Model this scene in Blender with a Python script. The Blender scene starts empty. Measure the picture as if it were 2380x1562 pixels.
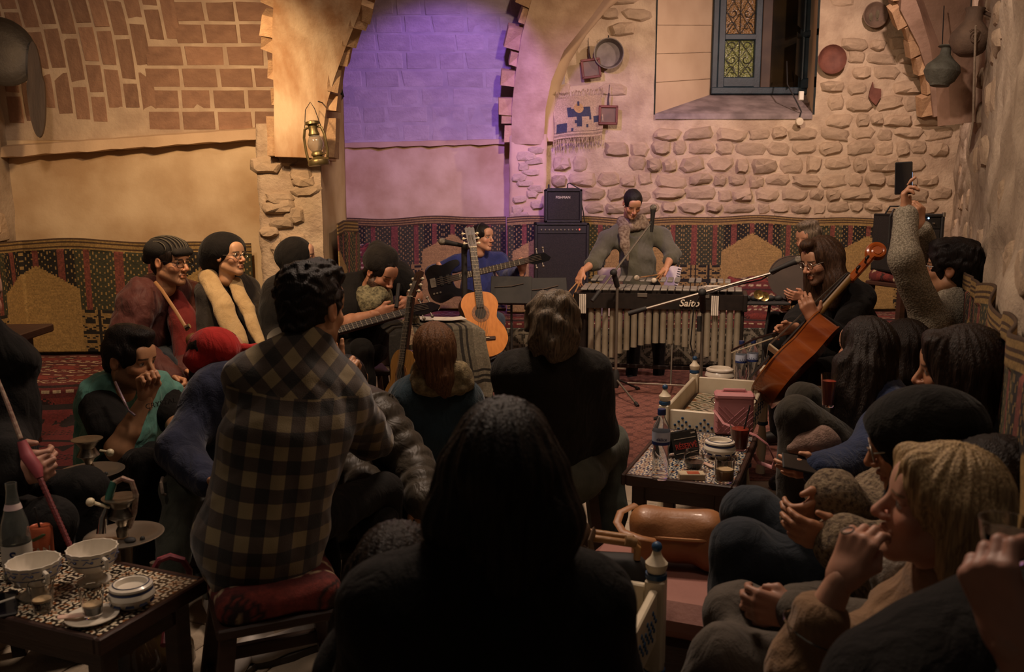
import bpy, bmesh, math, random
import numpy as np
from mathutils import Vector, Matrix
random.seed(7); rng = np.random.default_rng(7)
SC = bpy.context.scene; COL = SC.collection; D = bpy.data
# ---------------------------------------------------------------- camera
TH = math.atan(305/2000); CT, ST = math.cos(TH), math.sin(TH); EYE = 1.45
cam = D.cameras.new('camera'); cam_o = D.objects.new('camera', cam); COL.objects.link(cam_o)
cam_o.location = (0, 0, EYE); cam_o.rotation_euler = (math.pi/2 - TH, 0, 0)
cam.sensor_width = 36; cam.lens = 36*2000/2380; cam.clip_start = .05
cam.dof.use_dof = True; cam.dof.focus_distance = 4.6; cam.dof.aperture_fstop = 5.0
SC.camera = cam_o
# ---------------------------------------------------------------- light
w = D.worlds.new('world'); SC.world = w; w.use_nodes = True
w.node_tree.nodes['Background'].inputs[0].default_value = (1.0, .80, .62, 1)
w.node_tree.nodes['Background'].inputs[1].default_value = .03
def lamp(name, kind, loc, energy, col, target=None, size=.1, spot=60, blend=.5):
    l = D.lights.new(name, kind); l.energy = energy; l.color = col
    if kind == 'SPOT': l.spot_size = math.radians(spot); l.spot_blend = blend; l.shadow_soft_size = size
    elif kind == 'AREA': l.size = size
    else: l.shadow_soft_size = size
    o = D.objects.new(name, l); COL.objects.link(o); o.location = loc
    if target is not None:
        o.rotation_euler = (Vector(target)-Vector(loc)).to_track_quat('-Z', 'Y').to_euler()
    return o
lamp('warm_pier_lamp', 'SPOT', (-1.55, 4.25, 2.5), 105, (1, .64, .34), (-1.85, 5.7, 1.35), .05, 120, .9)
lamp('alcove_lamp', 'SPOT', (-1.9, 3.2, 3.0), 58, (1, .73, .54), (-2.4, 5.8, 1.6), .08, 125, .9)
lamp('stage_lamp', 'SPOT', (.7, 4.4, 3.2), 360, (1, .71, .50), (1.1, 7.6, .8), .07, 110, .9)
lamp('window_wall_lamp', 'SPOT', (2.75, 6.4, 3.6), 180, (1, .71, .61), (2.3, 8.3, 1.4), .04, 150, .9)
lamp('purple_lamp', 'SPOT', (-.1, 6.3, 3.25), 180, (.42, .20, 1), (-.7, 8.5, 1.9), .05, 66, .4)
lamp('purple_wash', 'SPOT', (-.1, 6.0, 3.1), 150, (.55, .30, 1), (.9, 8.3, 1.6), .08, 60, .8)
lamp('audience_lamp', 'AREA', (-.2, 3.6, 3.4), 60, (1, .74, .56), (-.1, 2.3, 0), .5)
lamp('table_fill', 'SPOT', (-1.6, 1.6, 3.0), 60, (1, .78, .62), (-1.42, 2.1, .4), .06, 38, .9)  # added fill spot brightening the lower left table, no fixture there
lamp('coffee_table_fill', 'SPOT', (.45, 3.7, 3.4), 85, (1, .77, .58), (.72, 3.1, .4), .06, 46, .9)  # fill added above the tiled table to lift its tiles, tray and bags
lamp('right_wall_fill', 'SPOT', (.8, 3.1, 3.2), 95, (1, .76, .62), (2.7, 5.2, 1.7), .06, 80, .9)  # extra fill, added because the right wall came out too dim
lamp('near_lamp', 'AREA', (.5, 1.9, 3.4), 7, (1, .78, .62), (.8, 1.7, 0), .4)
SC.view_settings.view_transform = 'Standard'; SC.view_settings.look = 'None'
SC.view_settings.exposure = 0; SC.view_settings.gamma = 1
SC.view_settings.use_curve_mapping = False
try: SC.cycles.max_bounces = 6; SC.cycles.use_denoising = True
except Exception: pass
# ---------------------------------------------------------------- helpers
def P(px, py, Y):                                   # point on the view ray of a photo pixel at distance Y
    a = (px-1190)/2000; b = (781-py)/2000; t = Y/(CT+b*ST)
    return np.array([a*t, Y, EYE+t*(b*CT-ST)])
def PZ(px, py, z):
    a = (px-1190)/2000; b = (781-py)/2000; t = (z-EYE)/(b*CT-ST)
    return np.array([a*t, t*(CT+b*ST), z])
def Q(px, z, Y):                                    # pixel column, height, distance
    b = ((z-EYE)/Y*CT+ST)/(CT-(z-EYE)/Y*ST); t = Y/(CT+b*ST)
    return np.array([(px-1190)/2000*t, Y, z])
def lin(c):
    if isinstance(c, str): c = [int(c[i:i+2], 16)/255 for i in (0, 2, 4)]
    return tuple(x/12.92 if x <= .04045 else ((x+.055)/1.055)**2.4 for x in c)
def nrm(v): v = np.asarray(v, float); return v/np.linalg.norm(v)
def lerp(a, b, t): return np.asarray(a, float)*(1-t)+np.asarray(b, float)*t
class NT:
    def __init__(s, name):
        s.m = D.materials.new(name); s.m.use_nodes = True; s.t = s.m.node_tree; s.b = s.t.nodes['Principled BSDF']
    def n(s, typ, ins=None, **kw):
        x = s.t.nodes.new(typ)
        for k, v in kw.items(): setattr(x, k, v)
        for k, v in (ins or {}).items():
            if isinstance(v, bpy.types.NodeSocket): s.t.links.new(v, x.inputs[k])
            else: x.inputs[k].default_value = v
        return x
    def set(s, **kw):
        for k, v in kw.items():
            k = k.replace('_', ' ')
            if isinstance(v, bpy.types.NodeSocket): s.t.links.new(v, s.b.inputs[k])
            else: s.b.inputs[k].default_value = v
def ramp(nt, fac, stops):
    r = nt.n('ShaderNodeValToRGB', {0: fac}); e = r.color_ramp.elements
    while len(e) < len(stops): e.new(.5)
    for i, (p, c) in enumerate(stops): e[i].position = p; e[i].color = (*c, 1)
    return r.outputs[0]
MATS = {}
def mat(name, c1, c2=None, rough=.8, scale=8, bump=0, bscale=60, metal=0, stretch=(1, 1, 1), attr=False, sheen=0, trans=0, ior=1.45, emit=None, spec=.5, detail=4, coat=0, sss=0, bdist=.01):
    """procedural material: two colours mixed by noise, noise bump; attr multiplies the mesh's own colours"""
    if name in MATS: return MATS[name]
    nt = NT(name); tc = nt.n('ShaderNodeTexCoord'); mp = nt.n('ShaderNodeMapping', {0: tc.outputs['Object'], 'Scale': stretch})
    col = lin(c1); base = (*col, 1)
    if c2 is not None:
        no = nt.n('ShaderNodeTexNoise', {'Vector': mp.outputs[0], 'Scale': scale, 'Detail': detail})
        base = ramp(nt, no.outputs[0], [(.35, col), (.65, lin(c2))])
    if attr:
        at = nt.n('ShaderNodeVertexColor', layer_name='Col')
        if c2 is None: base = at.outputs[0]
        else: base = nt.n('ShaderNodeMix', {0: 1.0, 6: base, 7: at.outputs[0]}, data_type='RGBA', blend_type='MULTIPLY').outputs[2]
    nt.set(Base_Color=base, Roughness=rough, Metallic=metal)
    nt.b.inputs['Specular IOR Level'].default_value = spec
    if sheen: nt.b.inputs['Sheen Weight'].default_value = sheen
    if coat: nt.b.inputs['Coat Weight'].default_value = coat
    if sss: nt.b.inputs['Subsurface Weight'].default_value = sss; nt.b.inputs['Subsurface Radius'].default_value = (.02, .008, .004)
    if trans: nt.b.inputs['Transmission Weight'].default_value = trans; nt.b.inputs['IOR'].default_value = ior
    if emit: nt.b.inputs['Emission Color'].default_value = (*lin(emit[0]), 1); nt.b.inputs['Emission Strength'].default_value = emit[1]
    if bump:
        bn = nt.n('ShaderNodeTexNoise', {'Vector': mp.outputs[0], 'Scale': bscale, 'Detail': 6, 'Roughness': .6})
        bp = nt.n('ShaderNodeBump', {'Height': bn.outputs[0], 'Strength': bump, 'Distance': bdist})
        nt.set(Normal=bp.outputs[0])
    MATS[name] = nt.m; return nt.m
def X4(loc=(0, 0, 0), rz=0, rx=0, ry=0, s=1):
    return Matrix.Translation(Vector([float(q) for q in loc])) @ Matrix.Rotation(rz, 4, 'Z') @ Matrix.Rotation(ry, 4, 'Y') @ Matrix.Rotation(rx, 4, 'X') @ Matrix.Scale(s, 4)
def frame(o, x, y, z):
    m = Matrix.Identity(4)
    for i in range(3): m[i][0], m[i][1], m[i][2], m[i][3] = float(x[i]), float(y[i]), float(z[i]), float(o[i])
    return m
def look_frame(o, zdir, xhint=(1, 0, 0)):           # local z along zdir
    z = nrm(zdir); x = np.asarray(xhint, float); x = x-z*np.dot(x, z)
    if np.linalg.norm(x) < 1e-4: x = np.array([0, 1, 0.])-z*z[1]
    x = nrm(x); return frame(o, x, np.cross(z, x), z)
class MB:
    """collects simple solids into one mesh"""
    def __init__(s, M=None): s.v = []; s.f = []; s.M = M
    def add(s, v, f, M=None):
        M = M if M is not None else s.M; b = len(s.v)
        if M is not None: v = [tuple(M @ Vector([float(q) for q in p])) for p in v]
        s.v += [tuple(float(q) for q in p) for p in v]; s.f += [tuple(b+i for i in q) for q in f]; return s
    def box(s, c, d, bev=.004, M=None, taper=1.0):
        hx, hy, hz = d[0]/2, d[1]/2, d[2]/2; b = min(bev, hx*.9, hy*.9, hz*.9); V = []; id = {}
        for sx in (-1, 1):
            for sy in (-1, 1):
                for sz in (-1, 1):
                    t = taper if sz < 0 else 1
                    for k in range(3):
                        p = [sx*(hx*t-(b if k != 0 else 0)), sy*(hy*t-(b if k != 1 else 0)), sz*(hz-(b if k != 2 else 0))]
                        id[sx, sy, sz, k] = len(V); V.append((c[0]+p[0], c[1]+p[1], c[2]+p[2]))
        F = []
        for k in range(3):
            o = [i for i in range(3) if i != k]
            for sg in (-1, 1):
                q = []
                for (a, e) in ((-1, -1), (1, -1), (1, 1), (-1, 1)):
                    t = [0, 0, 0]; t[k] = sg; t[o[0]] = a; t[o[1]] = e; q.append(id[t[0], t[1], t[2], k])
                fl = (sg > 0) ^ (k == 1); F.append(tuple(q if fl else q[::-1]))
        for k in range(3):                              # edge strips along axis k
            o = [i for i in range(3) if i != k]
            for a in (-1, 1):
                for e in (-1, 1):
                    def g(sg, kk):
                        t = [0, 0, 0]; t[k] = sg; t[o[0]] = a; t[o[1]] = e; return id[t[0], t[1], t[2], kk]
                    q = [g(-1, o[0]), g(1, o[0]), g(1, o[1]), g(-1, o[1])]
                    fl = (a*e > 0) ^ (k == 1); F.append(tuple(q if fl else q[::-1]))
        for sx in (-1, 1):
            for sy in (-1, 1):
                for sz in (-1, 1):
                    q = [id[sx, sy, sz, k] for k in range(3)]; F.append(tuple(q if sx*sy*sz > 0 else q[::-1]))
        return s.add(V, F, M)
    def tube(s, pts, r=.01, n=8, M=None, cap=True, flat=None):
        pts = [np.asarray(p, float) for p in pts]; m = len(pts); V = []; F = []
        rs = r if isinstance(r, (list, tuple)) else [r]*m; up = None
        for i in range(m):
            t = nrm(pts[min(i+1, m-1)]-pts[max(i-1, 0)]+1e-9)
            if up is None:
                up = np.array([0, 0, 1.]) if abs(t[2]) < .9 else np.array([0, 1., 0])
                if flat is not None: up = np.asarray(flat[0], float)
            up = up-t*np.dot(up, t); up = nrm(up); si = np.cross(t, up)
            fy = flat[1] if flat is not None else 1
            for j in range(n):
                a = 2*math.pi*j/n; V.append(pts[i]+rs[i]*(math.cos(a)*si+fy*math.sin(a)*up))
        for i in range(m-1):
            for j in range(n):
                k = (j+1) % n; F.append((i*n+j, i*n+k, (i+1)*n+k, (i+1)*n+j))
        if cap: F.append(tuple(range(n-1, -1, -1))); F.append(tuple((m-1)*n+j for j in range(n)))
        return s.add(V, F, M)
    def lathe(s, prof, n=24, M=None, lobes=None):
        V = []; F = []; m = len(prof)
        for i, (r, z) in enumerate(prof):
            for j in range(n):
                a = 2*math.pi*j/n; rr = r
                if lobes and i in lobes[0]: rr = r*(1+lobes[2]*math.cos(lobes[1]*a))
                V.append((rr*math.cos(a), rr*math.sin(a), z))
        for i in range(m-1):
            for j in range(n):
                k = (j+1) % n; F.append((i*n+j, i*n+k, (i+1)*n+k, (i+1)*n+j))
        return s.add(V, F, M)
    def prism(s, out, z0, z1, M=None, bev=0):           # outline in xy, ccw
        n = len(out); V = [(x, y, z0) for x, y in out]+[(x, y, z1) for x, y in out]
        F = [tuple(range(n-1, -1, -1)), tuple(range(n, 2*n))]+[(i, (i+1) % n, n+(i+1) % n, n+i) for i in range(n)]
        return s.add(V, F, M)
    def ball(s, c, r, n=10, M=None, sc=(1, 1, 1)):
        pr = [(max(1e-7, math.sin(math.pi*i/(n-2)))*r, -math.cos(math.pi*i/(n-2))*r) for i in range(n-1)]
        V = []; F = []
        for (rr, z) in pr:
            for j in range(n):
                a = 2*math.pi*j/n; V.append((c[0]+sc[0]*rr*math.cos(a), c[1]+sc[1]*rr*math.sin(a), c[2]+sc[2]*z))
        for i in range(len(pr)-1):
            for j in range(n):
                k = (j+1) % n; F.append((i*n+j, i*n+k, (i+1)*n+k, (i+1)*n+j))
        return s.add(V, F, M)
    def sheet(s, fn, nu, nv, M=None):                   # fn(u,v) -> point, one-sided surface
        V = [fn(i/nu, j/nv) for i in range(nu+1) for j in range(nv+1)]; w = nv+1
        F = [(i*w+j, (i+1)*w+j, (i+1)*w+j+1, i*w+j+1) for i in range(nu) for j in range(nv)]
        return s.add(V, F, M)
def link(o, parent=None):
    COL.objects.link(o)
    if parent is not None: o.parent = parent
    return o
def tag(o, label=None, cat=None, group=None, kind=None):
    if label: o['label'] = label
    if cat: o['category'] = cat
    if group: o['group'] = group
    if kind: o['kind'] = kind
    return o
def finish(me, m, angle=40, smooth=True):
    if m is not None: me.materials.append(m)
    if smooth:
        me.polygons.foreach_set('use_smooth', [True]*len(me.polygons))
        if angle: me.set_sharp_from_angle(angle=math.radians(angle))
def obj(name, mb, m, parent=None, world=False, angle=40, smooth=True, label=None, cat=None, group=None, kind=None):
    me = D.meshes.new(name); v = mb.v
    if world and parent is not None: l = parent.location; v = [(p[0]-l[0], p[1]-l[1], p[2]-l[2]) for p in v]
    me.from_pydata(v, [], mb.f); finish(me, m, angle, smooth)
    o = D.objects.new(name, me); link(o, parent); tag(o, label, cat, group, kind); return o
def mesh_np(name, V, F, m, parent=None, colors=None, world=True, smooth=True):
    V = np.asarray(V, np.float32)
    if world and parent is not None: V = V-np.array(parent.location, np.float32)
    F = np.asarray(F, np.int32); k = F.shape[1]; me = D.meshes.new(name)
    me.vertices.add(len(V)); me.vertices.foreach_set('co', V.ravel())
    me.loops.add(F.size); me.loops.foreach_set('vertex_index', F.ravel())
    me.polygons.add(len(F)); me.polygons.foreach_set('loop_start', np.arange(0, F.size, k, dtype=np.int32))
    me.polygons.foreach_set('loop_total', np.full(len(F), k, np.int32))
    me.polygons.foreach_set('use_smooth', np.full(len(F), smooth)); me.update(calc_edges=True)
    if colors is not None:
        c = np.ones((len(V), 4), np.float32); c[:, :3] = colors
        me.color_attributes.new('Col', 'FLOAT_COLOR', 'POINT').data.foreach_set('color', c.ravel())
    if isinstance(m, (list, tuple)):
        for q in m: me.materials.append(q)
    else: me.materials.append(m)
    o = D.objects.new(name, me); link(o, parent); return o
def thing(name, label, cat, loc=(0, 0, 0), rz=0, group=None, kind=None):
    o = D.objects.new(name, None); link(o); o.location = [float(q) for q in loc]; o.rotation_euler = (0, 0, rz); o.empty_display_size = .05
    return tag(o, label, cat, group, kind)
def copy_tree(o, parent=None, label=None):
    c = o.copy(); COL.objects.link(c); c.parent = parent
    for ch in list(o.children): copy_tree(ch, c)
    if label: c['label'] = label
    return c
def pattern(name, fn, pos, nu, nv, m, parent=None, world=False):
    """sheet of coloured cells: fn(u,v)->linear rgb arrays (u,v in 0..1), pos(u,v)->xyz arrays; colours per cell"""
    uu, vv = np.meshgrid(np.linspace(0, 1, nu+1), np.linspace(0, 1, nv+1), indexing='ij')
    V = np.stack(pos(uu, vv), -1).reshape(-1, 3); w = nv+1
    i, j = np.meshgrid(np.arange(nu), np.arange(nv), indexing='ij'); a = (i*w+j).ravel()
    F = np.stack([a, a+w, a+w+1, a+1], -1)
    uc = (i+.5)/nu; vc = (j+.5)/nv; c = fn(uc.ravel(), vc.ravel())
    o = mesh_np(name, V, F, m, parent, world=world)
    cc = np.ones((len(F), 4, 4), np.float32); cc[:, :, :3] = c[:, None, :]
    o.data.color_attributes.new('Col', 'FLOAT_COLOR', 'CORNER').data.foreach_set('color', cc.ravel())
    return o
def text(name, body, size, M, m, parent=None, ext=.0006, bold=False, shear=0, space=1.0):
    cu = D.curves.new(name, 'FONT'); cu.body = body; cu.size = size; cu.extrude = ext; cu.align_x = 'CENTER'; cu.align_y = 'CENTER'; cu.shear = shear
    cu.space_character = space; cu.resolution_u = 3
    if bold: cu.offset = size*.015
    o = D.objects.new(name, cu); COL.objects.link(o); dg = bpy.context.evaluated_depsgraph_get()
    me = D.meshes.new_from_object(o.evaluated_get(dg)); D.objects.remove(o); me.name = name; me.transform(M)
    me.materials.clear(); me.materials.append(m); o = D.objects.new(name, me); return link(o, parent)
# ---------------------------------------------------------------- implicit surfaces (bodies, clothes, hair)
class Sdf:
    def __init__(s): s.p = []
    def cone(s, a, b, ra, rb=None, k=.02, c=0, flat=None, sub=False):
        a = np.asarray(a, float); b = np.asarray(b, float); rb = ra if rb is None else rb; r = max(ra, rb)
        s.p.append(dict(t=0, a=a, b=b, ra=ra, rb=rb, k=k, c=c, flat=flat, sub=sub, lo=np.minimum(a, b)-r, hi=np.maximum(a, b)+r)); return s
    def ell(s, c0, r, R=None, k=.02, c=0, sub=False):
        c0 = np.asarray(c0, float); r = np.asarray(r, float) if np.ndim(r) else np.full(3, float(r)); m = r.max()
        e = r if R is None else np.full(3, m)
        s.p.append(dict(t=1, o=c0, r=r, R=R, k=k, c=c, sub=sub, lo=c0-e, hi=c0+e)); return s
    def cut(s, o, n): s.p.append(dict(t=2, o=np.asarray(o, float), n=nrm(n))); return s      # keeps the side opposite n
    def dist(s, q, x, y, z):
        if q['t'] == 0:
            a, b = q['a'], q['b']; ba = b-a; X = x-a[0]; Y = y-a[1]; Z = z-a[2]; f = 1
            L = max(float(ba@ba), 1e-9); h = np.clip((X*ba[0]+Y*ba[1]+Z*ba[2])/L, 0, 1)
            X = X-h*ba[0]; Y = Y-h*ba[1]; Z = Z-h*ba[2]; r = q['ra']+(q['rb']-q['ra'])*h
            if q['flat'] is not None:
                n, f = q['flat']; dn = X*n[0]+Y*n[1]+Z*n[2]; g = 1/f-1
                X = X+n[0]*dn*g; Y = Y+n[1]*dn*g; Z = Z+n[2]*dn*g
                l = np.sqrt(X*X+Y*Y+Z*Z); return (l-r)*(f+(1-f)*.4)
            return np.sqrt(X*X+Y*Y+Z*Z)-r
        X = x-q['o'][0]; Y = y-q['o'][1]; Z = z-q['o'][2]; r = q['r']
        if q['R'] is not None:
            R = q['R']; X, Y, Z = (X*R[0][i]+Y*R[1][i]+Z*R[2][i] for i in range(3))
        k0 = np.sqrt((X/r[0])**2+(Y/r[1])**2+(Z/r[2])**2); k1 = np.sqrt((X/r[0]**2)**2+(Y/r[1]**2)**2+(Z/r[2]**2)**2)
        return k0*(k0-1)/np.maximum(k1, 1e-6)
    def mesh(s, vox, noise=None):
        lo = np.min([q['lo'] for q in s.p if q['t'] < 2 and not q['sub']], 0)-3*vox-.01; hi = np.max([q['hi'] for q in s.p if q['t'] < 2 and not q['sub']], 0)+3*vox+.01
        n = np.ceil((hi-lo)/vox).astype(int)+1
        ax = [(lo[i]+vox*np.arange(n[i])).astype(np.float32) for i in range(3)]; G = np.full(n, .08, np.float32)
        for q in s.p:
            if q['t'] == 2:
                x, y, z = ax[0][:, None, None], ax[1][None, :, None], ax[2][None, None, :]
                np.maximum(G, (x-q['o'][0])*q['n'][0]+(y-q['o'][1])*q['n'][1]+(z-q['o'][2])*q['n'][2], out=G); continue
            m = q['k']+2.5*vox
            i0 = np.maximum(np.floor((q['lo']-m-lo)/vox).astype(int), 0); i1 = np.minimum(np.ceil((q['hi']+m-lo)/vox).astype(int)+1, n)
            if (i1 <= i0).any(): continue
            x, y, z = ax[0][i0[0]:i1[0], None, None], ax[1][None, i0[1]:i1[1], None], ax[2][None, None, i0[2]:i1[2]]
            d = s.dist(q, x, y, z); g = G[i0[0]:i1[0], i0[1]:i1[1], i0[2]:i1[2]]; k = q['k']
            if q['sub']: d = -d; h = np.maximum(k-np.abs(g-d), 0)/k; g[...] = np.maximum(g, d)+h*h*k/4
            else: h = np.maximum(k-np.abs(g-d), 0)/k; g[...] = np.minimum(g, d)-h*h*k/4
        if noise is not None:
            I = np.nonzero(np.abs(G) < noise[0]*2.5+2*vox)
            p = np.stack([ax[i][I[i]] for i in range(3)], -1); G[I] += noise[1](p)
        return nets(G, lo, vox)
    def prim(s, V):                                     # colour index of the nearest primitive
        best = np.full(len(V), 1e9); c = np.zeros(len(V), int)
        for q in s.p:
            if q['t'] == 2 or q['sub']: continue
            d = s.dist(q, V[:, 0], V[:, 1], V[:, 2]); m = d < best; best[m] = d[m]; c[m] = q['c']
        return c
def nets(G, lo, h):
    S = G < 0; n = G.shape; cnt = np.zeros(tuple(i-1 for i in n), np.int8)
    C = [(a, b, c) for a in (0, 1) for b in (0, 1) for c in (0, 1)]
    for a, b, c in C: cnt += S[a:n[0]-1+a, b:n[1]-1+b, c:n[2]-1+c]
    act = (cnt > 0) & (cnt < 8); I = np.argwhere(act); idx = np.full(act.shape, -1, np.int32); idx[act] = np.arange(len(I))
    val = np.stack([G[I[:, 0]+a, I[:, 1]+b, I[:, 2]+c] for a, b, c in C], -1); acc = np.zeros((len(I), 3)); w = np.zeros(len(I))
    for u in range(8):
        for ax in range(3):
            if C[u][ax]: continue
            v = u+(4, 2, 1)[ax]; d0, d1 = val[:, u], val[:, v]; m = (d0 < 0) != (d1 < 0)
            t = np.where(m, d0/np.where(m, d0-d1, 1), 0); p = np.tile(np.array(C[u], float), (len(I), 1)); p[:, ax] = t
            acc += p*m[:, None]; w += m
    V = lo+h*(I+acc/np.maximum(w, 1)[:, None]); Fs = []
    for ax in range(3):
        o = [i for i in range(3) if i != ax]; A = S.take(range(n[ax]-1), ax); B = S.take(range(1, n[ax]), ax); e = np.argwhere(A != B)
        e = e[(e[:, o[0]] > 0) & (e[:, o[1]] > 0) & (e[:, o[0]] < n[o[0]]-1) & (e[:, o[1]] < n[o[1]]-1)]; q = []
        for da, db in ((-1, -1), (0, -1), (0, 0), (-1, 0)):
            c = e.copy(); c[:, o[0]] += da; c[:, o[1]] += db; q.append(idx[c[:, 0], c[:, 1], c[:, 2]])
        q = np.stack(q, -1); fl = A[e[:, 0], e[:, 1], e[:, 2]] ^ (ax == 1); q = np.where(fl[:, None], q, q[:, ::-1]); Fs.append(q)
    F = np.concatenate(Fs); return V, F[(F >= 0).all(1)]
def waves(seed, freq, amp, n=5, stretch=(1, 1, 1)):
    r = np.random.default_rng(seed); K = r.normal(size=(n, 3)); K = K/np.linalg.norm(K, axis=1)[:, None]*freq*r.uniform(.6, 1.5, (n, 1))/np.array(stretch); ph = r.uniform(0, 6.28, n)
    def f(p):
        q = p+.012*np.sin(p[:, [1, 2, 0]]*freq*.7+seed)
        return (amp*sum(np.sin(q@K[i]+ph[i]) for i in range(n))/n*1.6).astype(np.float32)
    return (amp*1.6, f)
def noise2(x, y, s=1.0, seed=0, oct=3):                 # cheap value noise in numpy for wall relief
    out = np.zeros_like(np.asarray(x, float)); a = 1; t = 0
    for o in range(oct):
        X = np.asarray(x, float)*s*2**o+17.3*o+seed; Y = np.asarray(y, float)*s*2**o+9.1*o-seed; xi = np.floor(X); yi = np.floor(Y); fx = X-xi; fy = Y-yi
        fx = fx*fx*(3-2*fx); fy = fy*fy*(3-2*fy)
        def hsh(a, b): q = np.sin(a*127.1+b*311.7+o*7)*43758.5453; return q-np.floor(q)
        v = (hsh(xi, yi)*(1-fx)+hsh(xi+1, yi)*fx)*(1-fy)+(hsh(xi, yi+1)*(1-fx)+hsh(xi+1, yi+1)*fx)*fy
        out += a*v; t += a; a *= .5
    return out/t
# ---------------------------------------------------------------- room materials
plaster = mat('plaster', 'c4a888', 'b39676', .9, 2.2, .25, 35)
plaster_grey = mat('plaster_grey', 'b5a38c', '8f7d68', .95, 3.5, .5, 22, bdist=.02)
mortar = mat('mortar', 'c4ae92', 'a89178', .95, 6, .6, 30, bdist=.02)
stone_m = mat('stone', 'b59c80', '8c765f', .92, 9, .7, 40, bdist=.012)
lime = mat('lime_plaster', 'd6bd98', 'b3946e', .9, 2.6, .15, 50)
def brickmat(name, c1, c2, lo=.8, hi=1.15):
    nt = NT(name); tc = nt.n('ShaderNodeTexCoord'); oi = nt.n('ShaderNodeObjectInfo')
    no = nt.n('ShaderNodeTexNoise', {'Vector': tc.outputs['Object'], 'Scale': 2.5, 'Detail': 5, 'W': oi.outputs['Random']}, noise_dimensions='4D')
    b = ramp(nt, no.outputs[0], [(.3, lin(c1)), (.7, lin(c2))])
    mr = nt.n('ShaderNodeMapRange', {0: oi.outputs['Random'], 3: lo, 4: hi})
    hs = nt.n('ShaderNodeHueSaturation', {'Value': mr.outputs[0], 'Color': b})
    geo = nt.n('ShaderNodeNewGeometry'); bn = nt.n('ShaderNodeTexNoise', {'Vector': geo.outputs['Position'], 'Scale': 45, 'Detail': 6, 'Roughness': .65})
    bp = nt.n('ShaderNodeBump', {'Height': bn.outputs[0], 'Strength': .6, 'Distance': .012}); nt.set(Base_Color=hs.outputs[0], Normal=bp.outputs[0], Roughness=.92)
    return nt.m
brick_m = brickmat('fired_brick', '846450', '9b7860'); block_m = brickmat('limed_block', 'a4949a', 'b8a8ac', .9, 1.06)
rubble_m = brickmat('rubble_stone', 'a08a70', 'b8a084', .88, 1.10); vous_m = brickmat('voussoir_brick', 'a88462', 'c2a078', .85, 1.1)
tile_m = brickmat('floor_stone', 'a3927c', 'c0b09a', .82, 1.1)
woven = mat('woven', 'ffffff', 'd8d8d8', .9, 90, .5, 160, attr=True, bdist=.004)
dark_wood = mat('dark_wood', '2a1710', '3c2318', .5, 3, .2, 20, stretch=(1, 1, 8))
white_paint = mat('cream_paint', 'e2d6bd', 'd2c4a8', .45, 6, .08, 40)
blue_paint = mat('blue_paint', '1c3f63', '244c70', .45, 10)
black_m = mat('matt_black', '141210', '1c1917', .7, 20)
chrome = mat('chrome', 'c8c2b8', None, .18, metal=1)
E1 = nrm((.93, -.365, 0)); E2 = nrm((.365, .93, 0)); RZ = math.atan2(E1[1], E1[0])
# ---------------------------------------------------------------- shells
def relief(name, path, z0, z1, res, amp, sc, m, seed=0, hole=None, extra=None, kind='structure', top=None):
    """wall surface swept along a floor path (left to right as seen from the room), pushed out by noise"""
    path = [np.array(p, float) for p in path]; pts = []; us = []; u = 0
    for a, b in zip(path[:-1], path[1:]):
        L = np.linalg.norm(b-a); n = max(1, int(round(L/res)))
        for i in range(n): pts.append((lerp(a, b, i/n), nrm([-(b-a)[1], (b-a)[0]]))); us.append(u+L*i/n)
        u += L
    pts.append((path[-1], pts[-1][1])); us.append(u); nz = int(round((z1-z0)/res)); zs = np.linspace(z0, z1, nz+1); us = np.array(us)
    for i in range(1, len(pts)-1):
        n = pts[i-1][1]+pts[i][1]; pts[i] = (pts[i][0], pts[i][1]) if np.linalg.norm(n) < .1 else (pts[i][0], nrm(n) if abs(np.dot(pts[i-1][1], pts[i][1])) < .9 else pts[i][1])
    U, Z = np.meshgrid(us, zs, indexing='ij'); d = amp*(noise2(U, Z, sc, seed, 4)-.4)
    if extra is not None: d = d+extra(U, Z)
    B = np.array([p[0] for p in pts]); N = np.array([p[1] for p in pts])
    V = np.stack([B[:, None, 0]-N[:, None, 0]*d, B[:, None, 1]-N[:, None, 1]*d, Z], -1)
    w = nz+1; i, j = np.meshgrid(np.arange(len(us)-1), np.arange(nz), indexing='ij'); a = (i*w+j)
    if hole is not None: a = a[~hole((U[:-1, :-1]+U[1:, 1:])/2, (Z[:-1, :-1]+Z[1:, 1:])/2)]
    a = a.ravel(); F = np.stack([a, a+w, a+w+1, a+1], -1)
    o = mesh_np(name, V.reshape(-1, 3), F, m); tag(o, kind=kind); return o
floor = obj('floor', MB().box((.3, 4.2, -.07), (9.4, 10.4, .12), 0), mat('floor_cement', '7d6c5a', '8f7d69', .8, 4, .3), kind='structure')
tmesh = []
for k in range(3): tmesh.append(obj('tile', MB().box((0, 0, 0), (.292, .292, .02), .003), tile_m, floor).data); D.objects.remove(D.objects['tile'])
for i in range(-9, 9):
    for j in range(4, 18):
        c = E1*(i*.298)+E2*(j*.298)
        if -2.6 < c[0] < 1.7 and 1.45 < c[1] < 4.9:
            o = D.objects.new('tile', tmesh[(i*7+j) % 3]); link(o, floor); o.location = (c[0], c[1], -.0095+random.uniform(-.001, .001)); o.rotation_euler = (0, 0, RZ)
YB = 8.45; WX0, WX1, WZ = 1.365, 2.865, 2.31
wall_back = relief('wall_back', [(.2, YB), (4.5, YB)], 0, 3.8, .035, .035, 5, mortar, 3, hole=lambda u, z: (u+.2 > WX0-.01) & (u+.2 < WX1+.01) & (z > WZ-.005))
def RW(Y): return 1.47+(Y-2.47)*.473
def rlump(u, z):
    n = noise2(u*1.0, z*1.35, 3.2, 40, 2); return .03*np.clip((n-.45)*4, 0, 1)-.01
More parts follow.
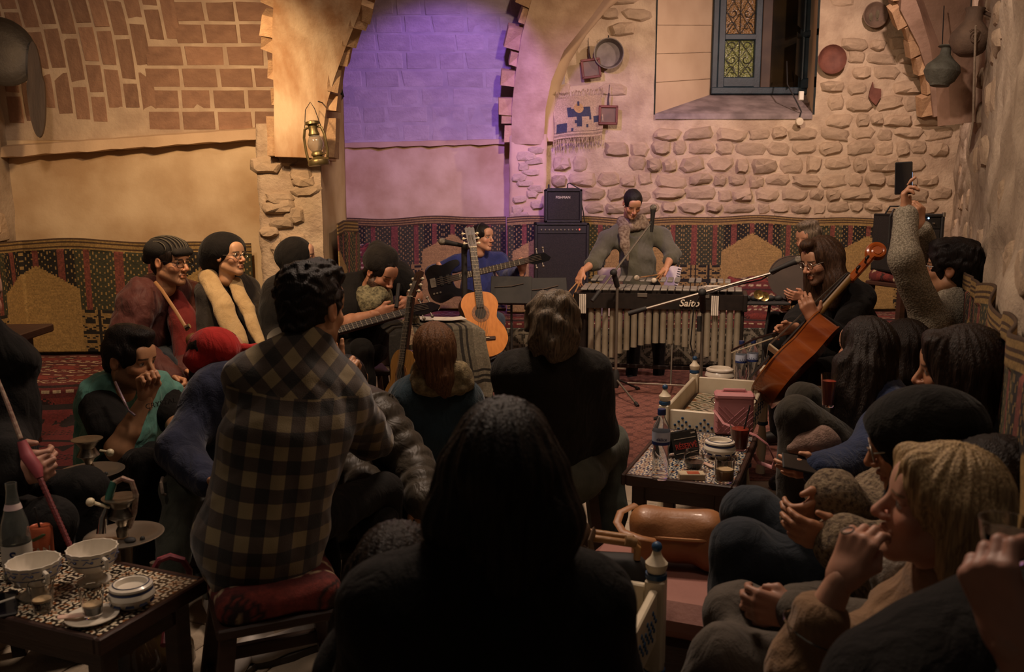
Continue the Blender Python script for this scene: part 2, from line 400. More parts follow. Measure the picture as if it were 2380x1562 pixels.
wall_right = relief('wall_right', [(RW(8.6), 8.6), (RW(1.45), 1.45)], 0, 3.8, .04, .05, 7, plaster_grey, 11, extra=rlump)
wall_left = relief('wall_left', [(-3.35, 5.8), (-1.4, 5.8)], 0, 2.0, .05, .012, 3, lime, 5)
wall_far_left = relief('wall_far_left', [(-3.33, 2.6), (-3.33, 5.85)], 0, 3.8, .05, .06, 4, plaster_grey, 8)
pier = relief('wall_pier', [(-1.6, 5.9), (-1.6, 5.5), (-1.2, 5.5)], 0, 1.95, .025, .035, 8, mortar, 21)
pier_side = relief('wall_pier_side', [(-1.2, 5.5), (-1.2, 6.3), (-1.9, 6.3)], 0, 3.0, .05, .01, 4, lime, 23)
niche = relief('wall_niche', [(-1.9, 6.3), (-1.9, 8.5), (.05, 8.5)], 0, 2.03, .05, .014, 3, lime, 30)
cpier = relief('wall_center_pier', [(-.02, 8.55), (-.02, 8.2), (.32, 8.2), (.32, 8.5)], 0, 2.1, .03, .03, 7, plaster, 33)
# big plain ceiling over the bays
obj('ceiling', MB().box((.5, 5.3, 3.86), (8.6, 7.9, .12), 0), plaster_grey, kind='structure')
# ---------------------------------------------------------------- barrel vaults with their bricks
def unit_brick(k, j=.03):
    r = random.Random(k); J = lambda a: a+r.uniform(-j, j); V = []; F = [(4, 5, 6, 7)]
    for (x, y) in ((-1, -1), (1, -1), (1, 1), (-1, 1)): V.append((J(x*.5), J(y*.5), -.2))
    for (x, y) in ((-1, -1), (1, -1), (1, 1), (-1, 1)): V.append((V[len(V)-4][0]*.93, V[len(V)-4][1]*.93, 1+r.uniform(-.3, .2)))
    for i in range(4): F.append((i, (i+1) % 4, 4+(i+1) % 4, 4+i))
    return MB().add(V, F)
def meshes(name, mbs, m, smooth=False):
    out = []
    for b in mbs:
        o = obj(name, b, m, smooth=smooth); out.append(o.data); D.objects.remove(o)
    return out
BR = meshes('brick', [unit_brick(k, .018) for k in range(8)], brick_m); BL = meshes('block', [unit_brick(k+20, .045) for k in range(8)], block_m); VO = meshes('voussoir', [unit_brick(k+40, .05) for k in range(6)], vous_m)
def vault(name, x0, x1, yw, zs, R, smax, m):
    ce = np.array([0, yw-R, zs])
    def pt(x, s, off=0):
        f = s/R; return np.array([x, ce[1]+(R-off)*math.cos(f), ce[2]+(R-off)*math.sin(f)])
    nx, ns = 40, 40; V = []; F = []
    for i in range(nx+1):
        for j in range(ns+1): V.append(pt(x0+(x1-x0)*i/nx, smax*j/ns, .012*noise2(i*.3, j*.3, 1)))
    for i in range(nx):
        for j in range(ns): a = i*(ns+1)+j; F.append((a, a+ns+1, a+ns+2, a+1))
    o = mesh_np(name, V, F, m); tag(o, kind='structure')
    def brick(x, s, wx, ws, me, h=.008):
        f = s/R; b = D.objects.new(me.name.split('.')[0], me); link(b, o)
        p = pt(x, s, .004); t = np.array([0, -math.sin(f), math.cos(f)]); n = np.array([0, -math.cos(f), -math.sin(f)])
        M = frame(p, (wx, 0, 0), t*ws, n*h); b.matrix_world = M; b.matrix_parent_inverse = Matrix.Identity(4)
    return o, brick
_, brick = vault('ceiling_left_vault', -3.36, -1.35, 5.8, 1.87, 1.9, 2.6, mat('vault_mortar', 'c0aa90', 'a8917a', .95, 6, .5, 30))
xs = -3.3
while xs < -2.17:                                       # upright courses
    s = .10+random.uniform(0, .1) if xs < -2.4 else .62
    while s < 1.45:
        L = random.uniform(.17, .3); brick(xs+.054, s+L/2, (.094), L-.017, random.choice(BR)); s += L
    xs += .11
s = .06
while s < 1.45:                                         # level courses next to the arch
    x = -2.4+random.uniform(0, .06) if s < .6 else -2.16+random.uniform(0, .05)
    while x < -1.55:
        L = random.uniform(.18, .27); brick(x+L/2, s+.066, L-.017, .118, random.choice(BR)); x += L
    s += .135
_, block = vault('ceiling_niche_vault', -1.9, .5, 8.5, 2.03, 2.2, 2.8, mat('limed', 'b4a6aa', 'a0929a', .92, 5, .5, 30))
s = .03
while s < 1.6:
    x = -1.85+random.uniform(0, .2)
    while x < .2:
        L = random.uniform(.24, .42); block(x+L/2, s+.08, L-.016, .15, random.choice(BL), .006); x += L
    s += .165
# ledges
lb = MB(); n = 26
def ledge(name, pts, h, d, m):
    b = MB(); V = []; F = []
    for i, p in enumerate(pts):
        j = .010*math.sin(i*2.1)+.006*math.sin(i*5.3)
        for dy, dz in ((.02, h), (-d*.75+j, h*.75), (-d+j, j*.5), (.02, 0)): V.append((p[0], p[1]+dy, p[2]+dz))
    for i in range(len(pts)-1):
        for k in range(4): F.append((4*i+k, 4*i+(k+1) % 4, 4*i+4+(k+1) % 4, 4*i+4+k))
    F += [(0, 1, 2, 3), tuple(4*len(pts)-4+k for k in (3, 2, 1, 0))]
    return obj(name, b.add(V, F), m, kind='structure', angle=30)
ledge('trim_1', [lerp((-3.33, 5.8, 1.755), (-1.60, 5.8, 1.875), i/24) for i in range(25)], .09, .09, plaster)
ledge('trim_2', [lerp((-1.9, 8.5, 1.985), (.0, 8.5, 2.03), i/24) for i in range(25)], .06, .035, plaster)
# ---------------------------------------------------------------- ribs
def rib(name, pts, m, depth=.4, side_b=(1, 1), seed=1, bl=.16, face=None):
    """pts: (centre, width, [xdir]); the face looks at the room, bricks along both edges"""
    b = MB(); V = []; F = []; C = [np.array(p[0], float) for p in pts]; fr = []
    for i in range(len(C)):
        t = nrm(C[min(i+1, len(C)-1)]-C[max(i-1, 0)]); x = np.array(pts[i][2] if len(pts[i]) > 2 else (1., 0, 0)); x = nrm(x-t*np.dot(x, t)); nn = np.cross(x, t); fr.append((t, x, nn))
        w = pts[i][1]/2
        for a, d in ((-w, 0), (-w*.5, -.012), (0, -.02), (w*.5, -.012), (w, 0), (w, depth), (-w, depth)): V.append(C[i]+x*a-nn*d)
    for i in range(len(C)-1):
        for k in range(7): F.append((7*i+k, 7*i+(k+1) % 7, 7*i+7+(k+1) % 7, 7*i+7+k))
    F += [(6, 5, 4, 3, 2, 1, 0), tuple(7*len(C)-7+k for k in range(7))]
    o = obj(name, b.add(V, F), m, kind='structure', angle=50); r = random.Random(seed)
    for side in (-1, 1):
        if not side_b[(side+1)//2]: continue
        d = 0
        for i in range(len(C)-1):
            L = np.linalg.norm(C[i+1]-C[i])
            while d < L:
                bw = r.uniform(.7, 1.15)*bl; f = (d+bw/2)/L; t, x, nn = fr[i]; w = lerp(pts[i][1], pts[i+1][1], min(f, 1))/2
                pr = r.uniform(.01, .075)*side_b[(side+1)//2]
                c = lerp(C[i], C[i+1], min(f, 1))+x*side*(w+pr/2-.01)-nn*.03; q = D.objects.new('brick', r.choice(VO)); link(q, o)
                q.matrix_world = frame(c-nn*.09, x*(pr+.05), t*(bw-.012), nn*.105); d += bw
            d -= L
    return o
rib('ceiling_arch', [(P(694, 366, 5.38), .29), (P(694, 300, 5.38), .30), (P(698, 230, 5.36), .32), (P(706, 160, 5.3), .37), (P(718, 90, 5.2), .42), (P(738, 0, 5.0), .47), ((-.92, 4.62, 2.95), .5), ((-.6, 4.1, 3.3), .5), ((0, 3.7, 3.7), .5)], mat('arch_plaster', 'cfb592', 'a67e58', .9, 4.5, .4, 30, stretch=(1.6, 1, .6), detail=7), .42, (.9, 1.2), 3)
rib('ceiling_middle_arch', [(P(1226, 335, 8.2), .30), (P(1229, 250, 8.15), .31), (P(1240, 180, 8.05), .33), (P(1262, 100, 7.9), .40), (P(1312, 0, 7.7), .56), ((.75, 7.4, 3.6), .6), ((.95, 7.3, 3.85), .6)], mat('arch_rough', 'b89c7c', '9c7f62', .93, 5, .5, 25), .5, (1.6, 0), 9, .19)
rib('ceiling_right_arch', [(P(2238, 287, 5.35), .15), (P(2236, 190, 5.34), .16), (P(2226, 100, 5.3), .19), (P(2208, 20, 5.2), .23), (P(2185, -60, 5.1), .26), ((2.35, 4.8, 3.4), .3), ((2.0, 4.5, 3.75), .3)], mat('arch_pink', 'b3907a', '9a7a64', .93, 5, .4, 25), .16, (0, 0), 5)
rib('ceiling_corner_arch', [(P(2196, 265, 8.25), .2), (P(2188, 170, 8.15), .22), (P(2170, 90, 8.0), .26), (P(2140, 10, 7.8), .34), ((3.5, 7.6, 3.75), .4)], mat('arch_pink2', 'a58873', '8a6f5b', .93, 5, .5, 25), .3, (1.2, .6), 6, .2)
# lunette rim of plaster over the window wall
rim = [(1268, 330), (1268, 260), (1280, 195), (1305, 130), (1345, 65), (1400, 0), (1470, -50)]
obj('trim_3', MB().tube([P(x, y, 8.42) for x, y in rim], .10, 10, flat=((1, 0, .5), 1)), plaster, kind='structure', angle=60)
# ---------------------------------------------------------------- rubble stones of the window wall and others
def unit_stone(k):
    r = random.Random(k+100); n = 11; V = []; F = []; p = r.uniform(3.5, 7)
    rad = []
    for j in range(n):
        a = 2*math.pi*j/n+r.uniform(-.15, .15); c, s_ = abs(math.cos(a)), abs(math.sin(a)); rad.append((a, r.uniform(.84, 1.06)/((c**p+s_**p)**(1/p))))
    tx_, ty_ = r.uniform(-.35, .35), r.uniform(-.5, .3)
    for (q, z) in ((1.02, -.4), (.93, .35), (.74, .85)):
        for j in range(n):
            a, rr = rad[j]; x, y = .5*q*rr*math.cos(a)+r.uniform(-.02, .02), .5*q*rr*math.sin(a)+r.uniform(-.02, .02); V.append((x, y, z*(1+tx_*x*2+ty_*y*2)*r.uniform(.7, 1.2) if z > 0 else z))
    x, y = r.uniform(-.2, .2), r.uniform(-.15, .15); V.append((x, y, 1.0*(1+tx_*x+ty_*y)*r.uniform(.8, 1.2)))
    for i in range(2):
        for j in range(n): F.append((i*n+j, i*n+(j+1) % n, (i+1)*n+(j+1) % n, (i+1)*n+j))
    for j in range(n): F.append((2*n+j, 2*n+(j+1) % n, 3*n))
    return MB().add(V, F)
ST_ = []
for k in range(16):
    o = obj('stone', unit_stone(k), rubble_m, angle=38); ST_.append(o.data); D.objects.remove(o)
def stone(parent, o, x, y, n, w, h, d, r):
    q = D.objects.new('stone', r.choice(ST_)); link(q, parent); a = r.uniform(-.15, .15)
    x, y = x*math.cos(a)+y*math.sin(a), y*math.cos(a)-x*math.sin(a)
    if r.random() < .5: x, y = -x, -y
    q.matrix_world = frame(o, x*w, y*h, n*d)
ORN = [(*P(px_, py_, 8.42)[[0, 2]], r_) for px_, py_, r_ in ((1930, 140, .24), (2030, 37, .22), (2030, 220, .14), (1413, 127, .22), (1373, 160, .18), (1413, 268, .18), (1343, 272, .30))]
r = random.Random(5); z = 1.22; X = np.array([1., 0, 0]); Zv = np.array([0, 0, 1.]); N = np.array([0, -1., 0]); cnt = 0
while z < 3.5:
    h = r.uniform(.10, .165); x = .36+r.uniform(0, .2)
    while x < 4.2:
        w = r.uniform(.12, .32); cx, cz = x+w/2, z+h/2+r.uniform(-.015, .015)
        inw = cx+w/2 > WX0-.05 and cx-w/2 < WX1+.05 and cz+h/2 > WZ-.06
        sparse = (cx < 1.35 and cz > 1.75 and r.random() < .4) or r.random() < .03
        arc = cx < .42+.55*max(0, cz-2.4)**1.3
        orn = any((cx-ox)**2+(cz-oz)**2 < rr_**2 for ox, oz, rr_ in ORN)
        if not inw and not orn and not sparse and not arc and x+w < 4.28: stone(wall_back, (cx, YB-.012, cz), X, Zv, N, w*1.0, h*r.uniform(.85, 1.08), r.uniform(.012, .05), r); cnt += 1
        x += w+r.uniform(.004, .025)
    z += h+.006
d = nrm((RW(8.6)-RW(1.45), 7.15, 0)); nr = np.array([-d[1], d[0], 0]); L = 7.9; z = .95
while z < 3.1:
    h = r.uniform(.14, .24); Y = 1.8+r.uniform(0, .4)
    while Y < 8.2:
        w = r.uniform(.2, .42)
        if r.random() < .3: stone(wall_right, (RW(Y)+nr[0]*.0, Y+nr[1]*.0, z+h/2), d, Zv, nr, w*.8, h*.8, r.uniform(.012, .03), r)
        Y += w*.95
    z += h+.03
for k in range(26):
    stone(pier, (-1.4+r.uniform(-.15, .15), 5.492, .5+k*.052), X, Zv, N, r.uniform(.12, .22), r.uniform(.07, .12), r.uniform(.015, .03), r)
for k in range(14): stone(cpier, (.15+r.uniform(-.1, .1), 8.195, 1.3+.05*k), X, Zv, N, r.uniform(.1, .2), r.uniform(.07, .1), .016, r)
yv = np.array([0, 1., 0]); xn = np.array([1., 0, 0])
for k in range(34):
    zz = 1.2+r.uniform(0, 1.5); stone(wall_far_left, (-3.32, 4.9+r.uniform(0, .8), zz), yv, Zv, xn, r.uniform(.15, .3), r.uniform(.1, .18), r.uniform(.02, .045), r)
# ---------------------------------------------------------------- window recess and window
rc = MB(); zb = 2.56; T = 3.8; A, B_, C_, E_ = (WX0, YB-.02), (2.02, 9.05), (3.0, 9.05), (WX1, YB-.02)
rc.add([(*A, WZ), (*A, T), (*B_, T), (*B_, zb)], [(0, 3, 2, 1)]); rc.add([(*C_, zb), (*C_, T), (*E_, T), (*E_, WZ)], [(0, 3, 2, 1)])
obj('trim_4', rc, mat('reveal_plaster', 'd0b698', 'bda184', .9, 2, .12, 40), kind='structure')
sill = MB().add([(*A, WZ), (*E_, WZ), (*C_, zb), (*B_, zb), (A[0], A[1], WZ-.05), (E_[0], E_[1], WZ-.05)], [(0, 1, 2, 3), (4, 5, 1, 0)])
obj('trim_5', sill, mat('sill_stone', '9a8a86', '6f625f', .8, 6, .3, 30), kind='structure')
for i, zz in enumerate((2.72, 2.98, 3.24)):               # block joints of the reveal stand a hair proud
    p, q = np.array([*A, zz-.12]), np.array([*B_, zz]); obj('trim_6', MB().tube([p+(.004, -.004, 0), q+(.004, -.004, 0)], .0035, 4), mortar, kind='structure')
win = thing('window_1', None, None, (2.02, 9.05, zb), kind='structure'); wb = mat('window_blue', '182731', '22343e', .5, 12, .15, 60)
Wd, Hh = .98, 1.25; fr = MB()
for c, dd in (((.03, 0, Hh/2), (.06, .09, Hh)), ((Wd-.03, 0, Hh/2), (.06, .09, Hh)), ((Wd/2, 0, .035), (Wd, .11, .07))): fr.box(c, dd, .008)
obj('frame', fr, wb, win)
cs = MB()
for c, dd in (((.095, -.02, Hh/2+.03), (.07, .05, Hh-.06)), ((.46, -.02, Hh/2+.03), (.07, .05, Hh-.06)), ((.28, -.02, .12), (.32, .05, .10)), ((.28, -.02, .56), (.32, .05, .06)), ((.28, -.02, 1.04), (.32, .05, .06))): cs.box(c, dd, .008)
casement = obj('casement', cs, wb, win)
def glass(name, c, e):
    nt = NT(name); tc = nt.n('ShaderNodeTexCoord'); vo = nt.n('ShaderNodeTexVoronoi', {'Vector': tc.outputs['Object'], 'Scale': 90}); b = ramp(nt, vo.outputs['Distance'], [(.1, lin(c)), (.8, tuple(x*.25 for x in lin(c)))])
    bp = nt.n('ShaderNodeBump', {'Height': vo.outputs['Distance'], 'Strength': .8, 'Distance': .004}); nt.set(Base_Color=b, Roughness=.15, Normal=bp.outputs[0], Emission_Color=b); nt.b.inputs['Emission Strength'].default_value = e; return nt.m
gg, ga, gd = glass('green_glass', '8a8f4c', .06), glass('amber_glass', 'a07848', .05), mat('dark_glass', '12100c', '2a2010', .12, 3)
def grille(z0, z1):
    g = MB(); x0, x1 = .14, .42
    g.tube([(.28, -.012, z0), (.28, -.012, z1)], .004, 5)
    for sx in (-1, 1):
        for k in range(3):
            zc = z0+(z1-z0)*(k+.5)/3; cx = .28+sx*.07
            g.tube([(cx+sx*(.055-.0095*a)*math.cos(a*1.0)*1.0, -.012, zc+(.058-.0095*a)*math.sin(a)*(-1)**k) for a in np.linspace(0, 5.2, 16)], .004, 5)
        g.tube([(.28, -.012, z0), (.28+sx*.14, -.012, (z0+z1)/2), (.28, -.012, z1)], .0035, 5)
        g.tube([(.28+sx*.14, -.012, z0), (.28, -.012, (z0+z1)/2), (.28+sx*.14, -.012, z1)], .0035, 5)
    return g
for z0, z1, m in ((.17, .53, gg), (.59, 1.01, ga), (1.07, 1.22, ga)):
    obj('pane', MB().box((.28, .004, (z0+z1)/2), (.31, .006, z1-z0), 0), m, win); obj('grille', grille(z0, z1), mat('iron', '1c1b1a', '2a2826', .6, 20), win)
obj('mullion', MB().box((.55, -.01, Hh/2), (.10, .04, Hh), .006), mat('brown_wood', '3c2a20', '4c382a', .6, 5), win)
oc = MB(X4((.90, 0, 0), math.radians(118)))
for c, dd in (((.03, 0, Hh/2), (.06, .04, Hh-.1)), ((.40, 0, Hh/2), (.06, .04, Hh-.1)), ((.21, 0, .1), (.4, .04, .1)), ((.21, 0, .58), (.4, .04, .06))): oc.box((-c[0], c[1], c[2]), dd, .01)
oc.M = X4((.93, -.02, 0), math.radians(62)); obj('open_casement', oc, wb, win)
for z0, z1 in ((.15, .55), (.61, 1.2)): obj('pane', MB(oc.M).box((-.21, .006, (z0+z1)/2), (.32, .006, z1-z0), 0), gd, win)
obj('night_pane', MB().box((.75, .05, Hh/2), (.4, .01, Hh), 0), gd, win)
# ---------------------------------------------------------------- woven mats and kilims (colours are the weave itself)
def C3(h): return np.array(lin(h), np.float32)
MR, MG, MB_, MT, MD = C3('7c4236'), C3('3b3a26'), C3('1f1a14'), C3('a6864f'), C3('4a3520')
def hash2(a, b): q = np.sin(a*12.9898+b*78.233)*43758.5453; return q-np.floor(q)
def mat_fn(L, H, off=0, Pd=1.12):
    def fn(u, v):
        x = u*L+off; y = (1-v)*H; n = len(x); s = np.mod(x, Pd); t = np.abs(s-Pd/2); c = np.tile(MT, (n, 1))
        rows = np.floor(y/.009); cols = np.floor(x/.009); rnd = hash2(rows, cols)[:, None]
        c = c*(.86+.2*hash2(rows, np.floor(x/.06))[:, None])
        top = y < .075; band = (np.mod(y, .024) < .009) & top; c[top] = MT*.8; c[band] = MD
        low = y > .46; arch = ((t < .29) & (y > .17+.55*t)) | ((t < .25) & low)
        st = ~arch & ~top; red = st & ((t < .022) | ((t > .15) & (t < .20)) | ((t > .33) & (t < .375)) | (t > .53))
        hb = st & ~red; zig = np.mod(y+np.abs(np.mod(t, .18)-.09)*.9, .045); dots = (zig < .014) & (np.mod(np.floor(x/.011), 2) == 0)
        c[hb] = np.where(hash2(np.floor(t/.09), 3)[hb][:, None] > .5, MG, MB_); c[hb & dots] = MT*.85
        c[red] = MR*(.75+.4*rnd[red])
        col = st & low & (t > .27); c[col] = MT*.8; tt = np.mod(t-.27, .13)
        edge = col & ((tt < .018) | (np.mod(y, .20) < .025)); pat = col & ~edge & (np.mod(y, .066) < .022) & (np.abs(tt-.07) < .035); zz = col & ~edge & (np.mod(y+.4*np.abs(tt-.07), .066) > .058)
        c[edge | pat | zz] = MB_
        return c*(.85+.25*rnd)
    return fn
def wallmat(name, label, path, z0, z1, cell, off=0, sag=None, lab2=None):
    path = [np.array(p, float) for p in path]; Ls = [np.linalg.norm(b-a) for a, b in zip(path[:-1], path[1:])]; L = sum(Ls); H = z1-z0; cum = np.concatenate([[0], np.cumsum(Ls)])
    def pos(u, v):
        s = u*L; x = np.interp(s, cum, [p[0] for p in path]); y = np.interp(s, cum, [p[1] for p in path]); top = z1+(sag(s, L) if sag is not None else .012*np.sin(s*3.1)+.008*np.sin(s*7.7))
        k = np.clip(np.searchsorted(cum, s, 'right')-1, 0, len(Ls)-1); dx = np.array([(b-a)/l for a, b, l in zip(path[:-1], path[1:], Ls)]); nx = dx[k][..., 1]; ny = -dx[k][..., 0]
        wv = .008*np.sin(s*9+v*3)+.012*np.sin(s*2.3)*(v); wv = np.where(v > .9, wv+.01*np.sin(s*14), wv)
        return x+nx*wv, y+ny*wv, z0+(top-z0)*v
    o = pattern(name, mat_fn(L, H, off), pos, int(L/cell), int(H/cell), woven); tag(o, label, 'mat'); sol = o.modifiers.new('s', 'SOLIDIFY'); sol.thickness = .008; return o
wallmat('woven_mat', 'woven red, green and straw mat hung along the window wall behind the vibraphone', [(-.05, 8.13), (.35, 8.13), (.37, 8.36), (4.0, 8.36)], .44, 1.335, .011, .22)
wallmat('woven_mat', 'woven reed mat with red stripes below the purple-lit niche', [(-1.13, 5.62), (-1.13, 6.36), (-1.6, 6.42), (-1.86, 8.40), (-.06, 8.41)], .44, 1.33, .011, .55)
wallmat('woven_mat', 'woven mat with red stripes and pointed arches below the stained plaster at left', [(-3.24, 3.4), (-3.24, 5.70), (-1.72, 5.70)], .47, 1.215, .010, .42)
wallmat('woven_mat', 'woven mat with scalloped top hung along the rough right-hand wall', [(RW(6.9)-.07, 6.9), (RW(1.55)-.07, 1.55)], .40, 1.15, .009, .3, sag=lambda s, L: .04*np.abs(np.sin(s*2.6))-.02+.012*np.sin(s*9))
KR, KD, KW, KK = C3('5e211f'), C3('2a1412'), C3('b09a7c'), C3('7a3028')
def kilim_fn(L, H, base=KR, dark=KD, light=KW, seed=0):
    def fn(u, v):
        x = u*L; y = v*H; n = len(x); c = np.tile(base, (n, 1)); b = np.mod(y, .30)
        c[(b > .10) & (b < .19)] = KK; c[(np.abs(b-.02) < .009)] = dark
        ds = (np.abs(b-.06) < .008) & (np.mod(x, .07) < .045); c[ds] = light
        ds = (np.abs(b-.225) < .007) & (np.mod(x+.02, .05) < .03); c[ds] = light
        zg = np.abs(np.mod(x, .09)-.045)*.8; z = (np.abs(b-.25-zg) < .007); c[z] = light
        dm = (np.abs(np.mod(x, .26)-.13)/.06+np.abs(b-.145)/.035); c[(dm < 1)] = dark; c[(dm < .55)] = light*.8
        c[(dm > 1.2) & (dm < 1.45)] = dark
        return c*(.8+.3*hash2(np.floor(x/.008), np.floor(y/.008))[:, None])
    return fn
def blanket_fn(L, H):
    base, dk = C3('62201f'), C3('1c0e0d')
    def fn(u, v):
        x = u*L; y = v*H; c = np.tile(base, (len(x), 1)); b = np.mod(y, .42)
        c[b < .035] = dk; tr = (np.mod(x, .36) < .3) & (np.abs(b-.13) < .05*np.abs(np.sin(x*17)+.3*np.sin(x*41))); c[tr] = dk
        sp = (np.abs(b-.28) < .05) & (np.mod(x*1.0+y*.6, .035) < .014) & (np.mod(y, .02) < .012); c[sp] = dk
        t = np.mod(x, .5)-.25; tri = (b > .33) & (b < .41) & (np.abs(t) < (b-.33)*.9); c[tri] = dk
        return c*(.85+.25*hash2(np.floor(x/.01), np.floor(y/.01))[:, None])
    return fn
def drape(name, prof, x0, x1, fn_maker, cell, label, cat, m=woven, axis=None, wob=.004, parent=None):
    """cloth laid over a profile of (y,z) points between x0 and x1"""
    pr = np.array(prof, float); ds = np.linalg.norm(np.diff(pr, axis=0), axis=1); cum = np.concatenate([[0], np.cumsum(ds)]); H = cum[-1]; L = x1-x0
    def pos(u, v):
        s = v*H; y = np.interp(s, cum, pr[:, 0]); z = np.interp(s, cum, pr[:, 1]); return x0+u*L, y+wob*np.sin(u*L*11+v*5), z+wob*np.sin(u*L*14+2)
    o = pattern(name, fn_maker(L, H), pos, max(2, int(L/cell)), max(2, int(H/cell)), m, parent); 
    if label: tag(o, label, cat)
    return o
# benches
bench_wood = mat('bench_wood', '3a2418', '2a1810', .7, 4)
def bench(name, label, c, d):
    t = thing(name, label, 'bench', (c[0], c[1], 0)); h = c[2]
    obj('seat_board', MB().box((0, 0, h-.03), (d[0], d[1], .05), .006), bench_wood, t)
    obj('front_board', MB().box((0, -d[1]/2+.02, (h-.06)/2), (d[0], .03, h-.06), .004), bench_wood, t)
    for sx in (-1, 1): obj('end_board', MB().box((sx*(d[0]/2-.03), .02, (h-.06)/2), (.03, d[1]-.08, h-.06), .004), bench_wood, t)
    return t
bench('built_in_bench', 'long built-in bench under the striped mat behind the musicians', (1.15, 8.03, .40), (5.4, .62))
bench('built_in_bench', 'deep bench under the left alcove mat, covered with a red kilim', (-2.35, 5.2, .43), (1.9, .9))
drape('kilim', [(8.33, .425), (7.72, .425), (7.69, .40), (7.68, .33)], -1.5, 3.8, kilim_fn, .011, 'red kilim runner spread over the bench behind the vibraphone', 'rug')
drape('kilim', [(5.68, .455), (4.78, .452), (4.74, .42), (4.73, .34)], -3.28, -1.5, kilim_fn, .009, 'dark red patterned kilim laid on the left alcove bench', 'rug')
bench('low_bench', 'low step bench in front of the left alcove, hidden under a red blanket', (-2.5, 4.25, .22), (1.5, .8))
drape('blanket', [(4.71, .345), (4.62, .26), (4.5, .245), (3.90, .242), (3.835, .22), (3.83, .01)], -3.25, -1.72, blanket_fn, .012, 'plain red blanket with black motifs draped over the low left step', 'blanket')
# lattice panels below the back bench
LT = C3('8d8574')
def lattice_fn(L, H):
    def fn(u, v):
        x = np.mod(u*L, .40)-.20; y = np.mod(v*H, .36)-.18; r = np.hypot(x, y); a = np.arctan2(y, x); c = np.tile(C3('5c5648'), (len(x), 1))
        net = (np.mod(u*L, .022) < .009) | (np.mod(v*H, .022) < .009); c[net] = C3('39352d')
        pet = (r < .12) & (r > .02) & (np.abs(np.sin(4*a)) > .45+r*2); c[pet] = LT
        rim = (np.abs(r-.14) < .012) | (np.abs(np.abs(x)+np.abs(y)-.21) < .012); c[rim] = LT*.9
        crv = (np.abs(np.hypot(np.abs(x)-.2, np.abs(y)-.18)-.07) < .012); c[crv] = LT
        return c
    return fn
lat = pattern('lattice_panel', lattice_fn(4.6, .36), lambda u, v: (-.9+u*4.6, 7.66+0*u, .015+v*.34), 420, 32, mat('pierced_metal', 'ffffff', 'cccccc', .5, 40, .3, attr=True, metal=.4))
tag(lat, 'pierced metal screen with floral lattice below the back bench', 'screen'); lat.modifiers.new('s', 'SOLIDIFY').thickness = .01
# rugs on the floor
def rug_fn(L, H):
    A_, B2, C2 = C3('7d4e43'), C3('5f3830'), C3('98685a')
    def fn(u, v):
        x = u*L; y = v*H; c = np.tile(A_, (len(x), 1)); q = np.mod(x, .16)-.08; p = np.mod(y, .16)-.08; m = (np.abs(q)+np.abs(p) < .035) | (np.abs(np.abs(q)-np.abs(p)) < .008); c[m] = B2
        e = np.minimum(np.minimum(x, L-x), np.minimum(y, H-y)); c[(e < .12) & (e > .09)] = B2; c[(e > .04) & (e < .06)] = C2; c[e < .02] = C2
        return c*(.85+.25*hash2(np.floor(x/.015), np.floor(y/.015))[:, None])
    return fn
rug = pattern('carpet', rug_fn(3.6, 3.1), lambda u, v: (-.9+u*(2.75+.3*v)+.25*(v-.5), 4.45+v*3.1-.15*(u-.5), .006+.004*np.sin(u*40)*np.sin(v*33)), 240, 200, woven)
tag(rug, 'worn red patterned carpet on the stage floor under the microphone stand', 'carpet'); rug.modifiers.new('s', 'SOLIDIFY').thickness = .008
def stripe_fn(L, H):
    cs = [C3(h) for h in ('9c8462', '6d5a38', '8a4a3a', 'b8a078', '5a5a3c')]
    def fn(u, v):
        k = np.floor(u*14).astype(int) % 5; return np.array(cs)[k]*(.9+.15*hash2(np.floor(v*H/.01), k)[:, None])
    return fn
mr = pattern('striped_mat', stripe_fn(.45, 1.3), lambda u, v: tuple(np.array([.17, 2.5, .006])[i]+(E1[i]*u*.42+E2[i]*v*1.35)+(.003*np.sin(v*20) if i == 2 else 0) for i in range(3)), 42, 60, woven)
tag(mr, 'narrow striped straw mat on the floor beside the tiled coffee table', 'mat')
# ---------------------------------------------------------------- wall decorations
tin = mat('old_tin', '8d8168', '6c604a', .45, 8, .2, 40, metal=.6); clay = mat('fired_clay', '7a6350', '5d4a3c', .8, 9, .4, 60); clay_red = mat('red_clay', '7a4a3a', '5c3428', .75, 8, .3, 50)
clay_grey = mat('grey_green_clay', '6f6f63', '565448', .7, 14, .5, 80); frame_red = mat('red_wood', '7b3f30', '5e2e24', .6, 5)
def facing(p, to, xh=(1, 0, 0)): return look_frame(p, to, xh)
def plate(name, label, p, r, to, m, depth=.03, rim=None, cat='plate'):
    b = MB(facing(p, to)); b.lathe([(0, 0), (r*.6, 0), (r*.95, depth), (r, depth+.008), (r*.97, depth+.012), (r*.86, depth*.7), (r*.55, .008), (0, .008)], 32)
    o = obj(name, b, m); return tag(o, label, cat)
toR = (0, -1, 0)
plate('clay_plate', 'brown glazed clay plate on the stone wall right of the blue window', P(1930, 140, 8.42), .135, toR, clay_red, .045)
o = thing('painted_plate', 'clay plate painted with two fish, highest on the stone wall', 'plate', P(2030, 37, 8.41)); pm = facing((0, 0, 0), toR)
obj('dish', MB(pm).lathe([(0, 0), (.07, 0), (.11, .045), (.117, .055), (.11, .058), (.09, .035), (.06, .012), (0, .012)], 30), clay, o)
for k, (x, y) in enumerate(((-.03, -.012), (.032, .012))):
    fb = MB(pm); fb.prism([(x+.018*math.cos(a), y+.04*math.sin(a)) for a in np.linspace(0, 2*math.pi, 14)[:-1]], .012, .016); fb.prism([(x-.014, y-.058), (x+.014, y-.058), (x, y-.03)], .012, .016); obj('painted_fish', fb, tin, o)
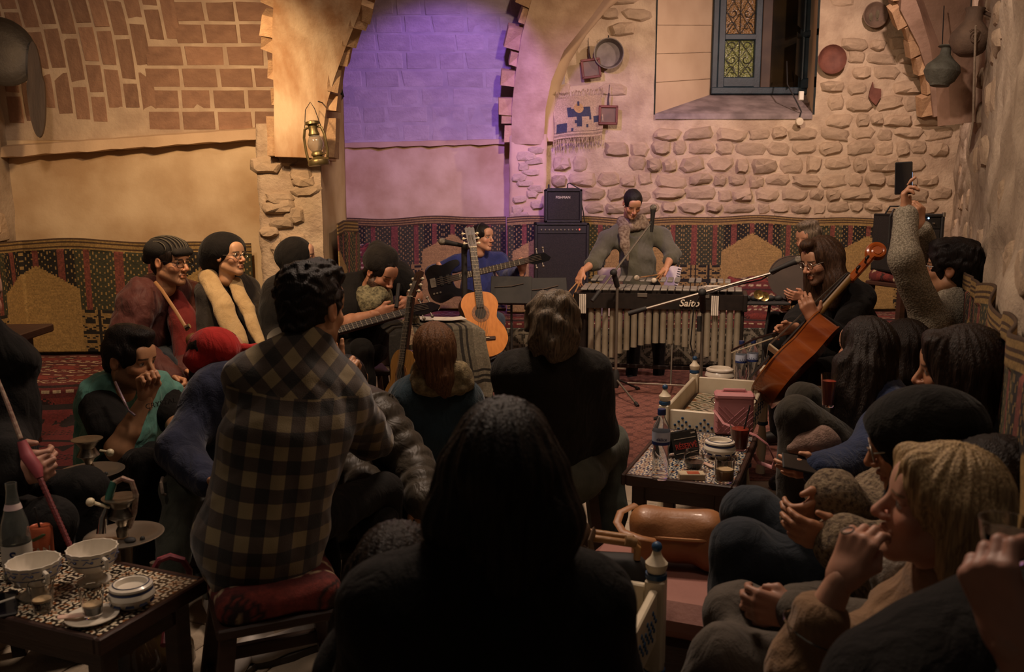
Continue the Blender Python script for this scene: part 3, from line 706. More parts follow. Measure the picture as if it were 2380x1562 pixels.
sb = MB(facing(P(2033, 220, 8.40), toR)); sb.prism([(-.055, .03), (-.03, .115), (-.02, .06), (.05, .05), (.055, -.02), (.01, -.10), (-.035, -.06), (-.06, -.02)], 0, .02); tag(obj('clay_shard', sb, clay_red, smooth=False), 'broken reddish clay shard on the stone wall below the painted plate', 'shard')
# sieve-like pan and two small framed boxes with handles
pan = thing('tin_pan', 'round grey tin pan hung beside the arch on the stone wall', 'pan', P(1413, 127, 8.38)); M = facing((0, 0, 0), toR)
obj('pan_dish', MB(M).lathe([(0, 0), (.115, 0), (.135, .075), (.14, .08), (.132, .078), (.11, .012), (0, .012)], 32), mat('pan_grey', '7d7366', '655b50', .6, 10, .2, metal=.3), pan)
obj('hook', MB(M).tube([(0, .13, .02), (0, .165, .03), (0, .17, .0)], .005, 6), black_m, pan)
def lantern_box(label, px, py, tilt):
    t = thing('framed_box', label, 'wall ornament', P(px, py, 8.37)); m = facing((0, 0, 0), toR) @ Matrix.Rotation(tilt, 4, 'Z'); f = MB(m)
    for c, d in (((0, .078, .02), (.18, .022, .03)), ((0, -.078, .02), (.18, .022, .03)), ((.08, 0, .02), (.022, .16, .03)), ((-.08, 0, .02), (.022, .16, .03))): f.box(c, d, .004)
    obj('frame', f, frame_red, t); obj('panel', MB(m).box((0, 0, .012), (.15, .15, .012), .002), mat('brown_panel', '6b4a38', '52382b', .5, 8), t)
    obj('handle', MB(m).tube([(0, .085, .02), (-.005, .14, .02), (0, .2, .02)], [.012, .008, .009], 8), dark_wood, t)
    obj('cord', MB(m).tube([(0, .2, .02), (.003, .28, .012)], .003, 5), black_m, t)
lantern_box('small red-brown framed box with handle, upper one beside the tin pan', 1373, 160, .12); lantern_box('small red framed box with handle hung over the corner of the fringed tapestry', 1413, 268, -.02)
# fringed tapestry
tp = thing('fringed_tapestry', 'small beige tapestry of a dark domed house, fringed, hung on the stone wall', 'tapestry', P(1343, 272, 8.36)); tw, thh = .46, .38
def tap_fn(u, v):
    x = (u-.5)*tw; y = (v-.5)*thh; c = np.tile(C3('b59c78'), (len(x), 1)); dk = C3('3a3d4c')
    def rect(x0, x1, y0, y1): return (x > x0) & (x < x1) & (y > y0) & (y < y1)
    c[rect(-.10, .12, -.0, .09) & ~((np.abs(x+.04) < .02) & (y > .075))] = dk; c[rect(-.02, .03, -.09, .02)] = dk; c[(np.hypot(x-.01, y-.08) < .045)] = C3('b8945a'); c[rect(0, .02, .10, .14)] = dk
    c[rect(-.21, -.11, -.14, -.05)] = dk; c[rect(.14, .22, -.06, .0)] = dk
    for a, b in ((-.07, -.13), (-.04, -.06), (.07, -.1), (.1, -.03)): c[rect(a, a+.02, b, b+.03)] = dk
    c[(np.mod(y+.002, .012) < .003) & (np.abs(y+.16) < .03)] = C3('5c4a3a'); return c*(.88+.2*hash2(np.floor(u*90), np.floor(v*80))[:, None])
tk = pattern('cloth', tap_fn, lambda u, v: ((u-.5)*tw+.01*np.sin(v*5), .012*np.sin(u*9)+.006*np.sin(v*11)-.01, (v-.5)*thh+(u-.5)*.05+.006*np.sin(u*6)), 92, 76, woven, tp); tk.modifiers.new('s', 'SOLIDIFY').thickness = .006
for top in (0, 1):
    fb = MB(); sg = 1 if top else -1
    for i in range(46):
        x = (i/45-.5)*tw; z = sg*thh/2+(i/45-.5)*.05+random.uniform(-.004, .004); L = random.uniform(.05, .075)*(1 if not top else .8)
        fb.tube([(x, -.012, z), (x+random.uniform(-.008, .008), -.018, z+sg*L*.6*(1)), (x+random.uniform(-.012, .012), -.02-(.02 if top else 0), z+sg*L)], .0028, 4)
    obj('fringe', fb, mat('fringe', 'bda680', 'a58e6c', .9, 20), tp, kind='stuff')
# jugs at right
def jug(name, label, p, prof, m, handle=None, rings=False, tilt=0, cat='jug'):
    t = thing(name, label, cat, p); Mj = X4(ry=tilt); obj('vessel', MB(Mj).lathe(prof, 36), m, t)
    if handle: obj('handle', MB(Mj).tube(handle, .012, 8), m, t)
    obj('hanging_cord', MB().tube([(0, 0, prof[-2][1]), (.004, .02, prof[-2][1]+.22)], .003, 5), black_m, t); return t
jug('clay_jug', 'squat grey-green clay jug with narrow neck hung below the right arch', P(2183, 200, 5.1), [(0, 0), (.05, 0), (.055, .012), (.075, .03), (.098, .08), (.088, .115), (.05, .15), (.03, .175), (.026, .21), (.045, .218), (.04, .225), (.02, .222)], clay_grey, tilt=.12)
j2 = jug('clay_jug', 'tall brown clay jug with spiral carved belly, highest on the right wall', P(2248, 130, 4.9), [(0, 0), (.045, 0), (.075, .02), (.105, .075), (.10, .115), (.065, .16), (.045, .185), (.042, .23), (.052, .25), (.046, .252), (.036, .23)], clay, handle=[(.05, 0, .235), (.10, 0, .22), (.125, 0, .17), (.11, 0, .12), (.085, 0, .11)], tilt=.1)
sp = MB(); 
for a in np.linspace(0, 16, 60):
    pass
sp.tube([(-.02+(.004+.0024*a)*math.cos(a), -.104+.0008*a*a*.02, .085+(.004+.0024*a)*math.sin(a)) for a in np.linspace(0, 15, 60)], .0025, 5); obj('spiral', sp, clay, j2)
# left wall plate, paddle, lantern, lamp cable
plate('metal_tray', 'large round dull metal tray hung on the left side wall at the frame edge', P(6, 122, 5.35)+np.array([-.02, 0, 0]), .20, (.75, -.66, 0), mat('dull_tray', '4e463b', '3d362e', .5, 8, .2, metal=.4), .04, cat="tray")
pd = MB(facing(P(86, 210, 5.45), (.25, -1, .02)))
pd.prism([(.05*math.cos(a)*(1.0 if math.sin(a) < 0.2 else .8), .285*math.sin(a)) for a in np.linspace(0, 2*math.pi, 40)[:-1]], 0, .03); tag(obj('wooden_paddle', pd, mat('paddle_wood', '4f4034', '3d3128', .7, 4, .2, 20, stretch=(6, 1, 1)), angle=50), 'long oval dark wooden board hung against the brick vault at left', 'wall ornament')
ln = thing('oil_lantern', 'old brass oil lantern hung by a wire on the plastered arch', 'lantern', P(742, 384, 5.22)); brass = mat('old_brass', '8a7a50', '6b5c3a', .38, 9, .2, 40, metal=.75)
LM = X4(ry=.16-.3)
obj('tank', MB(LM).lathe([(0, 0), (.062, 0), (.066, .012), (.06, .03), (.035, .045), (.022, .055)], 26), brass, ln); obj('burner', MB(LM).lathe([(.022, .05), (.036, .058), (.036, .07), (.028, .08), (.02, .085)], 20), brass, ln)
glassm = mat('clear_glass', 'e8e4da', None, .06, trans=.9, ior=1.45); obj('globe', MB(LM).lathe([(.028, .08), (.045, .105), (.048, .13), (.036, .165), (.028, .175), (.026, .174), (.034, .163), (.045, .13), (.043, .107), (.026, .082)], 24), glassm, ln)
obj('chimney_cap', MB(LM).lathe([(.028, .17), (.034, .18), (.026, .2), (.028, .235), (.044, .24), (.04, .255), (.015, .262), (0, .262)], 22), brass, ln)
for s in (-1, 1): obj('side_tube', MB(LM).tube([(s*.055, 0, .02), (s*.064, 0, .08), (s*.062, 0, .17), (s*.05, 0, .215), (s*.03, 0, .225)], .008, 8), brass, ln)
obj('wire_bail', MB(LM).tube([(-.055, 0, .19), (-.03, .02, .33), (0, .05, .375), (.025, .02, .33), (.055, 0, .19)], .0025, 5), black_m, ln)
obj('nail', MB().tube([(0, .03, .372), (0, .2, .38)], .004, 5), black_m, ln); obj('wick_knob', MB(LM).tube([(.03, -.01, .06), (.055, -.03, .06)], .004, 6), brass, ln)
hb = thing('hanging_basket', 'dark basket with curved handle, half hidden behind the left arch', 'basket', P(772, 236, 6.2)); obj('bowl', MB().lathe([(0, -.01), (.06, 0), (.085, .04), (.078, .04), (.05, .012), (0, .01)], 20), mat('basket_red', '4a2a24', '2e1a18', .8, 30, .4), hb); obj('handle', MB().tube([(-.07, 0, .03), (-.05, 0, .13), (.0, 0, .17), (.05, 0, .13), (.075, 0, .03)], .012, 8), black_m, hb)
# small lamp, switch box and cable by the window
sl = thing('wall_lamp', 'small round cream wall lamp with cable below the window corner', 'lamp', P(1857, 283, 8.38)); obj('lamp_face', MB(facing((0, 0, 0), toR)).lathe([(0, 0), (.036, 0), (.04, .012), (.034, .03), (0, .034)], 22), mat('cream_plastic', 'cfc0a4', None, .5), sl); obj('cable', MB().tube([(.01, .03, .03), (.03, .04, .1), (-.02, .05, .2), (-.09, .12, .36), (-.05, .3, .6)], .007, 6), black_m, sl)
sw = thing('junction_box', 'small white junction box on the window recess edge', 'box', P(1862, 223, 8.40)); obj('box', MB().box((0, 0, 0), (.045, .03, .085), .004), mat('white_plastic', 'e0dacb', None, .5), sw); obj('lid', MB().box((0, -.017, 0), (.038, .006, .076), .002), mat('white_plastic', 'e0dacb'), sw)
cb = MB().tube([P(2268, 60, 4.75), P(2264, 180, 4.9), P(2262, 280, 4.95), P(2252, 345, 5.0)], .006, 6); tag(obj('wall_cable', cb, plaster_grey), 'thin pale cable running down the right wall beside the arch', 'cable')
# ---------------------------------------------------------------- amplifiers
amp_cloth = mat('grille_cloth', '1d1a18', '2a2522', .9, 120, .5, 200); tolex = mat('tolex', '151312', '1e1b19', .65, 60, .4, 120); silver = mat('brushed_silver', 'a79f92', None, .35, metal=.9)
led_g, led_r, led_b = mat('led_green', '20c060', emit=('40ff90', 6)), mat('led_red', 'c03020', emit=('ff4030', 5)), mat('led_blue', '80b0ff', emit=('90c0ff', 4))
logo_m = mat('logo_silver', 'b5ab98', None, .4)
def amp(label, loc, w, d, h, panel_top, leds, rz=0):
    t = thing('amplifier', label, 'amplifier', loc, rz); cab = MB()
    for q, dd in (((-w/2+.012, 0, h/2), (.024, d, h)), ((w/2-.012, 0, h/2), (.024, d, h)), ((0, 0, h-.012), (w, d, .024)), ((0, 0, .012), (w, d, .024)), ((0, d/2-.01, h/2), (w-.03, .02, h-.03))): cab.box(q, dd, .006)
    obj('cabinet', cab, tolex, t); gh = h-.05-panel_top; obj('speaker_grille', MB().box((0, -d/2+.02, .025+gh/2), (w-.05, .02, gh), .004), amp_cloth, t)
    if panel_top:
        obj('control_panel', MB().box((0, -d/2+.018, h-.024-panel_top/2), (w-.05, .02, panel_top-.004), .003), black_m, t)
        for k in range(int((w-.08)/.035)): obj('knob', MB(X4((-w/2+.06+k*.035, -d/2+.008, h-.024-panel_top/2), rx=math.pi/2)).lathe([(0, 0), (.007, 0), (.006, .012), (0, .012)], 10), silver, t)
    for (x, y, z, m, r_) in leds: obj('led', MB().ball((x, y, z), r_, 8), m, t)
    return t
ca = amp('large black bass cabinet with a row of knobs and red light, standing on the bench', (P(1303, 600, 7.98)[0], 7.98, .43), .49, .36, .86, .075, [(.16, -.172, .80, led_r, .007)])
sa = amp('small dark amplifier with silver maker plate, on top of the large bass cabinet', (P(1308, 470, 7.95)[0], 7.95, 1.29), .335, .26, .30, 0, [(.135, -.05, .302, led_g, .008)])
text('maker_plate', 'FISHMAN', .032, X4((-.005, -.122, .225), rx=math.pi/2), logo_m, sa, bold=True)
obj('top_panel', MB().box((0, -.03, .304), (.29, .16, .01), .003), black_m, sa)
obj('jack_plug', MB().tube([(.04, -.03, .305), (.04, -.03, .345), (.06, -.02, .355), (.14, .02, .31), (.19, .03, .1), (.22, -.02, -.15), (.25, -.02, -.5)], .006, 6), black_m, sa); obj('plug', MB().lathe([(0, 0), (.008, 0), (.008, .035), (0, .04)], 8, X4((-.13, -.03, .305))), black_m, sa)
am = amp('dark amplifier with blue lit edge behind the raised phone, on a tall red stool', (P(2108, 560, 6.0)[0], 6.0, .99), .35, .30, .40, .08, [(-.12, -.142, .36, led_b, .009), (-.09, -.142, .36, led_b, .006), (.06, -.142, .37, led_b, .006)], .1)
obj('cable', MB().tube([(-.17, .0, .40), (-.15, -.02, .45), (-.09, -.03, .45), (-.06, -.02, .41), (-.14, -.05, .43), (-.19, -.1, .38), (-.2, -.12, .2)], .006, 6), black_m, am); obj('corner_guard', MB().box((.165, -.145, .395), (.02, .02, .03), .003), silver, am)

red_cush = mat('red_cushion', '6e2d28', '4d201d', .9, 14, .3, 90)
def stool(label, x, y, rz, h, w, cush=True, splay=.06, name='wooden_stool', cm=None, clab=None):
    t = thing(name, label, 'stool', (x, y, 0), rz); hs = h-.07 if cush else h
    obj('seat_board', MB().box((0, 0, hs-.015), (w, w, .03), .006), dark_wood, t)
    for sx in (-1, 1):
        for sy in (-1, 1):
            a = np.array([sx*(w/2-.03), sy*(w/2-.03), hs-.03]); b = np.array([sx*(w/2-.03+splay), sy*(w/2-.03+splay), 0]); lg = MB(); V = []
            for p in (b, a):
                for ex, ey in ((-1, -1), (1, -1), (1, 1), (-1, 1)): V.append((p[0]+ex*.02, p[1]+ey*.02, p[2]))
            obj('leg', lg.add(V, [(3, 2, 1, 0), (4, 5, 6, 7), (0, 1, 5, 4), (1, 2, 6, 5), (2, 3, 7, 6), (3, 0, 4, 7)]), dark_wood, t)
    q = w/2-.03+splay*.6
    for k in range(4):
        m = X4(rz=k*math.pi/2); obj('rail', MB(m).box((0, -q, hs*.4-.03*(k % 2)), (2*q, .025, .04), .003), dark_wood, t)
    if cush:
        c = Sdf()
        for sx in (-1, 1): c.cone((sx*(w/2-.05), -(w/2-.05), hs+.032), (sx*(w/2-.05), (w/2-.05), hs+.034), .036, k=.05)
        c.ell((0, 0, hs+.04), (w/2, w/2, .042), k=.04)
        for sy in (-1, 1): c.cone((-(w/2-.05), sy*(w/2-.05), hs+.032), ((w/2-.05), sy*(w/2-.05), hs+.034), .036, k=.05)
        V, F = c.mesh(.012, waves(3, 30, .003)); 
        col = kilim_fn(1, 1)((V[:, 0]+.5), (V[:, 1]+.5)*.7+.1+V[:, 2]*.3) if cm is None else np.tile(C3(cm), (len(V), 1))
        k = mesh_np('cushion', V, F, woven, t, col, world=False)
    return t
stool('tall dark stool with red cushion carrying the amplifier behind the phone', P(2108, 560, 6.0)[0], 6.0, .3, .99, .36, True, .05)
# ---------------------------------------------------------------- vibraphone
VL, VR = Q(1350, 0, 6.85), Q(1722, 0, 6.55); vdx = VR-VL; vlen = np.linalg.norm(vdx); vrz = math.atan2(vdx[1], vdx[0])
vb = thing('vibraphone', 'long black vibraphone with silver resonator tubes in front of the standing player', 'vibraphone', (*(VL+VR)[:2]/2, 0), vrz)
bar_m = mat('vibe_bars', '9a958c', '827d75', .45, 10, .1, 40, metal=.4); reso = mat('resonator', 'a09784', '8a806c', .45, 6, .1, 30, metal=.45); vblack = mat('vibe_black', '17120f', '211a16', .4, 20)
hw = vlen/2; zt = .80
V_ = MB()
def trap(b, z0, z1, yf0, yf1, x0=-hw, x1=hw, th=.02):
    pass
# front and rear rails converge towards the small end (right)
for y0, y1, nm in ((-.26, -.15, 'front_rail'), (.30, .17, 'rear_rail')):
    b = MB(); V = [(-hw, y0, zt-.135), (hw, y1, zt-.135), (hw, y1+.025, zt-.135), (-hw, y0+.025, zt-.135), (-hw, y0, zt-.02), (hw, y1, zt-.02), (hw, y1+.025, zt-.02), (-hw, y0+.025, zt-.02)]
    obj(nm, b.add(V, [(3, 2, 1, 0), (4, 5, 6, 7), (0, 1, 5, 4), (1, 2, 6, 5), (2, 3, 7, 6), (3, 0, 4, 7)]), vblack, vb)
for sx, yw in ((-1, .60), (1, .36)):
    obj('end_board', MB().box((sx*(hw-.0), 0.015, zt-.08), (.035, yw, .13), .006), vblack, vb)
    for y in (-.6, .6):
        obj('leg', MB().box((sx*(hw-.03), y*yw/2*.8, (zt-.14)/2), (.055, .05, zt-.14), .005), vblack, vb)
    obj('foot_bar', MB().box((sx*(hw-.03), 0, .035), (.06, yw+.1, .045), .006), vblack, vb)
    for y in (-1, 1): obj('caster', MB(X4((sx*(hw-.03), y*(yw/2+.02), .014), ry=math.pi/2)).lathe([(0, -.012), (.014, -.012), (.014, .012), (0, .012)], 14), vblack, vb)
obj('brace', MB().box((0, .1, .16), (2*hw-.06, .03, .03), .004), vblack, vb)
nb = 22
for i in range(nb):
    f = i/(nb-1); x = -hw+.05+f*(2*hw-.1); L = .36*(1-f)+.2*f; yc = lerp(-.115, -.085, f)
    obj('bar', MB(X4((x, yc, zt+.016), rx=.10)).box((0, 0, 0), (.048, L*.62, .014), .003), bar_m, vb)
    if i % 7 not in (2, 6) and i < nb-1: obj('bar', MB(X4((x+.03, lerp(.17, .105, f), zt+.062), rx=.10)).box((0, 0, 0), (.042, L*.6, .014), .003), bar_m, vb)
    if 0 < i < nb:
        z0 = .30-.0*f; arch = math.cos((f-.52)*math.pi*1.02); z0 = .085+.29*max(arch, 0)**.8 if 0 else .10+.30*max(0, arch)**.75
        obj('resonator_tube', MB(X4((x, lerp(-.20, -.115, f), 0))).lathe([(.0, z0), (.0235, z0), (.0235, zt-.045), (.019, zt-.045), (.019, z0+.02), (0, z0+.02)], 16), reso, vb)
tm = math.atan2(.11, 2*hw); text('maker_name', 'Saito', .075, Matrix.Translation((.22, -.205, zt-.085)) @ Matrix.Rotation(tm, 4, 'Z') @ Matrix.Rotation(math.pi/2, 4, 'X'), mat('white_lettering', 'cfc4b0', None, .6), vb, bold=True, shear=.25)
for x, y in ((-hw+.03, -.285), (hw-.24, -.19)):
    cl = MB()
    for k in range(4): cl.box((x+k*.014, y, zt-.1), (.011, .008, .15), .002)
    obj('paper_clip_sheet', cl, mat('off_white_paper', 'cfc6b8', 'bdb4a6', .8, 20), vb)
for x in (-.13, .33): obj('name_badge', MB().box((x, lerp(-.265, -.155, (x+hw)/2/hw), zt-.03), (.075, .006, .03), .002), silver, vb)
obj('pedal_bar', MB().box((.02, -.24, .09), (.5, .02, .012), .003), silver, vb); obj('pedal_rod', MB().tube([(.1, -.2, .09), (.1, -.1, zt-.1)], .007, 6), silver, vb)
sh = thing('sheet_music', 'white sheet of music lying on the right end of the vibraphone', 'paper', P(1668, 664, 6.6)); sh.location.z = zt+.018
obj('page', MB(X4(rz=vrz)).sheet(lambda u, v: ((u-.5)*.24, (v-.5)*.13, .006+.004*math.sin(u*4)), 8, 4), mat('paper', 'c9c1b4', None, .85), sh); obj('page', MB(X4((.02, .02, .004), rz=vrz+.2)).sheet(lambda u, v: ((u-.5)*.2, (v-.5)*.13, .006+.005*math.sin(u*5)), 8, 4), mat('paper', 'c9c1b4'), sh)
# ---------------------------------------------------------------- microphones on stands
mic_grey = mat('mic_grille', '6d675d', '8a8478', .35, 200, .6, 400, metal=.8)
def mic(b_parent, p, d, L=.165, rb=.026):
    M = look_frame(p, d); obj('mic_body', MB(M).lathe([(0, -L), (.011, -L), (.013, -L+.02), (.018, -.02), (.022, -.005), (.022, 0)], 16), black_m, b_parent, world=True); obj('mic_head', MB(M).ball((0, 0, .016), rb, 12), mic_grey, b_parent, world=True)
def mic_stand(label, base, ztop, boom0, boom1, mic_p, mic_d, legs=0, r=.011, mlab=None, tripod=.30, chromem=None):
    cm = chromem or silver; t = thing('microphone_stand', label, 'microphone stand', (base[0], base[1], 0))
    top = np.array([base[0], base[1], ztop])
    obj('pole', MB().tube([(base[0], base[1], .10), top], r, 10), cm, t, world=True); obj('hub', MB(X4((base[0], base[1], .08))).lathe([(0, 0), (.022, 0), (.03, .03), (.03, .10), (.016, .14), (0, .14)], 14), black_m, t, world=True)
    for k in range(3):
        a = legs+k*2.094; e = np.array([base[0]+tripod*math.cos(a), base[1]+tripod*math.sin(a), .016]); h = np.array([base[0], base[1], .15]); lo = MB().tube([h, e], .008, 8); lg = obj('leg', lo, cm if k == 0 else black_m, t, world=True)
        obj('rubber_foot', MB().tube([lerp(e, h, .1), e+(e-h)*.02], .013, 8), black_m, t, world=True)
    if boom0 is not None:
        obj('boom', MB().tube([boom0, boom1], .008, 8), cm, t, world=True); obj('counterweight', MB().tube([boom0, lerp(boom0, boom1, .13)], .016, 10), black_m, t, world=True)
        cl = lerp(boom0, boom1, np.clip(np.dot(top-boom0, boom1-boom0)/np.dot(boom1-boom0, boom1-boom0), 0, 1)); obj('clutch', MB().tube([top-np.array([0, 0, .05]), cl], .02, 10).ball(cl, .028, 10), black_m, t, world=True)
    if mic_p is not None: mic(t, mic_p, mic_d); obj('mic_clip', MB().tube([boom1, np.asarray(mic_p, float)-nrm(mic_d)*.08], .014, 8), black_m, t, world=True)
    return t
b = PZ(1430, 925, 0); mic_stand('chrome microphone stand whose boom crosses the vibraphone player, upright black microphone', b, P(1425, 650, b[1])[2], P(1376, 700, b[1]-.15), P(1512, 520, b[1]+.1), P(1518, 488, b[1]+.1), (.05, 0, 1), legs=-1.2, tripod=.34)
b2 = Q(1625, 0, 5.55); b2t = mic_stand('microphone stand with long level boom holding the silver-headed microphone for the cellist', b2, P(1625, 705, 5.55)[2], P(1460, 729, 5.45), P(1795, 634, 5.35), P(1850, 607, 5.25), P(1850, 607, 5.25)-P(1790, 632, 5.3), legs=.6)
obj('rubber_sleeve', MB().tube([Q(1625, P(1625, 735, 5.55)[2], 5.55), Q(1625, P(1625, 770, 5.55)[2], 5.55)], .016, 10), black_m, b2t, world=True)
obj('cable', MB().tube([P(1795, 634, 5.37), P(1770, 650, 5.37), P(1700, 665, 5.4), P(1625, 690, 5.5), P(1612, 720, 5.55), P(1605, 800, 5.55), (b2[0]+.05, 5.5, .02), (b2[0]+.4, 5.7, .012)], .005, 6), black_m, b2t, world=True)
b3 = Q(1082, 0, 5.95); mic_stand('black microphone stand behind the guitar neck, thin microphone pointing left', b3, P(1080, 572, 5.95)[2], P(1100, 578, 5.95), P(1062, 568, 5.9), P(1032, 562, 5.85), P(1032, 562, 5.85)-P(1062, 568, 5.9), legs=.3, r=.02, chromem=black_m)
# ---------------------------------------------------------------- guitars
spruce = mat('spruce_top', 'c07a34', 'b06c2a', .35, 2, .05, 30, stretch=(30, 30, 2), coat=.3); rosew = mat('rosewood', '3a2016', '2a1710', .4, 4, .1, 40); ebony = mat('ebony', '1a1310', '241a15', .4, 20); ivory = mat('ivory', 'd2c5a5', None, .4); string_m = mat('string', 'b8ae9c', None, .3, metal=.8); cedar = mat('pale_guitar_top', 'a8793c', '946830', .4, 3, .05, 30, stretch=(30, 30, 2))
def guitar_outline(s=1.0, n=64):
    pts = []
    prof = [(0, 0), (.06, .004), (.13, .035), (.175, .10), (.183, .15), (.165, .215), (.125, .275), (.118, .30), (.128, .345), (.14, .385), (.128, .435), (.09, .475), (.04, .487), (0, .488)]
    from bisect import bisect
    P_ = np.array(prof); t = np.linspace(0, 1, len(P_)); tt = np.linspace(0, 1, n); 
    def cr(a):                                           # Catmull-Rom through the half outline
        out = []
        for u in tt:
            i = min(int(u*(len(P_)-1)), len(P_)-2); f = u*(len(P_)-1)-i; p0, p1, p2, p3 = a[max(i-1, 0)], a[i], a[i+1], a[min(i+2, len(P_)-1)]
            out.append(.5*((2*p1)+(p2-p0)*f+(2*p0-5*p1+4*p2-p3)*f*f+(3*p1-p0-3*p2+p3)*f**3))
        return np.array(out)
    xs, ys = cr(P_[:, 0]), cr(P_[:, 1]); R = list(zip(xs*s, ys*s)); Lf = [(-x*s, y*s) for x, y in zip(xs, ys)][::-1][1:-1]
    return R+Lf
def acoustic(name, label, M, top_m, pegs=True):
    t = thing(name, label, 'guitar', M.translation); R = M.copy(); R.translation = (0, 0, 0); out = guitar_outline()
    obj('body', MB(R).prism(out, -.095, 0), rosew, t); obj('soundboard', MB(R).prism([(x*.995, y*.995+.001) for x, y in out], 0, .004), top_m, t)
    obj('soundhole', MB(R @ Matrix.Translation((0, .325, 0))).lathe([(0, .0045), (.043, .0045), (.043, .0055), (0, .0055)], 30), black_m, t)
    obj('rosette', MB(R @ Matrix.Translation((0, .325, 0))).lathe([(.045, .0042), (.066, .0042), (.066, .0062), (.045, .0062)], 36), mat('rosette_inlay', '5a3418', '8a5a2c', .5, 90), t)
    obj('bridge', MB(R).box((0, .135, .009), (.175, .026, .012), .003), rosew, t); obj('saddle', MB(R).box((0, .137, .018), (.08, .006, .008), .001), ivory, t)
    obj('neck', MB(R).box((0, .64, -.006), (.052, .36, .022), .006), rosew, t); obj('fretboard', MB(R).box((0, .595, .010), (.054, .46, .010), .002), ebony, t)
    fb = MB(R)
    for k in range(1, 20): fb.box((0, .825-.65*(1-2**(-k/12)), .0165), (.054, .003, .003), .0005)
    obj('frets', fb, string_m, t, kind='stuff')
    hd = MB(R @ Matrix.Translation((0, .825, 0)) @ Matrix.Rotation(-.22, 4, 'X')); hd.prism([(-.03, 0), (.03, 0), (.037, .16), (.03, .175), (.012, .168), (0, .182), (-.012, .168), (-.03, .175), (-.037, .16)], -.012, .006); obj('headstock', hd, rosew, t); obj('nut', MB(R).box((0, .825, .014), (.054, .006, .012), .001), ivory, t)
    for sx in (-1, 1):
        for k in range(3):
            z = .04+.042*k; obj('tuning_peg', MB(hd.M).tube([(sx*.03, z, -.004), (sx*.052, z, -.004)], .004, 6).ball((sx*.056, z, -.004), .011, 8), ivory, t)
        obj('slot', MB(hd.M).box((sx*.015, .085, .0065), (.011, .12, .003), .001), ebony, t)
    sg = MB(R)
    for k in range(6): x = -.021+.0084*k; sg.tube([(x*1.5, .137, .022), (x, .825, .021), (x*.8, .93, -.01)], .0011, 4)
    obj('strings', sg, string_m, t, kind='stuff'); return t
gb, gt = P(1129, 830, 5.5), P(1095, 545, 5.78)
up = nrm(gt-gb); fz = np.array([.28, -1, .1]); fz = nrm(fz-up*np.dot(fz, up)); GM = frame(gb, np.cross(up, fz), up, fz)
gq = np.linalg.norm(P(1100, 520, 5.78)-gb)/1.0; GM = GM @ Matrix.Scale(gq, 4)
acoustic('classical_guitar', 'orange-topped classical guitar upright on a stand beside the striped blanket', GM, spruce)
gs = thing('guitar_stand', 'black folding stand holding up the classical guitar', 'guitar stand', (gb[0], gb[1], 0))
g0 = np.array([gb[0], gb[1]+.06, 0]); obj('upright', MB().tube([g0+(0, .1, .12), g0+(0, .12, .5)], .012, 8), black_m, gs, world=True)
for k, (dx, dy) in enumerate(((-.2, -.14), (.22, -.12), (.02, .3))): obj('leg', MB().tube([g0+(0, .1, .22), g0+(dx, dy, .012)], .010, 8), black_m, gs, world=True)
for sx in (-1, 1): obj('cradle_arm', MB().tube([g0+(0, .1, .4), g0+(sx*.08, -.02, gb[2]-.012), g0+(sx*.08, -.16, gb[2]-.012), g0+(sx*.08, -.18, gb[2]+.03)], .009, 8), black_m, gs, world=True)
# second guitar standing behind the teal sweater
g2b, g2t = P(925, 1010, 3.85), P(955, 775, 3.95); up = nrm(g2t-g2b); fz = np.array([-.75, -.62, .1]); fz = nrm(fz-up*np.dot(fz, up)); g2s = np.linalg.norm(g2t-g2b)/.80
acoustic('acoustic_guitar', 'yellowish acoustic guitar standing half hidden behind the teal sweater', frame(P(918, 990, 3.88), np.cross(up, fz), up, fz) @ Matrix.Scale(g2s*1.25, 4), cedar)
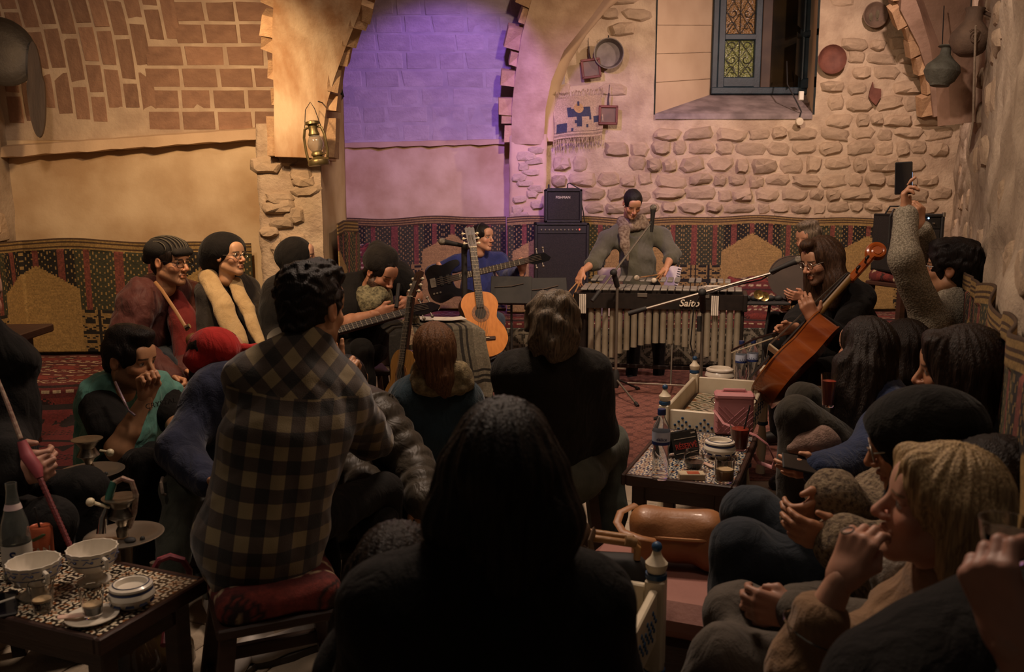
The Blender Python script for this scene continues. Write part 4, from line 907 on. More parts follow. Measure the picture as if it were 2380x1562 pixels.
# bass guitars
def bass(name, label, M, body_m, s=1):
    t = thing(name, label, 'bass guitar', M.translation); R = M.copy(); R.translation = (0, 0, 0)
    out = [(-.02, -.16), (.06, -.17), (.15, -.15), (.2, -.09), (.19, -.02), (.17, .05), (.19, .13), (.20, .2), (.165, .235), (.13, .18), (.10, .10), (.05, .07), (-.05, .07), (-.09, .11), (-.12, .16), (-.165, .15), (-.17, .08), (-.15, 0), (-.17, -.07), (-.15, -.13), (-.1, -.165)]
    out = [(x*.95, y) for x, y in out]; n = len(out); sm = []
    for i in range(n):
        p0, p1, p2, p3 = (np.array(out[(i+k) % n]) for k in (-1, 0, 1, 2))
        for f in (0, .25, .5, .75): sm.append(tuple(.5*((2*p1)+(p2-p0)*f+(2*p0-5*p1+4*p2-p3)*f*f+(3*p1-p0-3*p2+p3)*f**3)))
    obj('body', MB(R).prism(sm, -.02, .02), body_m, t, angle=35); obj('neck', MB(R).box((0, .42, .012), (.055, .74, .022), .006), rosew, t); obj('fretboard', MB(R).box((0, .40, .027), (.056, .70, .008), .002), ebony, t)
    fb = MB(R)
    for k in range(1, 22): fb.box((0, .75-.86*(1-2**(-k/12)), .0325), (.056, .003, .003), .0004)
    obj('frets', fb, string_m, t, kind='stuff'); obj('bridge', MB(R).box((0, -.11, .026), (.085, .05, .012), .002), silver, t)
    for y in (-.03, .035): obj('pickup', MB(R).box((0, y, .024), (.09, .03, .012), .003), black_m, t)
    hd = MB(R).prism([(-.03, .785), (.03, .785), (.05, .83), (.045, .96), (.02, .985), (-.03, .94), (-.045, .83)], .0, .016); obj('headstock', hd, body_m, t)
    for k in range(4): obj('tuning_key', MB(R).tube([((-1)**k*.04, .84+.03*k, .005), ((-1)**k*.075, .84+.03*k, .005)], .005, 6).ball(((-1)**k*.082, .84+.03*k, .005), .012, 8), silver, t)
    sg = MB(R)
    for k in range(4): x = -.02+.0133*k; sg.tube([(x*1.3, -.11, .036), (x, .785, .034), (x, .9, .02)], .0014, 4)
    obj('strings', sg, string_m, t, kind='stuff')
    for k in range(3): obj('control_knob', MB(R @ Matrix.Translation((.10, -.06-.03*k, .02))).lathe([(0, 0), (.009, 0), (.008, .014), (0, .014)], 10), silver, t)
    return t
gloss_black = mat('gloss_black', '0f0e10', '17151a', .15, 5, coat=.6)
bc, bh = P(1035, 652, 6.85), P(1276, 594, 6.75); up = nrm(bh-bc); fz = np.array([.1, -1, .25]); fz = nrm(fz-up*np.dot(fz, up)); s_ = np.linalg.norm(bh-bc)/.97
bass('bass_guitar', 'glossy black bass guitar played by the woman in blue', frame(bc, np.cross(up, fz), up, fz) @ Matrix.Scale(s_, 4), gloss_black)
bc, bh = P(690, 792, 4.62), P(925, 727, 4.85); up = nrm(bh-bc); fz = np.array([.0, -.72, .7]); fz = nrm(fz-up*np.dot(fz, up)); bc = bc+np.array([0, 0, -.02])
bass('bass_guitar', 'dark bass guitar lying flat across the lap of the bearded man in the beanie', frame(bc, np.cross(up, fz), up, fz) @ Matrix.Scale(.85, 4), gloss_black)
# ---------------------------------------------------------------- blanket-covered table with cup and papers
bt = thing('small_table', 'low table hidden under the grey striped blanket', 'table', (P(1000, 800, 5.1)[0], 5.1, 0), .30)
obj('table_top', MB().box((0, 0, .725), (.46, .40, .03), .005), dark_wood, bt)
for sx in (-1, 1):
    for sy in (-1, 1): obj('leg', MB().box((sx*.20, sy*.17, .355), (.04, .04, .71), .004), dark_wood, bt)
G1, G2, G3_ = C3('6d6553'), C3('2a261f'), C3('857c68')
def strip_fn(L, H):
    def fn(u, v):
        x = u*L; y = v*H; c = np.tile(G1, (len(x), 1))
        for a, b, k in ((.0, .12, G2), (.17, .185, G2), (.20, .215, G2), (.30, .38, G2), (.42, .435, G2), (.455, .47, G2), (.50, .6, G3_)): c[(x > a*L/.58) & (x < b*L/.58)] = k
        for a in (.12, .16, .20, .9, .94): c[np.abs(y-a*H) < .008] = G2*1.2
        return c*(.85+.25*hash2(np.floor(x/.006), np.floor(y/.006))[:, None])
    return fn
def cloth_pos(u, v):
    x = (u-.5)*.56; H = .78; s = v*H; pr = np.array([[-.285, .32], [-.26, .57], [-.225, .742], [-.20, .754], [.1, .754], [.20, .754]]); cum = np.concatenate([[0], np.cumsum(np.linalg.norm(np.diff(pr, axis=0), axis=1))]); s = v*cum[-1]
    y = np.interp(s, cum, pr[:, 0]); z = np.interp(s, cum, pr[:, 1]); hang = np.clip((.73-z)/.38, 0, 1); e = np.clip((np.abs(x)-.24)/.04, 0, 1)
    return x*(1+.06*hang)+.02*hang*np.sin(v*9), y+hang*(.022*np.sin(u*22)+.012*np.sin(u*41+1)), z-.03*e*(hang < .02)-.015*np.sin(u*5)*hang
sb_ = pattern('striped_blanket', strip_fn(.58, .8), cloth_pos, 90, 120, woven); sb_.location = bt.location; sb_.rotation_euler = bt.rotation_euler; tag(sb_, 'grey blanket with dark stripes draped over the low table beside the guitar', 'blanket'); sb_.modifiers.new('s', 'SOLIDIFY').thickness = .008
tb = MB(); 
beltp = [P(943, 742, 4.98)+np.array([0, .02, .0]), P(948, 748, 4.86), P(955, 775, 4.80), P(958, 800, 4.79)]; tag(obj('woven_strap', MB().tube([p+np.array([0, -.02, .0]) for p in beltp], .022, 8, flat=((0, -.3, 1), .25)), mat('strap_pattern', '6a4a38', 'a08a68', .8, 120), angle=60), 'short patterned strap hanging over the front of the striped blanket', 'strap')
def lathe_thing(name, label, cat, p, prof, m, n=28, grp=None, rz=0, lobes=None, part='body'):
    t = thing(name, label, cat, p, rz, grp); obj(part, MB().lathe(prof, n, lobes=lobes), m, t); return t
cz = .762; cp_ = P(963, 718, 5.05); cu = lathe_thing('steel_cup', 'shiny steel cup on the edge of the striped blanket', 'cup', (cp_[0], 5.02, cz), [(0, 0), (.034, 0), (.036, .004), (.038, .085), (.036, .085), (.034, .006), (0, .006)], chrome)
pp = thing('sheet_music', 'loose white papers lying on the striped blanket beside the cup', 'paper', (P(1040, 705, 5.1)[0], 5.14, cz+.004)); 
for k, (a, dx) in enumerate(((.3, 0), (.1, -.06), (-.15, -.12))): obj('page', MB(X4((dx, .01*k, .002*k), rz=a)).sheet(lambda u, v: ((u-.5)*.2, (v-.5)*.14, .003+.012*abs(u-.5)*(k == 0)), 8, 4), mat('paper', 'c9c1b4'), pp)
# ---------------------------------------------------------------- music stands
def music_stand(label, px, py, Y, w, h, rz, tilt=.35):
    c = P(px, py, Y); t = thing('music_stand', label, 'music stand', (c[0], c[1], 0), rz); M = X4((0, 0, c[2]), rx=-tilt)
    obj('desk', MB(M).box((0, 0, 0), (w, .006, h), .003), black_m, t); obj('shelf', MB(M).box((0, -.025, -h/2), (w, .05, .006), .002), black_m, t); obj('pole', MB().tube([(0, .03, .12), (0, .02, c[2])], .009, 8), black_m, t)
    ws = MB(M); ws.tube([(-w*.4, -.008, h*.1), (0, -.012, h*.14), (w*.3, -.008, h*.24)], .003, 5); obj('wire_holder', ws, silver, t)
    for k in range(3): a = k*2.094+.5; obj('leg', MB().tube([(0, .03, .2), (.24*math.cos(a), .03+.24*math.sin(a), .01)], .007, 6), black_m, t)
    return t
music_stand('black music stand just right of the guitar neck', 1188, 675, 6.2, .30, .21, -.1); music_stand('black music stand between the guitar and the vibraphone', 1268, 682, 6.35, .33, .24, .15)
# ---------------------------------------------------------------- cello
varn = mat('cello_varnish', 'a4521c', '84390f', .22, 3, .03, 30, stretch=(1, 1, 6), coat=.6); varn_d = mat('cello_varnish_top', 'b0672a', '8f4a1a', .25, 3, .03, 30, coat=.5)
cb0, cs0 = P(1750, 905, 4.30), P(1901, 738, 4.40); ca_ = nrm(cs0-cb0); cl_ = np.linalg.norm(cs0-cb0)
fzc = np.array([-.80, .42, .46]); fzc = nrm(fzc-ca_*np.dot(fzc, ca_)); CM = frame(cb0, np.cross(ca_, fzc), ca_, fzc)
ce = thing('cello', 'orange-varnished cello leaning against the long-haired player in black', 'cello', cb0); R = CM.copy(); R.translation = (0, 0, 0)
k_ = cl_/.488; out = [(x*k_*1.12, y*k_) for x, y in guitar_outline(1.0, 40)]
hb_ = MB(R); hb_.prism(out, -.115, 0); obj('ribs', hb_, varn, ce, angle=30)
obj('front_plate', MB(R).prism([(x*1.03, y*1.02-.005) for x, y in out], 0, .008), varn_d, ce); obj('back_plate', MB(R).prism([(x*1.03, y*1.02-.005) for x, y in out], -.123, -.115), varn, ce)
obj('fingerboard', MB(R).box((0, cl_+.02, .035), (.048, .52, .014), .004), ebony, ce); obj('neck', MB(R).tube([(0, cl_-.02, .012), (0, cl_+.10, .016), (0, cl_+.28, .018)], [.024, .020, .022], 10), mat('maple_neck', '8a6a3a', '77582e', .4, 4), ce)
obj('bridge', MB(R).box((0, cl_*.45, .045), (.09, .01, .085), .003), ivory, ce); obj('tailpiece', MB(R).prism([(-.016, .03), (.016, .03), (.028, cl_*.36), (-.028, cl_*.36)], .045, .055), ebony, ce)
for sx in (-1, 1): obj('sound_slot', MB(R).tube([(sx*.075, cl_*.38, .009), (sx*.06, cl_*.45, .009), (sx*.066, cl_*.52, .009)], .004, 6), ebony, ce)
e0 = np.array([0, cl_+.27, .012]); pb = MB(R); pb.box((0, cl_+.36, .006), (.045, .2, .04), .008); obj('pegbox', pb, varn, ce)
sc_ = MB(R)
for sx in (-1, 1): sc_.tube([(sx*.014, cl_+.47+(.046-.0033*a)*math.sin(a-1.7), .0+(.046-.0033*a)*math.cos(a-1.7)) for a in np.linspace(0, 11, 40)], [.016*(1-.04*i/4) for i in range(40)], 8)
sc_.tube([(-.03, cl_+.47, 0), (.03, cl_+.47, 0)], .022, 12); obj('scroll', sc_, varn, ce)
for k in range(4): sx = (-1)**k; obj('peg', MB(R).tube([(sx*.02, cl_+.31+.035*k, .008), (sx*.07, cl_+.31+.035*k, .008)], .006, 6).ball((sx*.082, cl_+.31+.035*k, .008), .016, 8, sc=(.8, 1, .5)), ebony, ce)
sg = MB(R)
for k in range(4): x = -.018+.012*k; sg.tube([(x*1.2, cl_*.34, .055), (x*1.2, cl_*.45, .09), (x*.6, cl_+.28, .044)], .0013, 4)
obj('strings', sg, string_m, ce, kind='stuff'); obj('end_pin', MB().tube([cb0, (cb0[0]-.02, cb0[1], .0)], .006, 6), silver, ce, world=True)
bw = thing('cello_bow', 'thin cello bow drawn across the strings below the player’s right hand', 'bow', P(1800, 775, 4.55)); q0, q1 = P(1806, 772, 4.5), P(1700, 815, 4.75); obj('stick', MB().tube([q0, lerp(q0, q1, .5)+(0, 0, .012), q1], .006, 6), rosew, bw, world=True); obj('hair', MB().tube([q0+(0, 0, -.025), q1+(0, 0, -.012)], .004, 5), ivory, bw, world=True); obj('frog', MB(X4(lerp(q0, q1, .03)+(0, 0, -.012))).box((0, 0, 0), (.04, .012, .022), .003), ebony, bw, world=True)
# frame drum and percussion table
fd = thing('frame_drum', 'round dark frame drum held upright by the player behind the cello', 'drum', P(1838, 645, 6.55)); dm = look_frame((0, 0, 0), (-.35, -1, .1)); obj('skin', MB(dm).lathe([(0, .0), (.16, .0), (.16, .004), (0, .004)], 36), mat('drum_skin', '463931', '3a2f28', .7, 6), fd); obj('hoop', MB(dm).lathe([(.16, -.05), (.168, -.05), (.168, .008), (.16, .008), (.16, -.05)], 36), dark_wood, fd)
pt = thing('percussion_rack', 'small black rack carrying brass finger bells left of the frame drum', 'percussion rack', Q(1765, 0, 6.5)); pz = P(1760, 700, 6.5)[2]
obj('tray', MB().box((0, 0, pz-.01), (.34, .22, .02), .005), black_m, pt); obj('post', MB().tube([(0, 0, .02), (0.02, 0, pz*.6), (0.05, 0, pz-.02)], .012, 8), black_m, pt); obj('base', MB().box((0, 0, .015), (.4, .3, .03), .005), black_m, pt)
for k, (x, z) in enumerate(((-.06, .055), (-.015, .04))): obj('finger_bell', MB(look_frame((x, -.06, pz+z), (-.2, -1, .2))).lathe([(0, 0), (.012, .0), (.02, .012), (.036, .018), (.036, .022), (.02, .017), (.009, .006), (0, .006)], 18), mat('bright_brass', 'b09a62', None, .25, metal=.9), pt)
for k in range(5): obj('shaker', MB().ball((-.12+.06*k, .03, pz+.02), .028, 10, sc=(1.3, 1, .8)), black_m, pt)
tam = thing('small_tambourine', 'small pale round tambourine lying by the cello strings', 'drum', P(1815, 731, 5.9)); obj('skin', MB(look_frame((0, 0, 0), (-.2, -1, .3))).lathe([(0, 0), (.042, 0), (.045, .006), (.045, .02), (0, .022)], 24), mat('pale_skin', 'a5947a', None, .6), tam); tam.location.z = .46; tam.location.y = 7.6; tam.location.x = P(1815, 731, 7.6)[0]
# cushions on the back bench
def cushion(label, p, r, R, fn=None, rz=0, m=None):
    s = Sdf(); s.ell((0, 0, 0), r, k=.02); hx, hy, hz = r
    for sx in (-1, 1):
        for sz in (-1, 1): s.cone((0, 0, 0), (sx*hx*.9, 0, sz*hz*.9), hy*.8, .018, k=.06)
    V, F = s.mesh(.014, waves(5, 22, .006)); col = kilim_fn(1, 1)(V[:, 0]+.5, V[:, 2]+.57); t = mesh_np('kilim_cushion', V, F, woven, None, col); t.location = [float(q) for q in p]; t.rotation_euler = R; return tag(t, label, 'cushion', 'kilim cushions on the back bench')
cushion('red kilim cushion propped at the left end of the niche mat', P(795, 607, 8.1)+np.array([0, 0, 0]), (.24, .08, .2), (-.25, .1, .1)); cushion('red kilim cushion with rounded top behind the brass bells', P(1755, 690, 8.0), (.26, .09, .2), (-.3, 0, 0)); cushion('flat red kilim cushion beside the vibraphone end', P(1750, 728, 7.85), (.27, .09, .12), (-.9, 0, 0))
sr = thing('striped_zither', 'white ribbed sheet leaning behind the right elbow of the vibraphone player', 'music sheet', P(1562, 650, 7.9)); 
obj('board', MB(X4((0, 0, 0), rx=-.3, ry=.25)).box((0, 0, 0), (.13, .012, .26), .003), mat('off_white_paper', 'cfc6b8'), sr)
for k in range(11): obj('dark_line', MB(X4((0, 0, 0), rx=-.3, ry=.25)).box((.045, -.008, -.11+.022*k), (.03, .003, .009), .001), black_m, sr)
dr = thing('hand_drum', 'pale goblet drum standing on the bench left of the vibraphone player', 'drum', (P(1418, 630, 8.0)[0], 8.0, .43)); obj('shell', MB().lathe([(.09, 0), (.075, .08), (.06, .18), (.085, .27), (.115, .36), (.12, .43), (.117, .436), (0, .436)], 28), mat('pale_drum', 'c3b399', 'a8977d', .6, 10), dr)
# ---------------------------------------------------------------- tiled coffee tables
def zellige(kind):
    def fn(u, v):
        x = np.mod(u, 1)-.5; y = np.mod(v, 1)-.5; r = np.hypot(x, y); a = np.arctan2(y, x); n = len(x); W, Bk, Bl, Br, Gn = (C3(h) for h in ('cfc2a8', '241d18', '2c3f58', '8c5a34', '3e4a2c'))
        if kind == 'green':
            c = np.tile(W, (n, 1)); q = np.abs(x)+np.abs(y); c[(q < .40) & (q > .30)] = Gn; c[q < .22] = Gn; c[(q < .16)] = W; c[r < .07] = Br; c[(q > .50) & (q < .62)] = Gn; c[q > .82] = Br; c[(np.abs(np.abs(x)-np.abs(y)) < .035) & (q > .3)] = C3('a8743c'); return c
        c = np.tile(W, (n, 1)); d1 = Bk if kind == 'dark' else Bl
        sw = np.abs(r-.30-.07*np.sin(6*a+1)); c[sw < .05] = d1; c[(r < .20) & (np.abs(np.sin(4*a)) > .55)] = Br; c[r < .07] = d1
        cr = np.hypot(np.abs(x)-.5, np.abs(y)-.5); c[(cr < .27) & (cr > .17)] = d1; c[cr < .11] = Br; c[(np.abs(np.hypot(np.abs(x)-.5, y)-.13) < .04)] = d1; c[(np.abs(np.hypot(x, np.abs(y)-.5)-.13) < .04)] = Br*.8
        c[(r > .42) & (np.abs(np.sin(8*a)) > .75)] = d1; return c
    return fn
glaze = mat('glaze', 'ffffff', 'e6e6e6', .3, 30, .1, 90, attr=True, coat=.3, bdist=.002)
TILE = {}
for k in ('blue', 'dark', 'green'):
    o = pattern('tile', zellige(k), lambda u, v: (u-.5, v-.5, 0*u), 26, 26, glaze); TILE[k] = o.data; D.objects.remove(o)
def lay_tiles(t, w, d, z, nx, ny, kind):
    tx, ty = w/nx, d/ny
    for i in range(nx):
        for j in range(ny): o = D.objects.new('tile', TILE[kind]); link(o, t); o.location = (-w/2+(i+.5)*tx, -d/2+(j+.5)*ty, z+random.uniform(0, .0008)); o.scale = (tx*.975, ty*.975, 1); o.rotation_euler = (0, 0, 0)
def tile_table(label, c, w, d, h, kind, nx, ny, rz=RZ):
    t = thing('tiled_coffee_table', label, 'table', (c[0], c[1], 0), rz)
    obj('top_board', MB().box((0, 0, h-.022), (w-.01, d-.01, .032), .003), dark_wood, t)
    for sx in (-1, 1): obj('rim_strip', MB().box((sx*(w/2-.009), 0, h-.018), (.018, d, .044), .004), dark_wood, t); obj('rim_strip', MB().box((0, sx*(d/2-.009), h-.018), (w-.036, .018, .044), .004), dark_wood, t)
    obj('apron', MB().box((0, 0, h-.075), (w-.09, d-.09, .06), .003), dark_wood, t)
    for sx in (-1, 1):
        for sy in (-1, 1): obj('leg', MB().box((sx*(w/2-.06), sy*(d/2-.06), (h-.04)/2), (.05, .05, h-.04), .004), dark_wood, t)
    lay_tiles(t, w-.036, d-.036, h+.0015, nx, ny, kind); return t
TH_ = .435
nl = PZ(1443, 1104, TH_); W1, D1 = .43, .74
c1 = nl+E1*W1/2+E2*D1/2; tt = tile_table('low tiled coffee table with reserved sign, glasses and pink bag', c1, W1, D1, TH_, 'blue', 5, 8)
n0 = PZ(230, 1492, .435); W2, D2 = .95, .37
c2 = n0-E1*W2/2+E2*D2/2; t2 = tile_table('low dark tiled coffee table at the lower left with cups and ashtray', c2, W2, D2, .435, 'dark', 11, 4)
def tray_table(label, c, w, d, z_deck, z_rail, rz=RZ):
    t = thing('white_tray_table', label, 'table', (c[0], c[1], 0), rz); pr = [(.0, 0), (.024, 0), (.026, .02), (.018, .05), (.025, .09), (.027, .14), (.02, .19), (.017, .21), (.026, .225), (.026, .24)]
    for sx in (-1, 1):
        for sy in (-1, 1):
            x, y = sx*w/2, sy*d/2; M = X4((x, y, 0)); lg = obj('leg', MB(M).lathe([(r_, z_*(z_deck-.12)/.24) for r_, z_ in pr], 16), white_paint, t)
            obj('ring', MB(M).lathe([(.02, z_deck-.155), (.029, z_deck-.15), (.029, z_deck-.135), (.02, z_deck-.13)], 16), blue_paint, lg)
            p = obj('post', MB(M).box((0, 0, (z_deck-.13+z_rail+.02)/2), (.048, .048, z_rail+.02-z_deck+.13), .005), white_paint, t)
            obj('ring', MB(M).lathe([(.02, z_rail+.02), (.027, z_rail+.022), (.027, z_rail+.034), (.02, z_rail+.037)], 16), blue_paint, p)
            f = obj('finial', MB(M).lathe([(.022, z_rail+.037), (.027, z_rail+.05), (.028, z_rail+.06), (.015, z_rail+.075), (.009, z_rail+.092), (.0, z_rail+.094)], 16), white_paint, t); obj('finial_ball', MB(M).ball((0, 0, z_rail+.101), .0135, 10), blue_paint, f)
    ph = z_rail-z_deck+.05; dots = []
    for sy in (-1, 1): obj('side_panel', MB().box((0, sy*d/2, z_rail-ph/2), (w-.05, .02, ph), .004), white_paint, t)
    for sx in (-1, 1): obj('side_panel', MB().box((sx*w/2, 0, z_rail-ph/2), (.02, d-.05, ph), .004), white_paint, t)
    obj('deck', MB().box((0, 0, z_deck-.012), (w-.03, d-.03, .02), .002), dark_wood, t); lay_tiles(t, w-.06, d-.06, z_deck+.001, 2, 4, 'green')
    zc = z_rail-ph*.52
    def diamond(x0, y0, ux, uy):
        for a in range(-2, 3):
            for b in range(-2, 3):
                if abs(a)+abs(b) == 2 or (a == 0 and b == 0): yield (x0+ux*a*.017, y0+uy*a*.017, zc+b*.017)
    for sy in (-1, 1):
        for xo in (-.10, 0, .10):
            dm_ = MB(); [dm_.ball(q, .0062, 7, sc=(1, .5, 1)) for q in diamond(xo, sy*(d/2+.011), 1, 0)]; obj('dot_motif', dm_, blue_paint, t)
    for sx in (-1, 1):
        for yo in (-.24, -.12, 0, .12, .24):
            dm_ = MB(); [dm_.ball(q, .0062, 7, sc=(.5, 1, 1)) for q in diamond(sx*(w/2+.011), yo*d/.8, 0, 1)]; obj('dot_motif', dm_, blue_paint, t)
    return t
pNL, pFR = Q(1546, .62, 3.90), Q(1778, .60, 4.52); dl = pFR-pNL; wq, dq = float(dl@E1), float(dl@E2); cT = (pNL+pFR)/2
tray_table('cream tray table with blue finials and dotted panels behind the tiled coffee table', cT, wq, dq, .43, .515)
q = Q(1527, .62, 2.02); c3 = q-E1*.21-E2*.20; tray_table('cream tray table with blue finial, beside the knees at the bottom of the view', c3, .42, .40, .43, .515)
def on(t, px, py, z): p = PZ(px, py, z); return (p[0], p[1], z)
ZT = TH_+.003
pet = mat('clear_plastic', 'f0f2f4', None, .08, trans=.95, ior=1.2, bump=.0); water = mat('water', 'ffffff', None, .02, trans=1, ior=1.33); cap_b = mat('blue_cap', '1d2a55', None, .4); lab_w = mat('bottle_label', 'c9d0e0', '9fb0d0', .5, 4); lab_b = mat('label_blue', '1d2f66', None, .5)
def bottle(label, p, s=1.0, word='délice', rz=0):
    t = thing('water_bottle', label, 'bottle', p, rz, 'plastic water bottles')
    pr = [(0, 0), (.028, 0), (.032, .008), (.031, .03), (.028, .045), (.032, .06), (.028, .08), (.032, .098), (.029, .115), (.033, .13), (.033, .185), (.028, .205), (.016, .228), (.0125, .236), (.0125, .25)]
    if s < 1: pr = [(r_, z_) for r_, z_ in pr]
    obj('plastic_shell', MB().lathe([(a*s, b*s) for a, b in pr], 26), pet, t); obj('cap', MB().lathe([(0, .248*s), (.0155*s, .245*s), (.0155*s, .264*s), (.014*s, .267*s), (0, .267*s)], 20), cap_b, t)
    l = obj('label', MB().lathe([(.0336*s, .135*s), (.0336*s, .183*s)], 28), lab_w, t); obj('label_band', MB().lathe([(.0339*s, .135*s), (.0339*s, .147*s)], 28), lab_b, t); l.data.update()
    me = text('lettering', word, .017*s, Matrix.Identity(4), lab_b, t, bold=True)
    for v in me.data.vertices: a = v.co.x/(.034*s); yy = v.co.y; v.co = (math.sin(a)*.0345*s, -math.cos(a)*.0345*s, .157*s+yy)
    return t
bottle('clear plastic water bottle with blue cap beside the reserved sign', on(tt, 1534, 1112, ZT), 1.0, 'délice', -.1)
pw = PZ(1720, 895, .432); bottle('left one of two water bottles at the far end of the cream tray table', (pw[0]-.0, pw[1], .435), .95, 'دليس', .2); pw = PZ(1749, 893, .432); bottle('right one of two water bottles at the far end of the cream tray table', (pw[0], pw[1]+.02, .435), .95, 'دليس', -.2)
cer = mat('white_ceramic', 'd8cfc0', 'c6bcaa', .25, 8, coat=.4); cer_b = mat('painted_ceramic_blue', '2b3350', '3a4468', .3, 10, coat=.3)
def ashtray(label, p, s=1.0, painted=True):
    t = thing('lidded_ashtray', label, 'ashtray', p); k = s
    obj('bowl', MB().lathe([(a*k, b*k) for a, b in [(0, 0), (.035, 0), (.04, .004), (.058, .02), (.066, .038), (.06, .055), (.052, .062)]], 32), cer, t)
    obj('lid_ring', MB().lathe([(a*k, b*k) for a, b in [(.05, .06), (.061, .062), (.06, .068), (.048, .074), (.044, .072), (.04, .058), (0, .056)]], 32), cer, t)
    if painted:
        for i in range(10):
            a = i*2*math.pi/10; m = MB(X4(rz=a)); m.prism([(-.013*k, 0), (.013*k, 0), (.007*k, .014*k), (0, .021*k), (-.007*k, .014*k)], -.0005, .002, M=X4(rz=a) @ Matrix.Translation((.0600*k, 0, .018*k)) @ Matrix.Rotation(math.pi/2, 4, 'Z') @ Matrix.Rotation(math.pi/2-.30, 4, 'X')); obj('petal_motif', m, cer_b, t)
        obj('painted_band', MB().lathe([(.0592*k, .0555*k), (.0612*k, .052*k), (.060*k, .0585*k)], 32), cer_b, t); obj('painted_ring', MB().lathe([(.0487*k, .0745*k), (.0515*k, .0735*k), (.05*k, .0752*k)], 32), cer_b, t)
    return t
ashtray('white ashtray with blue petal pattern behind the coffee glasses on the tiled table', on(tt, 1672, 1062, ZT), .98); pa = PZ(1672, 893, .432); ashtray('plain white ceramic ashtray on the cream tray table', (pa[0], pa[1], .435), 1.28, False)
ashtray('blue and white patterned ashtray near the right corner of the lower left table', on(t2, 308, 1408, ZT), .86)
coffee = mat('coffee', '1c0e08', '2a160c', .15, 5); latte = mat('milky_coffee', 'a07a50', '8a6540', .3, 8); foam = mat('foam', 'b39a78', 'a08660', .8, 60, .3); juice = mat('red_juice', '8c3424', '702818', .3, 12); gl = mat('drinking_glass', 'f4f2ee', None, .03, trans=1, ior=1.4)
def glass_cup(label, p, r, h, fill, fm, taper=.85, foam_h=0, handle=False, name='coffee_glass', n=26):
    t = thing(name, label, 'glass', p); r0 = r*taper
    obj('glass_wall', MB().lathe([(0, 0), (r0*.9, 0), (r0, .004), (r, h), (r-.002, h), (r0-.003, .008), (0, .007)], n), gl, t); rf = r0+(r-r0)*fill-.004
    obj('drink', MB().lathe([(0, .0085), (r0-.0045, .0085), (rf, h*fill), (0, h*fill)], n), fm, t)
    if foam_h: obj('foam', MB().lathe([(0, h*fill+.0005), (rf, h*fill+.0005), (rf+.001, h*fill+foam_h), (0, h*fill+foam_h*.8)], n), foam, t)
    if handle: obj('handle', MB().tube([(r*.95, 0, h*.75), (r*1.5, 0, h*.72), (r*1.6, 0, h*.45), (r*.92, 0, h*.25)], .005, 8), gl, t)
    return t
b_ = thing('coffee_glass', 'round glass with dark coffee beside the reserved sign', 'glass', on(tt, 1612, 1092, ZT)); obj('glass_wall', MB().lathe([(0, 0), (.018, 0), (.03, .012), (.04, .035), (.038, .06), (.032, .078), (.030, .078), (.036, .058), (.038, .036), (.028, .014), (0, .008)], 26), gl, b_); obj('drink', MB().lathe([(0, .009), (.016, .009), (.027, .016), (.0365, .034), (0, .034)], 26), coffee, b_)
glass_cup('glass mug of milky coffee at the near right corner of the tiled table', on(tt, 1683, 1118, ZT), .036, .085, .48, latte, .95, .008, True); pj = on(tt, 1718, 1045, ZT)
j = glass_cup('tall plastic cup of red juice with black straw in front of the pink bag', pj, .042, .105, .86, juice, .72, 0, False, 'juice_cup'); obj('straw', MB().tube([(.005, 0, .03), (.022, -.005, .12), (.038, .0, .19)], .0035, 6), black_m, j)
j2_ = glass_cup('tall glass of red juice held by the woman with long dark hair', P(1924, 945, 3.05), .03, .12, .8, juice, .7, 0, False, 'juice_cup')
# reserved sign (tent card)
rs = thing('reserved_sign', 'black tent card with red lettering RÉSERVÉ on the tiled table', 'sign', on(tt, 1585, 1060, ZT), .52); Ms = X4((0, -.02, .055), rx=math.pi/2-.32)
obj('front_card', MB(Ms).box((0, 0, 0), (.135, .105, .003), .001), black_m, rs); obj('back_card', MB(X4((0, .024, .055), rx=math.pi/2+.32)).box((0, 0, 0), (.135, .105, .003), .001), black_m, rs)
text('lettering', 'RÉSERVÉ', .030, Ms @ Matrix.Translation((0, -.008, .0025)), mat('red_letters', '9c3028', None, .6), rs, bold=True)
for yy in (.024, -.034): obj('white_line', MB(Ms).box((0, yy, .002), (.115, .0025, .001), .0002), mat('pale_line', 'a89c8c'), rs)
obj('corner_mark', MB(Ms).box((.045, .042, .002), (.022, .006, .001), .0002), mat('pale_line', 'a89c8c'), rs)
cg = thing('cigarette_pack', 'pale cigarette pack with orange picture at the near edge of the tiled table', 'cigarette pack', on(tt, 1607, 1112, ZT), RZ+.35); obj('pack', MB().box((0, 0, .0115), (.095, .05, .023), .002), mat('pack_cream', 'b8a88c', 'a8967a', .5, 9), cg); obj('picture', MB().box((.005, -.004, .0235), (.045, .036, .001), .0003), mat('pack_picture', 'a8502c', '6a2c1c', .5, 14), cg); obj('lid_line', MB().box((.034, 0, .0116), (.0012, .0512, .0235), .0002), mat('pale_line', 'a89c8c'), cg)
for i, (px, py, a) in enumerate(((1645, 1080, 1.9),)): tag(obj('sugar_stick', MB(X4(on(tt, px, py, ZT+.006), rz=a)).box((0, 0, 0), (.075, .016, .006), .002), mat('sugar_paper', 'cdb9a6', 'b58a7a', .6, 40)), 'thin paper sugar stick on the tiled table beside the milky coffee', 'sugar stick')
